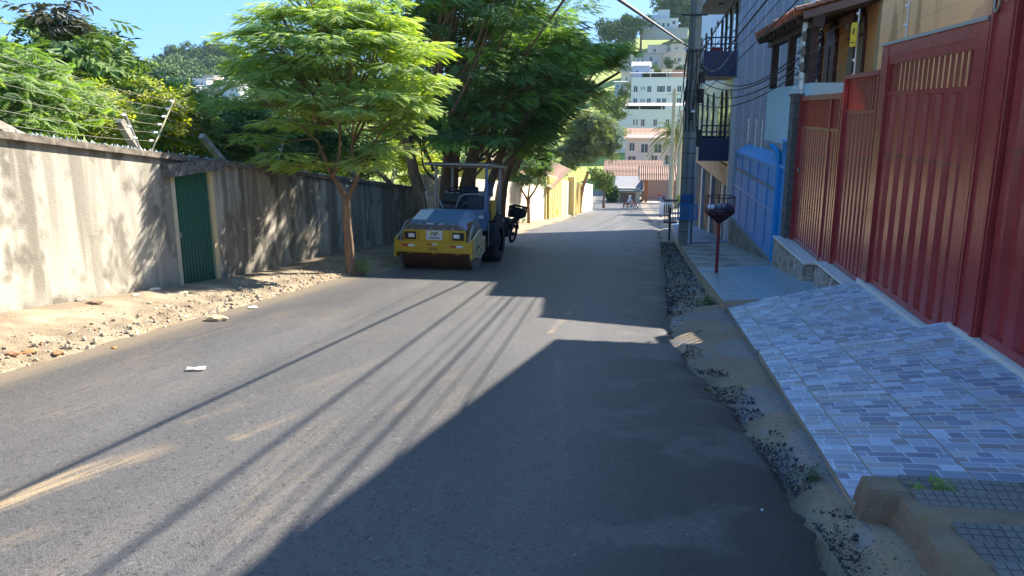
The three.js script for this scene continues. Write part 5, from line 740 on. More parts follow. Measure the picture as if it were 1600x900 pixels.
// shrubs and trees in the garden behind the stained wall: [px, py of centre, plane x, radii, label, kind]
{
  reseed(3003); const gr = 'greenery behind the stained wall';
  const shrub = (name, label, px, py, X, R, geo, m, cols, size, n, cnt, pr = 0.34, o = {}) => {
    const c = PX(px, py, X), y0 = RY(c.z) - 0.1, g = thing(name, label, 'shrub', [c.x, y0, c.z], 0, gr), cy = c.y - y0; const cl = pads([0, cy, 0], R, n, pr, cnt, { flat: 0.6 });
    const k = Math.round(n / 5); for (let i = 0; i < 4; i++) limb(g, 'stem', [[rr(-0.2, 0.2), -0.1, rr(-0.2, 0.2)], [rr(-0.3, 0.3), cy * 0.5, rr(-0.3, 0.3)], [rr(-0.6, 0.6) * R[0], cy + rr(-0.1, 0.5) * R[1], rr(-0.6, 0.6) * R[2]]], 0.05, 0.012, barkM, 8);
    foliage(g, 'crown', geo, m, cl, cols, size, { random: true, tilt: 0.6, droop: 0.8, ...o }); return g; };
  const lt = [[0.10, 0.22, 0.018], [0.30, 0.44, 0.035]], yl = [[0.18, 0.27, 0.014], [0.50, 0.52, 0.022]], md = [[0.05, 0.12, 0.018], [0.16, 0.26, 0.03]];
  shrub('feathery_bush', 'fine-leaved pale green bush over the near end of the wall', -15, 160, -8.8, [0.9, 0.8, 1.2], frondGeo, leafBright, lt, 0.6, 70, 40);
  shrub('feathery_bush', 'second fine-leaved green bush leaning over the wall wires', 50, 180, -8.9, [0.9, 0.6, 1.0], frondGeo, leafBright, lt, 0.55, 40, 36);
  shrub('broadleaf_tree', 'tall broad-leaved tree with drooping glossy leaves behind the wall', 112, 125, -10.2, [1.3, 1.25, 1.4], bigLeafGeo, leafM(0.3), md, 0.85, 46, 11, 0.5);
  shrub('broadleaf_tree', 'slim broad-leaved top with bronze young leaves', 92, 62, -10.0, [0.35, 0.75, 0.4], bigLeafGeo, leafM(0.3), [[0.03, 0.05, 0.02], [0.13, 0.10, 0.05]], 0.7, 14, 8, 0.3);
  shrub('broadleaf_tree', 'broad-leaved branch reaching up from the garden', 158, 112, -11.5, [0.9, 0.65, 1.0], bigLeafGeo, leafM(0.3), md, 0.85, 22, 10, 0.45);
  shrub('yellow_bush', 'yellow-green leafy shrub behind the fence wires', 112, 190, -9.0, [1.0, 0.5, 1.3], sprigGeo, leafBright, yl, 1.0, 40, 34);
  shrub('yellow_bush', 'tall yellow-green shrub with upright shoots behind the raking post', 205, 176, -10.0, [1.1, 0.7, 1.1], sprigGeo, leafBright, yl, 1.15, 60, 40);
  shrub('green_bush', 'loose light green shrub by the leaning yellowish rod', 258, 192, -10.2, [1.1, 0.75, 1.0], sprigGeo, leafBright, lt, 1.15, 50, 40);
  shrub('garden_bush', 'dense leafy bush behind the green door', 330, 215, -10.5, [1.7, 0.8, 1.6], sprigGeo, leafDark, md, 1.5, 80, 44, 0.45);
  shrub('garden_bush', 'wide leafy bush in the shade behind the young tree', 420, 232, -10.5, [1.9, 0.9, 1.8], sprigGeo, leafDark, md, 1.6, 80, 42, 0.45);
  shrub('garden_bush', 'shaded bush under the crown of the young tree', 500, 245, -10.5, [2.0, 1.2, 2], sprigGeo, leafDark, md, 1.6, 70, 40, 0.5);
  shrub('yellow_bush', 'sunlit yellow-green shrub above the far end of the wall', 600, 245, -10.5, [2.0, 1.3, 2.2], sprigGeo, leafBright, yl, 1.6, 80, 44, 0.5);
  shrub('green_bush', 'mid green bush behind the far wall end and the big trunks', 650, 215, -13, [2.6, 2.0, 2.4], sprigGeo, leafBright, lt, 2.0, 80, 42, 0.6);
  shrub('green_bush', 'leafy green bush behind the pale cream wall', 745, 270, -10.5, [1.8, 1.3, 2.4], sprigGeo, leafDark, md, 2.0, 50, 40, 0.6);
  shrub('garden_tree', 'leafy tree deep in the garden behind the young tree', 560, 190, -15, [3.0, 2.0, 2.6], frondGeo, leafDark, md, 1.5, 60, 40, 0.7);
  // low plants at wall and kerb feet
  const weed = (label, px, py, h, R, n, cols = md, sz = 0.7) => { const p = PG(px, py, h), g = thing('weed_clump', label, 'weeds', [p.x, p.y, p.z], 0, 'weeds on the footways'); foliage(g, 'leaves', sprigGeo, leafBright, [[0, R * 0.5, 0, R, R * 0.6, R, n]], cols, sz, { random: true, tilt: 0.8, droop: 0.9 }); };
  weed('small green weed growing at the foot of the stained wall', 108, 466, 0.20, 0.17, 46); weed('tiny weed beside the wall foot clump', 92, 470, 0.20, 0.08, 14); weed('grassy tuft at the foot of the young tree', 565, 420, 0.12, 0.12, 26, lt); weed('spreading green plant under the small round-headed tree', 815, 348, 0.15, 0.35, 60); weed('leafy yellow-green bush against the yellow wall', 858, 338, 0.2, 0.55, 90, yl, 1.4);
  weed('short grass sprouting from the raised footway joint', 1475, 770, 0.215, 0.035, 30, lt, 0.25); weed('grass tuft in the joint of the gridded tiles', 1437, 768, 0.215, 0.03, 22, lt, 0.22); weed('weed in the crack at the gutter corner', 1418, 893, 0.02, 0.03, 14, lt, 0.25); weed('sparse weeds under the tiled footway edge', 1106, 478, 0.03, 0.12, 24, md, 0.5); weed('moss and weeds in the broken gutter', 1268, 745, 0.02, 0.05, 18, md, 0.25);
}
// ---------------------------------------------------------------- rubble, stones, litter
{
  reseed(4004); const sg = new THREE.IcosahedronGeometry(1, 1), q = sg.attributes.position; for (let i = 0; i < q.count; i++) { const v = V(q.getX(i), q.getY(i), q.getZ(i)), k = 0.75 + 0.5 * hash(Math.round(v.x * 9), Math.round(v.y * 9 + v.z * 31), 3); q.setXYZ(i, v.x * k, v.y * k * 0.75, v.z * k); } sg.computeVertexNormals();
  const scatter = (name, label, n, m, f) => { const im = new THREE.InstancedMesh(sg, m, n), M = new THREE.Matrix4(), c = new THREE.Color(); for (let i = 0; i < n; i++) { const [p, s, k] = f(); M.compose(p, new THREE.Quaternion().setFromEuler(new THREE.Euler(rr(0, 6), rr(0, 6), rr(0, 6))), V(s * rr(0.7, 1.3), s * rr(0.5, 1), s)); im.setMatrixAt(i, M); im.setColorAt(i, c.setRGB(...k)); } im.name = numbered(name); scene.add(im); tag(im, label, 'gravel', null, 'stuff'); };
  const stoneM = mat([1, 1, 1], 0.95, { bumpMap: rep(grit, 0.2), bumpScale: 0.004 });
  scatter('rubble_gravel', 'loose sandy rubble strewn along the dirt footway edge', 3000, stoneM, () => { const z = -2.5 - 13 * rnd(), x = XL(z) - 0.05 - Math.abs(rr(-1, 1) * rr(0, 1)) * 1.1, s = 0.004 + 0.028 * Math.pow(rnd(), 6); const t = rnd(), k = t < 0.05 ? [0.16, 0.13, 0.10] : t < 0.09 ? [0.34, 0.18, 0.10] : [0.42 + 0.2 * t, 0.34 + 0.17 * t, 0.22 + 0.13 * t]; return [V(x, verge(x, z) + s * 0.3, z), s, k]; });
  scatter('asphalt_crumbs', 'loose black asphalt crumbs along the gutter', 22000, mat([1, 1, 1], 0.8), () => { const z = 1 - 16 * rnd(), x = XR(z) - 0.03 + 0.36 * Math.pow(rnd(), 2.2) * (0.5 + 1.2 * fbm(2, z * 1.5, 401, 3)), s = 0.002 + 0.011 * Math.pow(rnd(), 6); const k = 0.015 + 0.03 * rnd(); const br = rnd() < 0.25; return [V(x, RY(z) + (fbm(x * 4, z * 4, 403, 3) > (z < -8.2 && z > -10.9 ? 0.62 : 0.47) ? 0.006 + Math.max(0, x - XR(z)) * 0.07 : -0.2), z), s, br ? [0.16, 0.12, 0.08] : [k, k, k * 1.1]]; });
  scatter('kerb_debris', 'dark earth and asphalt debris under the footway kerb', 2600, stoneM, () => { const z = -11.8 - 18 * rnd(), x = lerp(XR(z), XT(z), rnd()), s = 0.006 + 0.02 * Math.pow(rnd(), 4); const k = rnd() < 0.85 ? 0.05 + 0.05 * rnd() : 0.13; return [V(x, RY(z) + 0.01, z), s, [k * 1.1, k, k * 0.9]]; });
  const rocks = [[338, 495, 0.10, 'flat pale stone lying at the asphalt edge', [0.55, 0.42, 0.24]], [150, 494, 0.07, 'brown stone on the rubble heap', [0.3, 0.2, 0.12]], [130, 490, 0.06, 'grey stone on the rubble heap', [0.35, 0.3, 0.24]], [215, 478, 0.05, 'small pale stone on the footway rubble', [0.55, 0.48, 0.36]], [245, 468, 0.06, 'chalky stone among the footway rubble', [0.6, 0.54, 0.42]], [288, 470, 0.06, 'flat sandy stone near the door rubble', [0.52, 0.42, 0.28]], [20, 560, 0.05, 'reddish stone at the asphalt border', [0.4, 0.2, 0.09]], [45, 553, 0.06, 'orange stone at the asphalt border', [0.5, 0.26, 0.1]], [90, 550, 0.05, 'rust-coloured stone by the road edge', [0.42, 0.22, 0.1]], [560, 425, 0.09, 'reddish stone beside the young tree foot', [0.42, 0.24, 0.16]], [178, 537, 0.03, 'small orange pebble on the asphalt margin', [0.5, 0.25, 0.08]], [1108, 474, 0.09, 'orange-brown stone under the tiled footway corner', [0.38, 0.24, 0.1]]];
  for (const [px, py, s, l, c] of rocks) { const p = PG(px, py, 0.05), y = px < 700 ? verge(p.x, p.z) : RY(p.z) + 0.03; const g = sg.clone(); g.scale(s * 1.4, s * 0.6, s); g.rotateY(rr(0, 6)); g.translate(p.x, Math.max(y, RY(p.z)) + s * 0.25, p.z); solo('stone', l, 'stone', g, mat(c, 0.95, { bumpMap: rep(grit, 0.2), bumpScale: 0.006 }), 'loose stones along the street'); }
  const paper = (l, px, py, w, h, a) => { const p = PG(px, py), g = grid(8, 4, (u, v) => V((u - 0.5) * w, 0.012 + 0.02 * (fbm(u * 3, v * 3, px, 2)), (v - 0.5) * h)); g.rotateY(a); g.rotateX(0); g.translate(p.x, p.y + 0.004, p.z); solo('paper_scrap', l, 'litter', g, mat([0.62, 0.62, 0.58], 0.9, { side: THREE.DoubleSide }), 'litter on the street'); };
  paper('crumpled white paper scrap lying on the sunlit asphalt', 307, 579, 0.17, 0.07, 0.3); paper('white paper scrap beside the pale stone', 395, 482, 0.12, 0.08, 0.8); paper('tiny white scrap on the shaded asphalt by the gutter', 1190, 803, 0.02, 0.012, 0.5);
}
// ================================================================ road roller
{
  const g = thing('road_roller', 'yellow and blue road roller with rusty drum and slatted sun roof', 'road roller', [-4.3, RY(-17.35), -16.85], -0.07);
  g.rotation.x = -Math.atan(SLOPE); g.rotation.order = 'YXZ';
  const paintT = (c, s, worn, k = 1) => tex(256, 256, (u, v, i, j) => { const n = fbm(u * 6, v * 6, s, 5, 6), w = sstep(0.66, 0.74, fbm(u * 14, v * 14, s + 3, 4, 14)) * k; return c.map((q, m) => lerp(q * (0.82 + 0.3 * n), worn[m], w) * (0.95 + 0.1 * hash(i, j, s))); });
  const yel = mat([1, 1, 1], 0.42, { map: rep(paintT([0.62, 0.36, 0.012], 301, [0.30, 0.20, 0.06], 0.6), 0.7) }), blu = mat([1, 1, 1], 0.36, { map: rep(paintT([0.09, 0.165, 0.27], 311, [0.20, 0.22, 0.24], 0.5), 0.8) }), gry = mat([1, 1, 1], 0.5, { map: rep(paintT([0.10, 0.105, 0.115], 321, [0.4, 0.4, 0.4], 1), 0.5) }), navy = mat([0.02, 0.035, 0.075], 0.5), cream = mat([1, 1, 1], 0.6, { map: rep(paintT([0.50, 0.42, 0.22], 331, [0.58, 0.38, 0.04], 1), 0.45) });
  const rust = mat([1, 1, 1], 0.55, { metalness: 0.35, map: rep(tex(256, 256, (u, v, i, j) => { const n = fbm(u * 10, v * 3, 341, 5, 0), k = 0.8 + 0.4 * hash(i, j, 3); return [lerp(0.085, 0.24, n) * k, lerp(0.04, 0.105, n) * k, lerp(0.022, 0.05, n) * k]; }), 1.1) }), steel = mat([0.30, 0.31, 0.33], 0.4, { metalness: 0.7 }), tyre = mat([0.018, 0.018, 0.02], 0.85, { bumpMap: rep(grit, 0.2), bumpScale: 0.004 }), dark = mat([0.012, 0.012, 0.014], 0.6), white = mat([0.72, 0.72, 0.70], 0.5), red = mat([0.5, 0.02, 0.02], 0.35);
  // drum
  const R = 0.56, drum = part(g, 'drum', cyl(R, R, 1.58, 0, R, -0.62, 48, 0, 0, Math.PI / 2), rust); part(drum, 'drum_rim', [cyl(R * 0.995, R * 0.995, 0.04, 0.81, R, -0.62, 48, 0, 0, Math.PI / 2)], steel); part(drum, 'drum_rim', [cyl(R * 0.995, R * 0.995, 0.04, -0.81, R, -0.62, 48, 0, 0, Math.PI / 2)], steel); part(drum, 'hub', cyl(0.3, 0.3, 0.06, 0.82, R, -0.62, 24, 0, 0, Math.PI / 2), dark);
  part(g, 'scraper_bar', [bx(1.5, 0.035, 0.05, 0, 0.40, -0.06), bx(1.45, 0.1, 0.02, 0, 0.45, -0.14, 0.4)], rust); for (const x of [-0.55, 0, 0.55]) part(g, 'scraper_bracket', bx(0.1, 0.05, 0.06, x, 0.42, -0.03), yel);
  // front frame
  part(g, 'bumper', rbx(1.74, 0.25, 0.12, 0.015, 0, 0.545, 0), yel); part(g, 'front_panel', rbx(1.46, 0.26, 0.06, 0.01, 0, 0.80, -0.05), yel); for (const x of [-0.36, 0.36]) part(g, 'panel_seam', box(x - 0.004, x + 0.004, 0.68, 0.92, -0.021, -0.0185), dark);
  for (const s of [-1, 1]) {
    const h = part(g, 'headlight', rbx(0.27, 0.17, 0.05, 0.01, s * 0.56, 0.80, -0.01), dark); part(h, 'lens', rbx(0.14, 0.09, 0.03, 0.012, s * 0.56 + (s < 0 ? 0.04 : -0.03), 0.80, 0.015), mat([0.75, 0.74, 0.66], 0.15));
    const r = part(g, 'reflector', box(s * 0.56 - 0.16, s * 0.56 - 0.02, 0.555, 0.605, 0.06, 0.064), red); part(r, 'white_stripe', box(s * 0.56 - 0.02, s * 0.56 + 0.13, 0.555, 0.605, 0.06, 0.064), white);
    part(g, 'bumper_end', [extrude([[-0.06, 0.30], [0.1, 0.30], [0.1, 0.68], [-0.06, 0.74]], 0.05, new THREE.Matrix4().makeTranslation(0, 0, s * 0.885 - 0.0).premultiply(new THREE.Matrix4().makeRotationY(Math.PI / 2)).premultiply(new THREE.Matrix4().makeTranslation(s * 0, 0, 0)))].map(q => q), yel);
    const arm = extrude([[0.02, 0.33], [0.55, 0.30], [1.05, 0.42], [1.05, 0.78], [0.78, 0.70], [0.74, 0.95], [0.5, 0.92], [0.02, 0.74]], 0.04, new THREE.Matrix4().makeRotationY(Math.PI / 2)); arm.translate(s * 0.90, 0, 0); part(g, 'side_arm', arm, cream);
  }
  { const arm = part(g, 'arm_lettering', [bx(0.004, 0.035, 0.07, 0.924, 0.56, -0.32, 0.3), bx(0.004, 0.06, 0.02, 0.924, 0.585, -0.38), bx(0.004, 0.045, 0.02, 0.924, 0.575, -0.42), bx(0.004, 0.05, 0.03, 0.924, 0.59, -0.47, 0.4), bx(0.004, 0.012, 0.26, 0.924, 0.535, -0.40, 0.1)], dark); for (const [y, z] of [[0.5, -0.2], [0.5, -0.6], [0.62, -0.7], [0.7, -0.25], [0.45, -0.85], [0.66, -0.95], [0.4, -0.4]]) part(g, 'bolt', cyl(0.014, 0.014, 0.02, 0.925, y, z, 8, 0, 0, Math.PI / 2), dark); }
  { const r = part(g, 'reflector', box(-0.14, -0.02, 0.60, 0.635, 0.06, 0.064), mat([0.5, 0.1, 0.02], 0.4)); part(r, 'white_stripe', box(-0.02, 0.1, 0.60, 0.635, 0.06, 0.064), white); part(g, 'bumper_lettering', [box(-0.09, 0.10, 0.525, 0.538, 0.06, 0.063), box(-0.11, 0.12, 0.49, 0.503, 0.06, 0.063)], dark); }
  // plate with a road emblem
  { const cv = document.createElement('canvas'); cv.width = 256; cv.height = 192; const c = cv.getContext('2d'); c.fillStyle = '#cfcfca'; c.fillRect(0, 0, 256, 192); c.fillStyle = '#d9a820'; c.fillRect(60, 22, 40, 40); c.fillRect(150, 30, 46, 30); c.fillStyle = '#1a1a1a'; for (const [a, b, d, e] of [[60, 100, 118, 34], [100, 100, 150, 34], [132, 100, 172, 40]]) { c.beginPath(); c.moveTo(a, b); c.lineTo(d, e); c.lineTo(d + 16, e); c.lineTo(a + 20, b); c.fill(); } c.fillRect(30, 150, 196, 16); c.fillStyle = '#8a8a88'; c.fillRect(60, 128, 140, 12); const t = new THREE.CanvasTexture(cv); t.colorSpace = THREE.SRGBColorSpace; part(g, 'emblem_plate', quads([[V(-0.18, 0.71, -0.015), V(0.19, 0.71, -0.015), V(0.19, 0.92, -0.015), V(-0.18, 0.92, -0.015), [[0, 0], [1, 0], [1, 1], [0, 1]]]]), mat([1, 1, 1], 0.5, { map: t })); part(g, 'plate_frame', box(-0.19, 0.20, 0.70, 0.93, -0.022, -0.0165), steel); }
  // hood: loft of cross-sections, wide sloping front, chamfered shoulder
  const sec = (z, y, w, yl) => [[-w, yl], [-w, y - 0.2], [-w + 0.14, y], [w - 0.2, y], [w - 0.02, y - 0.18], [w, yl]].map(([x, yy]) => V(x, Math.max(yy, yl), z));
  const S = [sec(-0.04, 1.03, 0.735, 0.93), sec(-0.14, 1.09, 0.735, 0.93), sec(-0.78, 1.36, 0.71, 0.93), sec(-1.30, 1.38, 0.70, 0.93), sec(-1.32, 1.36, 0.70, 0.93)];
  const hq = (a, b) => { const q = []; for (let i = 0; i < a.length - 1; i++) q.push([a[i], a[i + 1], b[i + 1], b[i]]); return q; };
  part(g, 'hood_lip', quads([...hq(S[0], S[1]), [S[0][0], S[0][5], S[0][4], S[0][1]], [S[0][1], S[0][4], S[0][3], S[0][2]]]), gry); const hood = part(g, 'hood', quads([...hq(S[1], S[2]), ...hq(S[2], S[3]), [S[3][5], S[3][0], S[3][1], S[3][4]], [S[3][4], S[3][1], S[3][2], S[3][3]]]), blu); part(g, 'hood_panel', quads([[V(-0.60, 1.145, -0.24), V(-0.26, 1.145, -0.24), V(-0.24, 1.357, -0.74), V(-0.56, 1.357, -0.74)]].map(q => q)), mat([0.5, 0.52, 0.54], 0.4));
  part(g, 'hood_decal', [bx(0.16, 0.002, 0.03, -0.12, 1.065, -0.09, 0.5), bx(0.12, 0.002, 0.015, 0.15, 1.068, -0.1, 0.5)], white);
  for (const s of [-1, 1]) part(g, 'drum_guard', sweep(curve([V(s * 0.74, 0.55, -0.16), V(s * 0.74, 0.95, -0.34), V(s * 0.74, 1.12, -0.68), V(s * 0.74, 0.98, -1.0), V(s * 0.74, 0.6, -1.2)], 16), 0.045, 6), gry);
  // cab platform, panels, seat, wheel
  part(g, 'chassis', [rbx(0.9, 0.42, 1.2, 0.02, 0, 0.78, -1.9), rbx(1.3, 0.16, 0.9, 0.02, 0, 1.02, -2.0)], navy); part(g, 'side_panel', rbx(0.34, 0.5, 0.5, 0.02, 0.62, 1.12, -1.62), blu); part(g, 'side_label', box(0.66, 0.78, 1.17, 1.24, -1.368, -1.364), white); part(g, 'side_panel', rbx(0.34, 0.44, 0.5, 0.02, -0.62, 1.08, -1.62), blu); part(g, 'rear_tank', rbx(1.34, 0.55, 0.8, 0.04, 0, 1.28, -3.0), gry); part(g, 'rear_cowl', rbx(1.1, 0.4, 0.5, 0.05, -0.05, 1.62, -2.95), mat([0.34, 0.36, 0.38], 0.5)); part(g, 'yellow_trim', box(0.70, 0.76, 1.1, 1.6, -2.7, -2.3), yel);
  part(g, 'dashboard', rbx(0.5, 0.26, 0.14, 0.05, -0.12, 1.62, -1.85, -0.4), blackM); part(g, 'steering_wheel', [new THREE.TorusGeometry(0.19, 0.016, 8, 28).applyMatrix4(new THREE.Matrix4().makeRotationX(-1.0)).translate(-0.1, 1.80, -1.98), rod(V(-0.1, 1.6, -1.86), V(-0.1, 1.8, -1.98), 0.02), bx(0.36, 0.02, 0.03, -0.1, 1.8, -1.98, -1)].map(flat), dark); part(g, 'seat', [rbx(0.5, 0.1, 0.45, 0.03, 0.05, 1.45, -2.45), rbx(0.5, 0.45, 0.1, 0.04, 0.05, 1.7, -2.68)], navy); part(g, 'control_box', rbx(0.42, 0.5, 0.3, 0.03, 0.42, 1.45, -2.1), navy);
  part(g, 'handrail', sweep(curve([V(0.08, 1.38, -1.36), V(0.2, 1.66, -1.36), V(0.28, 1.72, -1.36), V(0.72, 1.74, -1.4)], 12), 0.018, 7), steel); part(g, 'handrail', sweep([V(-0.74, 1.3, -1.5), V(-0.74, 1.72, -1.5), V(-0.42, 1.74, -1.42), V(-0.22, 1.40, -1.34)], 0.018, 7), steel); part(g, 'mirror', rbx(0.16, 0.34, 0.05, 0.015, 0.84, 1.86, -1.7), navy);
  for (const [x, z] of [[-0.52, -1.72], [0.78, -1.6], [-0.52, -3.1], [0.78, -3.0]]) part(g, 'roof_post', box(x - 0.03, x + 0.03, 1.2, 2.42, z - 0.03, z + 0.03), x > 0 && z > -2 ? mat([0.09, 0.16, 0.28], 0.4) : steel);
  part(g, 'post_panel', box(0.73, 0.83, 0.88, 2.0, -1.68, -1.62), blu);
  const roof = part(g, 'sun_roof', [box(-0.78, 0.88, 2.42, 2.46, -1.62, -1.54), box(-0.78, 0.88, 2.42, 2.46, -3.28, -3.2), box(-0.78, -0.72, 2.42, 2.46, -3.2, -1.62), box(0.82, 0.88, 2.42, 2.46, -3.2, -1.62)], steel); for (let i = 0; i < 11; i++) part(roof, 'roof_slat', bx(0.135, 0.02, 1.72, -0.7 + i * 0.15, 2.475, -2.42, 0, 0, 0.12), mat([0.07, 0.075, 0.085], 0.6));
  for (const s of [-1, 1]) { const t = part(g, 'tyre', new THREE.LatheGeometry([[0.30, -0.22], [0.5, -0.23], [0.585, -0.2], [0.61, -0.14], [0.61, 0.14], [0.585, 0.2], [0.5, 0.23], [0.30, 0.22]].map(p => new THREE.Vector2(...p)), 40).rotateZ(Math.PI / 2).translate(s * 0.66, 0.61, -2.75), tyre); part(t, 'rim', [cyl(0.3, 0.3, 0.3, s * 0.66, 0.61, -2.75, 24, 0, 0, Math.PI / 2), cyl(0.1, 0.1, 0.42, s * 0.66, 0.61, -2.75, 16, 0, 0, Math.PI / 2)], navy); part(g, 'fender', sweep(curve([V(s * 0.7, 1.05, -2.05), V(s * 0.7, 1.28, -2.4), V(s * 0.7, 1.33, -2.8), V(s * 0.7, 1.2, -3.2)], 12), 0.05, 6), navy); for (let k = 0; k < 20; k++) { const a = k / 20 * 6.2832; part(t, 'tread_lug', bx(0.36, 0.03, 0.07, s * 0.66, 0.61 + Math.sin(a) * 0.615, -2.75 + Math.cos(a) * 0.615, -a + Math.PI / 2, 0, 0), tyre); } }
  for (const y of [0.55, 0.95]) part(g, 'step', bx(0.18, 0.03, 0.3, 0.82, y, -1.75), dark); part(g, 'hose', sweep(curve([V(0.5, 0.95, -1.3), V(0.75, 0.75, -1.35), V(0.7, 0.45, -1.6), V(0.45, 0.5, -1.9)], 12), 0.022, 6), dark); part(g, 'step_rail', rod(V(0.86, 0.5, -1.6), V(0.86, 1.05, -1.6), 0.014), steel);
}
// ---------------------------------------------------------------- motorcycles
function motorcycle(label, pos, turn, lean, c, crate, steer = 0) {
  const g = thing('motorcycle', label, 'motorcycle', pos, turn, 'motorcycles on the street'); g.rotation.order = 'YXZ'; g.rotation.x = lean; const body = mat(c, 0.3), met = mat(crate ? [0.06, 0.06, 0.065] : [0.4, 0.4, 0.42], 0.4, { metalness: 0.6 }), rub = mat([0.016, 0.016, 0.018], 0.85);
  for (const x of [-0.64, 0.66]) { const w = part(g, 'wheel', new THREE.TorusGeometry(0.27, 0.045, 10, 32).translate(x, 0.315, 0), rub); part(w, 'rim', new THREE.TorusGeometry(0.22, 0.014, 6, 28).translate(x, 0.315, 0), met); part(w, 'hub', cyl(0.06, 0.06, 0.1, x, 0.315, 0, 14, Math.PI / 2), met); part(w, 'spokes', Array.from({ length: 12 }, (_, i) => rod(V(x, 0.315, 0), V(x + Math.cos(i * 0.5236) * 0.22, 0.315 + Math.sin(i * 0.5236) * 0.22, 0), 0.004, 4)), met); }
  part(g, 'fork', [rod(V(0.66, 0.315, 0.075), V(0.42, 0.95, 0.075), 0.022), rod(V(0.66, 0.315, -0.075), V(0.42, 0.95, -0.075), 0.022)].map(q => q), met); part(g, 'front_fender', sweep(curve([V(0.9, 0.55, 0), V(0.72, 0.65, 0), V(0.5, 0.6, 0)], 8), 0.05, 8), body);
  part(g, 'fuel_tank', (() => { const s = new THREE.SphereGeometry(1, 18, 12); s.scale(0.28, 0.14, 0.13); s.translate(0.16, 0.84, 0); return s; })(), body); part(g, 'seat', rbx(0.68, 0.09, 0.24, 0.04, -0.36, 0.80, 0, 0, 0, 0.04), rub); part(g, 'side_cover', [rbx(0.34, 0.2, 0.2, 0.04, -0.3, 0.64, 0)], body); part(g, 'tail', rbx(0.28, 0.1, 0.16, 0.04, -0.72, 0.82, 0, 0, 0, -0.15), body); part(g, 'rear_fender', sweep(curve([V(-0.6, 0.72, 0), V(-0.85, 0.66, 0), V(-0.98, 0.45, 0)], 8), 0.05, 8), rub);
  part(g, 'engine', [rbx(0.3, 0.26, 0.24, 0.05, 0.06, 0.46, 0), cyl(0.09, 0.09, 0.2, 0.2, 0.6, 0, 12, 0, 0, -0.5)], met); part(g, 'frame', [rod(V(0.42, 0.9, 0), V(0.2, 0.34, 0), 0.022), rod(V(0.2, 0.34, 0), V(-0.25, 0.34, 0), 0.022), rod(V(-0.25, 0.34, 0.08), V(-0.64, 0.315, 0.08), 0.022), rod(V(-0.25, 0.34, -0.08), V(-0.64, 0.315, -0.08), 0.022), rod(V(-0.25, 0.34, 0), V(-0.4, 0.75, 0), 0.022)], rub); part(g, 'exhaust', sweep(curve([V(0.2, 0.5, 0.12), V(0.22, 0.3, 0.14), V(-0.2, 0.27, 0.16), V(-0.8, 0.4, 0.17)], 12), 0.035, 8), met);
  part(g, 'handlebar', sweep(curve([V(0.3, 1.06, 0.36), V(0.36, 1.06, 0.2), V(0.42, 1.0, 0), V(0.36, 1.06, -0.2), V(0.3, 1.06, -0.36)], 14), 0.014, 6), rub); for (const s of [-1, 1]) part(g, 'mirror', [rod(V(0.35, 1.06, s * 0.26), V(0.37, 1.24, s * 0.34), 0.007), rbx(0.02, 0.07, 0.12, 0.009, 0.37, 1.26, s * 0.36)], rub); const hl = part(g, 'headlight', (() => { const s = new THREE.SphereGeometry(0.095, 16, 10); s.scale(0.8, 1, 1); s.translate(0.5, 0.92, 0); return s; })(), rub); part(hl, 'lens', cyl(0.08, 0.08, 0.02, 0.565, 0.92, 0, 18, 0, 0, Math.PI / 2), mat([0.6, 0.6, 0.62], 0.1)); part(g, 'kickstand', rod(V(0, 0.34, 0.1), V(-0.06, 0.02, 0.28), 0.014), rub);
  if (crate) { const k = part(g, 'crate', [box(-0.98, -0.5, 0.88, 0.91, -0.22, 0.22)], rub); for (const [a, b, e, d] of [[-0.98, -0.5, -0.23, -0.21], [-0.98, -0.5, 0.21, 0.23], [-0.99, -0.97, -0.21, 0.21], [-0.51, -0.49, -0.21, 0.21]]) for (const [y0, y1] of [[0.9, 1.0], [1.03, 1.13], [1.17, 1.24]]) part(k, 'crate_rail', box(a, b, y0, y1, e, d), rub); for (const [x, z] of [[-0.975, -0.215], [-0.975, 0.215], [-0.505, -0.215], [-0.505, 0.215]]) part(k, 'crate_post', box(x - 0.02, x + 0.02, 0.9, 1.24, z - 0.02, z + 0.02), rub); }
  return g;
}
{ const p = PG(786, 386); motorcycle('black motorcycle with a plastic crate parked behind the roller', [p.x, RY(p.z) - 0.01, p.z - 0.3], -1.8, -0.16, [0.02, 0.02, 0.024], true); }
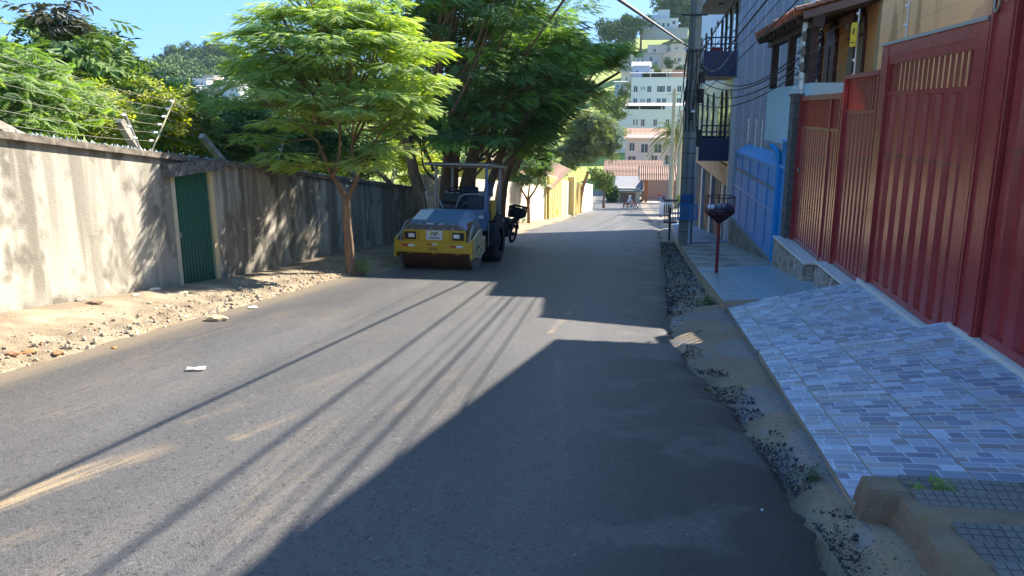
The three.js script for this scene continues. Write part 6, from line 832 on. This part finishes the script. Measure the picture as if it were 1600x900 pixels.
// ---------------------------------------------------------------- figures: one continuous skin from tapered bones
function figure(bones, res = 56) {                                  // bones: [a, b, ra, rb, colour]
  const lo = V(9, 9, 9), hi = V(-9, -9, -9); for (const [a, b, ra, rb] of bones) for (const [p, r] of [[a, ra], [b, rb]]) { lo.min(p.clone().addScalar(-r - 0.06)); hi.max(p.clone().addScalar(r + 0.06)); }
  const c = lo.clone().add(hi).multiplyScalar(0.5), half = Math.max(hi.x - lo.x, hi.y - lo.y, hi.z - lo.z) / 2 * 1.06; const mc = new MarchingCubes(res, new THREE.MeshStandardMaterial(), false, false, 60000); mc.isolation = 0;
  const sd = (p, [a, b, ra, rb]) => { const ab = b.clone().sub(a), t = clamp(p.clone().sub(a).dot(ab) / Math.max(1e-9, ab.lengthSq())); return p.distanceTo(a.clone().addScaledVector(ab, t)) - lerp(ra, rb, t); };
  const p = V(0, 0, 0); for (let k = 0; k < res; k++) for (let j = 0; j < res; j++) for (let i = 0; i < res; i++) { p.set((i / (res / 2) - 1) * half + c.x, (j / (res / 2) - 1) * half + c.y, (k / (res / 2) - 1) * half + c.z); let d = 9; const s = 0.035; for (const bn of bones) { const e = sd(p, bn), h = clamp(0.5 + 0.5 * (d - e) / s); d = lerp(d, e, h) - s * h * (1 - h); } mc.field[k * res * res + j * res + i] = -d; }
  mc.update(); const n = mc.count, P = new Float32Array(n * 3), N = new Float32Array(n * 3), C = new Float32Array(n * 3);
  for (let i = 0; i < n; i++) { p.set(mc.positionArray[i * 3] * half + c.x, mc.positionArray[i * 3 + 1] * half + c.y, mc.positionArray[i * 3 + 2] * half + c.z); P.set([p.x, p.y, p.z], i * 3); N.set([mc.normalArray[i * 3], mc.normalArray[i * 3 + 1], mc.normalArray[i * 3 + 2]], i * 3); let best = 9, col = [1, 1, 1]; for (const bn of bones) { const e = sd(p, bn); if (e < best) { best = e; col = bn[4]; } } C.set(col, i * 3); }
  const g = new THREE.BufferGeometry(); g.setAttribute('position', new THREE.BufferAttribute(P, 3)); g.setAttribute('normal', new THREE.BufferAttribute(N, 3)); g.setAttribute('uv', new THREE.BufferAttribute(new Float32Array(n * 2), 2)); g.setAttribute('color', new THREE.BufferAttribute(C, 3)); g.computeVertexNormals(); return g;
}
const skin = [0.36, 0.20, 0.13], hairM = mat([0.02, 0.014, 0.01], 0.7), clothM = mat([1, 1, 1], 0.85, { vertexColors: true });
function standing(label, pos, turn, top, low, shoe, bareLeg, armBend) {
  const g = thing('person', label, 'person', pos, turn, 'people by the open garage'); const leg = bareLeg ? skin : low, b = [];
  for (const s of [-1, 1]) { const hip = V(s * 0.09, 0.88, 0), knee = V(s * 0.10, 0.48, 0.03), ank = V(s * 0.10, 0.08, 0); b.push([hip, knee, 0.085, 0.058, low], [knee, ank, 0.052, 0.036, leg], [ank.clone().add(V(0, -0.03, 0)), V(s * 0.12, 0.035, 0.15), 0.042, 0.032, shoe]); const sh = V(s * 0.17, 1.38, 0), el = V(s * 0.24, 1.12, 0.02), ha = armBend ? V(s * 0.10, 1.06, 0.22) : V(s * 0.25, 0.88, 0.08); b.push([sh, el, 0.055, 0.042, top], [el, ha, 0.038, 0.028, skin]); for (let f = 0; f < 4; f++) b.push([ha, ha.clone().add(V(s * (-0.02 + f * 0.016), -0.09 + f * 0.004, 0.02)), 0.014, 0.009, skin]); b.push([ha, ha.clone().add(V(-s * 0.03, -0.045, 0.035)), 0.014, 0.01, skin]); }
  b.push([V(0, 0.92, 0), V(0, 1.12, 0), 0.135, 0.12, low], [V(0, 1.05, 0), V(0, 1.34, 0), 0.125, 0.145, top], [V(-0.13, 1.37, 0), V(0.13, 1.37, 0), 0.065, 0.065, top], [V(0, 1.40, 0), V(0, 1.52, 0.01), 0.052, 0.05, skin], [V(0, 1.58, 0.01), V(0, 1.66, 0), 0.078, 0.088, skin], [V(0, 1.60, 0.085), V(0, 1.575, 0.105), 0.014, 0.018, skin], [V(0.09, 1.61, 0), V(0.095, 1.59, 0), 0.018, 0.014, skin], [V(-0.09, 1.61, 0), V(-0.095, 1.59, 0), 0.018, 0.014, skin]);
  const body = part(g, 'body', figure(b, 60), clothM); part(g, 'hair', (() => { const s = new THREE.SphereGeometry(0.105, 16, 10, 0, 6.2832, 0, 1.7); s.rotateX(-0.45); s.translate(0, 1.64, -0.012); return s; })(), hairM); for (const s of [-1, 1]) part(g, 'eye', (() => { const e = new THREE.SphereGeometry(0.011, 8, 6); e.translate(s * 0.034, 1.625, 0.087); return e; })(), hairM); part(g, 'mouth', bx(0.045, 0.008, 0.006, 0, 1.545, 0.088), mat([0.25, 0.08, 0.06], 0.6)); return g;
}
{
  const zP = -118, a = PZ(1030, 316, zP), b = PZ(1036, 316, zP - 0.3); const y = RY(zP) + 0.02;
  standing('person in a red shirt and pale denim shorts standing by the garage', [a.x, y, zP], 0.1, [0.5, 0.07, 0.04], [0.22, 0.32, 0.5], [0.3, 0.3, 0.3], true, false); standing('person in dark blue trousers standing beside the red shirt', [b.x + 0.1, y, zP - 0.3], -0.5, [0.42, 0.3, 0.28], [0.03, 0.06, 0.16], [0.05, 0.05, 0.05], false, true);
  const zM = -101, m = PZ(985, 325, zM), yM = RY(zM) + 0.0; motorcycle('red motorcycle being ridden across the far end of the street', [m.x, yM, zM], 0.12, 0, [0.4, 0.02, 0.025], false);
  const r = thing('person', 'rider in a pale shirt and white helmet on the red motorcycle', 'person', [m.x, yM, zM], 0.12); const w = [0.62, 0.62, 0.64], tr = [0.45, 0.40, 0.36], q = [];
  for (const s of [-1, 1]) { q.push([V(-0.28, 0.92, s * 0.1), V(0.18, 0.86, s * 0.19), 0.095, 0.065, tr], [V(0.18, 0.86, s * 0.19), V(0.02, 0.42, s * 0.19), 0.06, 0.042, tr], [V(0.0, 0.38, s * 0.19), V(0.2, 0.35, s * 0.19), 0.042, 0.032, [0.05, 0.05, 0.05]], [V(-0.16, 1.40, s * 0.17), V(0.05, 1.14, s * 0.26), 0.058, 0.045, w], [V(0.05, 1.14, s * 0.26), V(0.30, 1.08, s * 0.31), 0.04, 0.03, skin]); for (let f = 0; f < 4; f++) q.push([V(0.29, 1.08, s * (0.27 + f * 0.02)), V(0.35, 1.05, s * (0.27 + f * 0.02)), 0.014, 0.01, skin]); q.push([V(0.28, 1.08, s * 0.27), V(0.28, 1.03, s * 0.25), 0.014, 0.01, skin]); }
  q.push([V(-0.30, 0.94, 0), V(-0.22, 1.18, 0), 0.15, 0.14, w], [V(-0.22, 1.18, 0), V(-0.15, 1.38, 0), 0.14, 0.15, w], [V(-0.14, 1.42, 0), V(-0.1, 1.54, 0), 0.055, 0.055, skin], [V(-0.08, 1.60, 0), V(-0.08, 1.66, 0), 0.095, 0.09, skin]);
  part(r, 'body', figure(q, 60), clothM); const hm = part(r, 'helmet', (() => { const s = new THREE.SphereGeometry(0.15, 20, 14); s.scale(1.08, 1, 0.95); s.translate(-0.09, 1.66, 0); return s; })(), mat([0.8, 0.8, 0.8], 0.3)); part(hm, 'visor', (() => { const s = new THREE.SphereGeometry(0.153, 16, 8, -0.9, 1.8, 1.2, 0.6); s.rotateY(Math.PI); s.scale(1.08, 1, 0.95); s.translate(-0.088, 1.66, 0); return s; })(), mat([0.03, 0.03, 0.03], 0.1));
}
// ================================================================ the far end of the street and the hillside town
{
  const glassF = mat([0.05, 0.07, 0.09], 0.15), shade = mat([0.10, 0.10, 0.10], 0.7), whiteM = mat([0.74, 0.74, 0.72], 0.85), metalRoof = mat([0.48, 0.47, 0.45], 0.7), clayM = mat([1, 1, 1], 0.9, { map: rep(roofT, 4), side: THREE.DoubleSide });
  const cols = { white: [0.60, 0.61, 0.60], cream: [0.62, 0.54, 0.40], pink: [0.66, 0.50, 0.46], lilac: [0.50, 0.52, 0.66], grey: [0.42, 0.41, 0.40], brick: [0.42, 0.24, 0.16], beige: [0.55, 0.47, 0.38], green: [0.48, 0.52, 0.34], tan: [0.48, 0.40, 0.30] };
  const mats = {}; for (const k in cols) mats[k] = mat(cols[k], 0.9, { bumpMap: rep(grit, 1.5), bumpScale: 0.01 });
  // pixel box (l, r, top, bottom) at distance z; wins: [u, v, w, h] shares of the front
  function block(name, label, l, r, t, b, z, depth, col, o = {}) {
    const A = PZ(l, b, z), B = PZ(r, t, z), w = B.x - A.x, h = B.y - A.y, g = thing(name, label, o.cat || 'house', [(A.x + B.x) / 2, A.y, z], o.turn || 0, o.group || 'houses of the hillside town');
    part(g, 'wall', box(-w / 2, w / 2, -(o.sink ?? 5), h, -depth, 0), mats[col]);
    (o.wins || []).forEach(([u, v, ww, hh, m]) => { const x = (u - 0.5) * w, y = v * h, win = part(g, 'window', box(x, x + ww * w, y, y + hh * h, -0.05, 0.05), m === 1 ? whiteM : glassF); part(win, 'sill', box(x - 0.06, x + ww * w + 0.06, y - 0.1, y, 0.0, 0.12), whiteM); part(win, 'mullion', box(x + ww * w / 2 - 0.03, x + ww * w / 2 + 0.03, y, y + hh * h, 0.05, 0.07), whiteM); });
    const R = o.roof; const ov = o.ov ?? 0.4;
    if (R === 'clay') { const rise = o.rise ?? 1.6, q = [], n = Math.max(12, Math.round(w / 0.22)); for (let i = 0; i < n; i++) { const x0 = lerp(-w / 2 - ov, w / 2 + ov, i / n), x1 = lerp(-w / 2 - ov, w / 2 + ov, (i + 0.5) / n), x2 = lerp(-w / 2 - ov, w / 2 + ov, (i + 1) / n); for (const [za, ya, zb, yb] of [[ov, h - 0.2, -depth / 2, h + rise], [-depth / 2, h + rise, -depth - ov, h - 0.2]]) q.push([V(x0, ya, za), V(x1, ya + 0.05, za), V(x1, yb + 0.05, zb), V(x0, yb, zb)], [V(x1, ya + 0.05, za), V(x2, ya, za), V(x2, yb, zb), V(x1, yb + 0.05, zb)]); } part(g, 'roof', quads(q), clayM); part(g, 'gable', [extrude([[0, h], [-depth, h], [-depth / 2, h + rise - 0.1]], w - 0.1, new THREE.Matrix4().makeRotationY(-Math.PI / 2))], mats[col]); }
    else if (R === 'sheet') { part(g, 'roof', bx(w + 2 * ov, 0.12, depth + 2 * ov, 0, h + (o.lift ?? 0.1), -depth / 2, o.pitch ?? 0.05), o.roofMat || metalRoof); if ((o.lift ?? 0) > 0.8) { for (const u of [-0.45, -0.15, 0.15, 0.45]) part(g, 'roof_post', box(u * w - 0.1, u * w + 0.1, h, h + o.lift, -0.5, -0.3), whiteM); part(g, 'parapet', box(-w / 2, w / 2, h, h + Math.min(1, o.lift * 0.4), -0.15, 0), mats[col]); part(g, 'terrace_wall', box(-w * 0.3, w * 0.2, h, h + o.lift, -depth * 0.8, -depth * 0.4), shade); } }
    else { part(g, 'parapet', [box(-w / 2 - 0.1, w / 2 + 0.1, h, h + 0.5, -0.1, 0.12)], mats[col]); }
    if (o.tank) { part(g, 'water_tank', cyl(0.8, 1.0, 1.2, o.tank * w, h + 0.9, -depth / 2, 16), mat([0.08, 0.18, 0.35], 0.5)); }
    return g;
  }
  const row = (n, v, w, h, u0 = 0.08, u1 = 0.92, m = 0) => Array.from({ length: n }, (_, i) => [lerp(u0, u1, n > 1 ? i / (n - 1) : 0.5) - w / 2, v, w, h, m]);
  const end = 'buildings at the foot of the street';
  // foot of the street
  const shed = block('garage_shed', 'low garage with a grey sheet roof and a brown plank door', 966, 1000, 294, 321, -121, 5, 'cream', { roof: 'sheet', pitch: 0.28, lift: 0.45, ov: 0.6, roofMat: mat([0.24, 0.23, 0.23], 0.8), group: end, cat: 'garage', sink: 1 }); for (let i = 0; i < 9; i++) part(shed, 'plank', box(-1.35 + i * 0.26, -1.11 + i * 0.26, 0, 1.95, 0.02, 0.07 + 0.015 * (i % 2)), mat([0.26 + 0.03 * (i % 3), 0.15, 0.10], 0.8));
  const car = thing('open_garage', 'open garage under a clay tile roof with an orange post', 'garage', [PZ(1032, 316, -121).x, RY(-121), -121], 0, end); part(car, 'back_wall', box(-2.8, 3.2, -0.5, 3.4, -5, -4.8), mats.beige); part(car, 'side_wall', box(2.9, 3.1, -0.5, 3.3, -4.8, 0), mats.tan); part(car, 'side_wall', box(-2.75, -2.6, -0.5, 3.3, -4.8, 0), mats.brick); part(car, 'orange_post', box(-2.4, -2.0, -0.5, 3.2, 0, 0.35), mat([0.55, 0.16, 0.04], 0.8)); part(car, 'floor', box(-2.8, 3.2, -0.4, 0.02, -4.8, 0.5), mats.grey); part(car, 'beam', box(-2.9, 3.2, 3.2, 3.45, -0.1, 0.15), timberM); { const q = []; for (let i = 0; i < 22; i++) { const x0 = -3.4 + i * 0.32, k = 0.1; q.push([V(x0, 3.3, 0.9), V(x0 + 0.16, 3.3 + k, 0.9), V(x0 + 0.16, 5.2 + k, -3), V(x0, 5.2, -3)], [V(x0 + 0.16, 3.3 + k, 0.9), V(x0 + 0.32, 3.3, 0.9), V(x0 + 0.32, 5.2, -3), V(x0 + 0.16, 5.2 + k, -3)]); } part(car, 'roof', quads(q), clayM); }
  block('clay_roof_house', 'long low house with a sunlit clay tile roof behind the garages', 945, 1032, 274, 300, -134, 9, 'green', { roof: 'clay', rise: 2.2, wins: [[0.45, 0.3, 0.06, 0.4], [0.6, 0.4, 0.05, 0.3]], group: end });
  block('pink_house', 'pale pink two-storey house with a red tile roof and dark windows', 976, 1062, 215, 262, -150, 10, 'pink', { roof: 'clay', rise: 1.6, wins: [[0.08, 0.56, 0.09, 0.25], [0.3, 0.5, 0.12, 0.28], [0.06, 0.08, 0.14, 0.3, 0], [0.55, 0.5, 0.12, 0.28], [0.75, 0.12, 0.12, 0.3], [0.5, 0.05, 0.1, 0.35]], group: end });
  block('white_block', 'long white building with a terrace roof above the red tiles', 958, 1075, 176, 206, -180, 12, 'white', { roof: 'sheet', lift: 1.8, wins: [...row(2, 0.35, 0.02, 0.3, 0.28, 0.32), ...row(4, 0.3, 0.045, 0.35, 0.4, 0.9)] });
  block('white_apartments', 'white three-storey apartments with two rows of small windows', 985, 1072, 126, 172, -205, 14, 'white', { roof: 'sheet', lift: 2.2, wins: [...[0.05, 0.3, 0.48, 0.55, 0.66, 0.85].map(u => [u, 0.62, 0.07, 0.2]), ...[0.05, 0.3, 0.48, 0.58, 0.85].map(u => [u, 0.2, 0.07, 0.2]), ...[0.18, 0.23].flatMap(u => [[u, 0.68, 0.025, 0.12], [u, 0.26, 0.025, 0.12]])] });
  block('low_house', 'small cream house with a white sheet roof below the lilac gable', 1022, 1050, 115, 136, -232, 8, 'beige', { roof: 'sheet', wins: [[0.15, 0.4, 0.18, 0.35], [0.6, 0.4, 0.15, 0.35, 1]] });
  block('lilac_house', 'lilac gabled house among the hillside houses', 988, 1016, 102, 136, -240, 9, 'lilac', { roof: 'sheet', pitch: 0.2, lift: 0.5, wins: [[0.2, 0.62, 0.08, 0.15], [0.75, 0.4, 0.15, 0.3]] });
  block('cream_house', 'narrow cream house half hidden by the arching tree', 970, 985, 112, 138, -236, 8, 'cream', { roof: 'sheet', wins: [[0.5, 0.35, 0.18, 0.3]] });
  block('brick_house', 'unplastered brick house beside the white apartments', 1050, 1090, 112, 140, -226, 9, 'brick', { wins: [[0.2, 0.35, 0.14, 0.35], [0.6, 0.35, 0.14, 0.35]] });
  block('balcony_house', 'grey house with a pink balcony on the upper slope', 1006, 1032, 84, 108, -268, 9, 'grey', { roof: 'sheet', lift: 0.4, wins: [[0.35, 0.5, 0.15, 0.3], [0.65, 0.15, 0.15, 0.3]] });
  block('beige_house', 'wide beige house with a white roof under the grass bank', 1034, 1090, 82, 110, -272, 10, 'beige', { roof: 'sheet', lift: 0.3, wins: [[0.15, 0.55, 0.08, 0.2], [0.15, 0.2, 0.08, 0.2], [0.45, 0.5, 0.08, 0.2], [0.75, 0.4, 0.1, 0.2]], tank: 0.25 });
  block('grey_house', 'dark grey flat house directly under the grass bank', 1012, 1042, 72, 86, -300, 9, 'grey', { wins: [[0.3, 0.3, 0.12, 0.4]] });
  block('upper_house', 'tall grey house beside the concrete pole on the slope', 1048, 1084, 68, 86, -296, 9, 'grey', { roof: 'sheet', wins: [[0.2, 0.5, 0.1, 0.2], [0.6, 0.5, 0.1, 0.2]] });
  block('slope_house', 'small white house at the crown of the arching tree', 968, 990, 78, 90, -292, 8, 'beige', { roof: 'sheet', wins: [[0.5, 0.3, 0.15, 0.4]] });
  const more = [[992, 1010, 90, 104, -274, 'white', 'white flat-roofed house beside the balcony house'], [1034, 1050, 108, 122, -252, 'cream', 'small cream house under the beige one'], [1062, 1092, 96, 114, -258, 'white', 'white terraced house beside the concrete pole'], [974, 990, 92, 104, -262, 'beige', 'beige cube house behind the lilac gable'], [1010, 1022, 108, 120, -250, 'white', 'narrow white house right of the lilac gable'], [1066, 1096, 134, 158, -214, 'cream', 'cream house behind the tall concrete pole'], [960, 978, 128, 146, -222, 'white', 'white cottage left of the white apartments'], [1030, 1046, 72, 82, -305, 'white', 'white row house under the grass bank']];
  for (const [l, r, t, b, z, c, lab] of more) block('slope_house', lab, l, r, t, b, z, 7, c, { roof: 'sheet', lift: 0.2, wins: [[0.18, 0.5, 0.14, 0.26], [0.58, 0.5, 0.14, 0.26], [0.58, 0.12, 0.16, 0.26]] });
  const castle = block('hilltop_villa', 'white crenellated villa on the hilltop', 1014, 1060, 30, 45, -356, 12, 'white', { wins: [[0.1, 0.2, 0.06, 0.4], [0.25, 0.15, 0.1, 0.5], [0.45, 0.2, 0.08, 0.4], [0.62, 0.2, 0.08, 0.4], [0.8, 0.45, 0.1, 0.35]], sink: 1 }); part(castle, 'tower', box(-2.5, 2.5, 4, 8, -9, -3), mats.white); part(castle, 'tower', box(-6.5, -2.5, 4, 6, -9, -2), mats.white);
  block('retaining_wall', 'grey retaining wall below the hilltop villa', 1000, 1075, 45, 54, -354, 3, 'grey', { cat: 'wall', sink: 2 });
  for (const [l, r, t, b, z, c, lab] of [[302, 322, 122, 142, -300, 'white', 'white house on the wooded hill'], [318, 334, 118, 140, -306, 'beige', 'tan house on the wooded hill beside the white one'], [334, 352, 126, 142, -302, 'brick', 'brick house on the wooded hill'], [268, 300, 134, 150, -290, 'grey', 'grey row of roofs below the wooded hill'], [345, 372, 132, 150, -292, 'white', 'pale block below the wooded hill by the young tree crown']]) block('hill_house', lab, l, r, t, b, z, 8, c, { roof: 'sheet', wins: [[0.2, 0.4, 0.12, 0.25], [0.6, 0.4, 0.12, 0.25]], group: 'houses on the wooded hill' });
  // right side beyond the blue building
  block('narrow_house', 'narrow beige house with a yellow shuttered window past the blue building', 1098, 1118, 262, 336, -47, 6, 'beige', { wins: [[0.3, 0.55, 0.5, 0.36]], group: end, sink: 1 });
  const aw = block('awning_house', 'pale wall with a rounded white awning farther down the footway', 1079, 1100, 268, 333, -54, 9, 'grey', { group: end, sink: 1 }); part(aw, 'awning', new THREE.CylinderGeometry(0.9, 0.9, 1.6, 20, 1, true, 0, 1.6).rotateZ(Math.PI / 2).translate(-0.2, 2.2, 0.2), mat([0.7, 0.7, 0.68], 0.7, { side: THREE.DoubleSide }));
  block('tiled_row', 'pinkish house with a clay roof past the awning', 1082, 1112, 226, 262, -75, 8, 'pink', { roof: 'clay', rise: 1.2, group: end, sink: 8 });
  const pl = thing('planter_box', 'small white slatted box beside the far footway', 'planter', [...PG(1040, 334, 0.15).toArray()]); part(pl, 'box', box(-0.6, 0.6, 0, 1.0, -0.4, 0.4), whiteM); for (let i = 0; i < 4; i++) part(pl, 'slat', box(-0.2 + i * 0.2, -0.1 + i * 0.2, 0.1, 0.9, 0.41, 0.44), shade);
  // far concrete poles
  for (const [px, py, r, top, lab] of [[1046, 326, 0.17, 138, 'far pale concrete pole with a short arm'], [1058, 322, 0.15, 172, 'second far concrete pole beside the palms']]) { const z = -102, p = PZ(px, py, z), t = PZ(px + 1, top, z), g = thing('utility_pole', lab, 'utility pole', [p.x, RY(z) - 0.1, z], 0, 'far poles at the foot of the street'); part(g, 'shaft', cyl(r * 1.9, r * 1.3, t.y - RY(z) + 0.1, 0, (t.y - RY(z)) / 2, 0, 14), mat([0.36, 0.32, 0.26], 0.9)); part(g, 'crossarm', bx(1.6, 0.1, 0.1, 0, t.y - RY(z) - 0.6, 0), mat([0.3, 0.28, 0.24], 0.9)); }
  // palms
  reseed(5005); for (const [px, py, z, sc, lab] of [[1052, 208, -108, 1, 'tall date palm with arching fronds beside the far poles'], [1066, 216, -112, 0.85, 'second date palm behind the concrete pole']]) {
    const c = PZ(px, py, z), y0 = RY(z), H = c.y - y0, g = thing('palm_tree', lab, 'palm', [c.x, y0, z], 0, 'palms at the foot of the street'); part(g, 'trunk', sweep(curve([V(0, -0.3, 0), V(0.1, H * 0.5, 0), V(0, H, 0)], 10), Array.from({ length: 11 }, (_, i) => lerp(0.36, 0.26, i / 10)), 10, 0.2), barkM);
    for (let f = 0; f < 34; f++) { const a = f * 2.399, up = lerp(1.15, -0.35, f / 34), L = rr(3.6, 4.8) * sc, tip = []; const d = V(Math.cos(a), 0, Math.sin(a)); const pts = []; for (let i = 0; i <= 8; i++) { const t = i / 8; pts.push(d.clone().multiplyScalar(L * t * Math.cos(up) * (1 - 0.12 * t)).add(V(0, H + L * t * Math.sin(up) - 2.4 * sc * t * t, 0))); } const lv = []; for (let i = 1; i < 24; i++) { const t = i / 24, k = Math.min(7, Math.floor(t * 8)), p = pts[k].clone().lerp(pts[k + 1], t * 8 - k), tg = pts[k + 1].clone().sub(pts[k]).normalize(), sd = tg.clone().cross(UP).normalize(); for (const s of [-1, 1]) lv.push([p, tg.clone().multiplyScalar(0.7).addScaledVector(sd, s).add(V(0, -0.25, 0)).normalize(), 0.75 * sc * (1 - 0.5 * t), 0.07, UP]); } const q = f / 34, fr = part(g, 'frond', [sweep(pts, 0.035, 4), leafGeo(lv)], mat([lerp(0.16, 0.36, q * rnd()), lerp(0.22, 0.28, rnd()), 0.05], 0.9, { side: THREE.DoubleSide })); }
  }
  // hedge and shrubs at the foot
  const hd = thing('ivy_hedge', 'clipped green hedge beside the garage shed', 'hedge', [PZ(956, 318, -119).x, RY(-119), -119]); foliage(hd, 'leaves', tuftGeo, leafFar, [[0, 1.2, 0, 1.0, 1.4, 0.6, 260]], [[0.03, 0.08, 0.012], [0.07, 0.14, 0.02]], 0.35, { random: true, tilt: 1, droop: 1 });
  const bush = (name, lab, px, py, z, R, n, cols, sz, grp) => { const c = PZ(px, py, z), g = thing(name, lab, 'tree', [c.x, c.y - R * 1.1, z], 0, grp); part(g, 'trunk', sweep([V(0, -R, 0), V(0, R * 0.8, 0)], [R * 0.12, R * 0.05], 7), barkM); foliage(g, 'crown', tuftGeo, leafFar, [...Array.from({ length: 7 }, () => [rr(-0.6, 0.6) * R, R * 1.1 + rr(-0.4, 0.6) * R, rr(-0.5, 0.5) * R, R * 0.5, R * 0.4, R * 0.5, Math.round(n / 7)])], cols, sz, { random: true, tilt: 1, droop: 1 }); };
  const hg = [[0.05, 0.11, 0.02], [0.13, 0.22, 0.035]], yg = [[0.10, 0.16, 0.02], [0.24, 0.28, 0.04]], T2 = 'trees of the hillside';
  bush('banana_clump', 'bright yellow-green leafy clump below the lilac house', 998, 135, -228, 1.8, 100, yg, 0.5, T2); bush('hillside_tree', 'green tree between the hillside houses', 1056, 116, -238, 2.6, 140, hg, 0.6, T2); bush('hillside_tree', 'slim dark tree beside the beige house', 1048, 101, -264, 2.4, 120, hg, 0.6, T2); bush('hillside_tree', 'low green bush beside the balcony house', 1024, 110, -255, 1.8, 90, yg, 0.5, T2); bush('hillside_tree', 'dark round tree at the left of the white apartments', 978, 144, -222, 2.6, 110, hg, 0.6, T2); bush('hillside_tree', 'leafy tree at the shoulder of the hill', 978, 48, -350, 8, 220, hg, 1.6, T2); bush('hillside_tree', 'second leafy tree at the shoulder of the hill', 962, 62, -345, 8, 220, hg, 1.6, T2); bush('hillside_tree', 'tree beside the hilltop villa', 1002, 44, -352, 6, 160, hg, 1.4, T2); bush('hilltop_tree', 'spreading tree crown behind the hilltop villa', 1052, 20, -372, 10, 240, hg, 1.8, T2); bush('hilltop_tree', 'dark tree crown at the hilltop beside the pole', 1084, 24, -372, 11, 240, hg, 1.8, T2); bush('hilltop_tree', 'rounded tree crown on the hilltop', 1068, 22, -376, 9, 220, hg, 1.8, T2);
  bush('street_shrub', 'yellow-green shrub beside the far poles', 1064, 318, -98, 1.3, 120, yg, 0.3, T2); bush('street_tree', 'bright green tree above the white long building', 950, 172, -150, 3.4, 180, yg, 0.8, T2); bush('street_tree', 'palm-like green clump at the end of the cream wall', 944, 285, -104, 2.0, 130, yg, 0.5, T2);
  [[258, 88], [278, 80], [292, 84], [306, 78], [318, 82], [336, 76], [350, 80], [364, 78]].forEach(([px, py], i) => bush('ridge_tree', ['spreading tree on the wooded ridge line'][0], px, py + 6, -392 - (i % 3) * 6, 6, 130, hg, 1.5, 'ridge trees of the wooded hill'));
  // woods
  const woods = (name, label, n, f, cols, size) => { const cl = []; for (let i = 0; i < n; i++) { const [x, z, s] = f(); cl.push([x, terrain(x, z) + s * 0.5, z, s, s * 0.7, s, 5]); } const o = foliage(scene, numbered(name), tuftGeo, leafFar, cl, cols, size, { random: true, tilt: 1, droop: 1 }); tag(o, label, 'woods', null, 'stuff'); };
  woods('hill_woods', 'dense woods covering the far hill', 3400, () => { const a = rnd() * 6.28, r = Math.sqrt(rnd()); return [-222 + Math.cos(a) * r * 190, -385 + Math.sin(a) * r * 130, rr(2, 4.5)]; }, [[0.06, 0.13, 0.03], [0.15, 0.23, 0.05]], 2.6);
  woods('valley_woods', 'scrub and trees between the hillside houses', 420, () => { const z = -150 - 150 * rnd(); return [rr(-110, -14), z, rr(0.8, 2.2)]; }, [[0.04, 0.08, 0.02], [0.11, 0.17, 0.04]], 1.3);
}
scene.traverse(o => { if (o.isMesh) { o.castShadow = true; o.receiveShadow = true; } });
renderer.render(scene, camera);
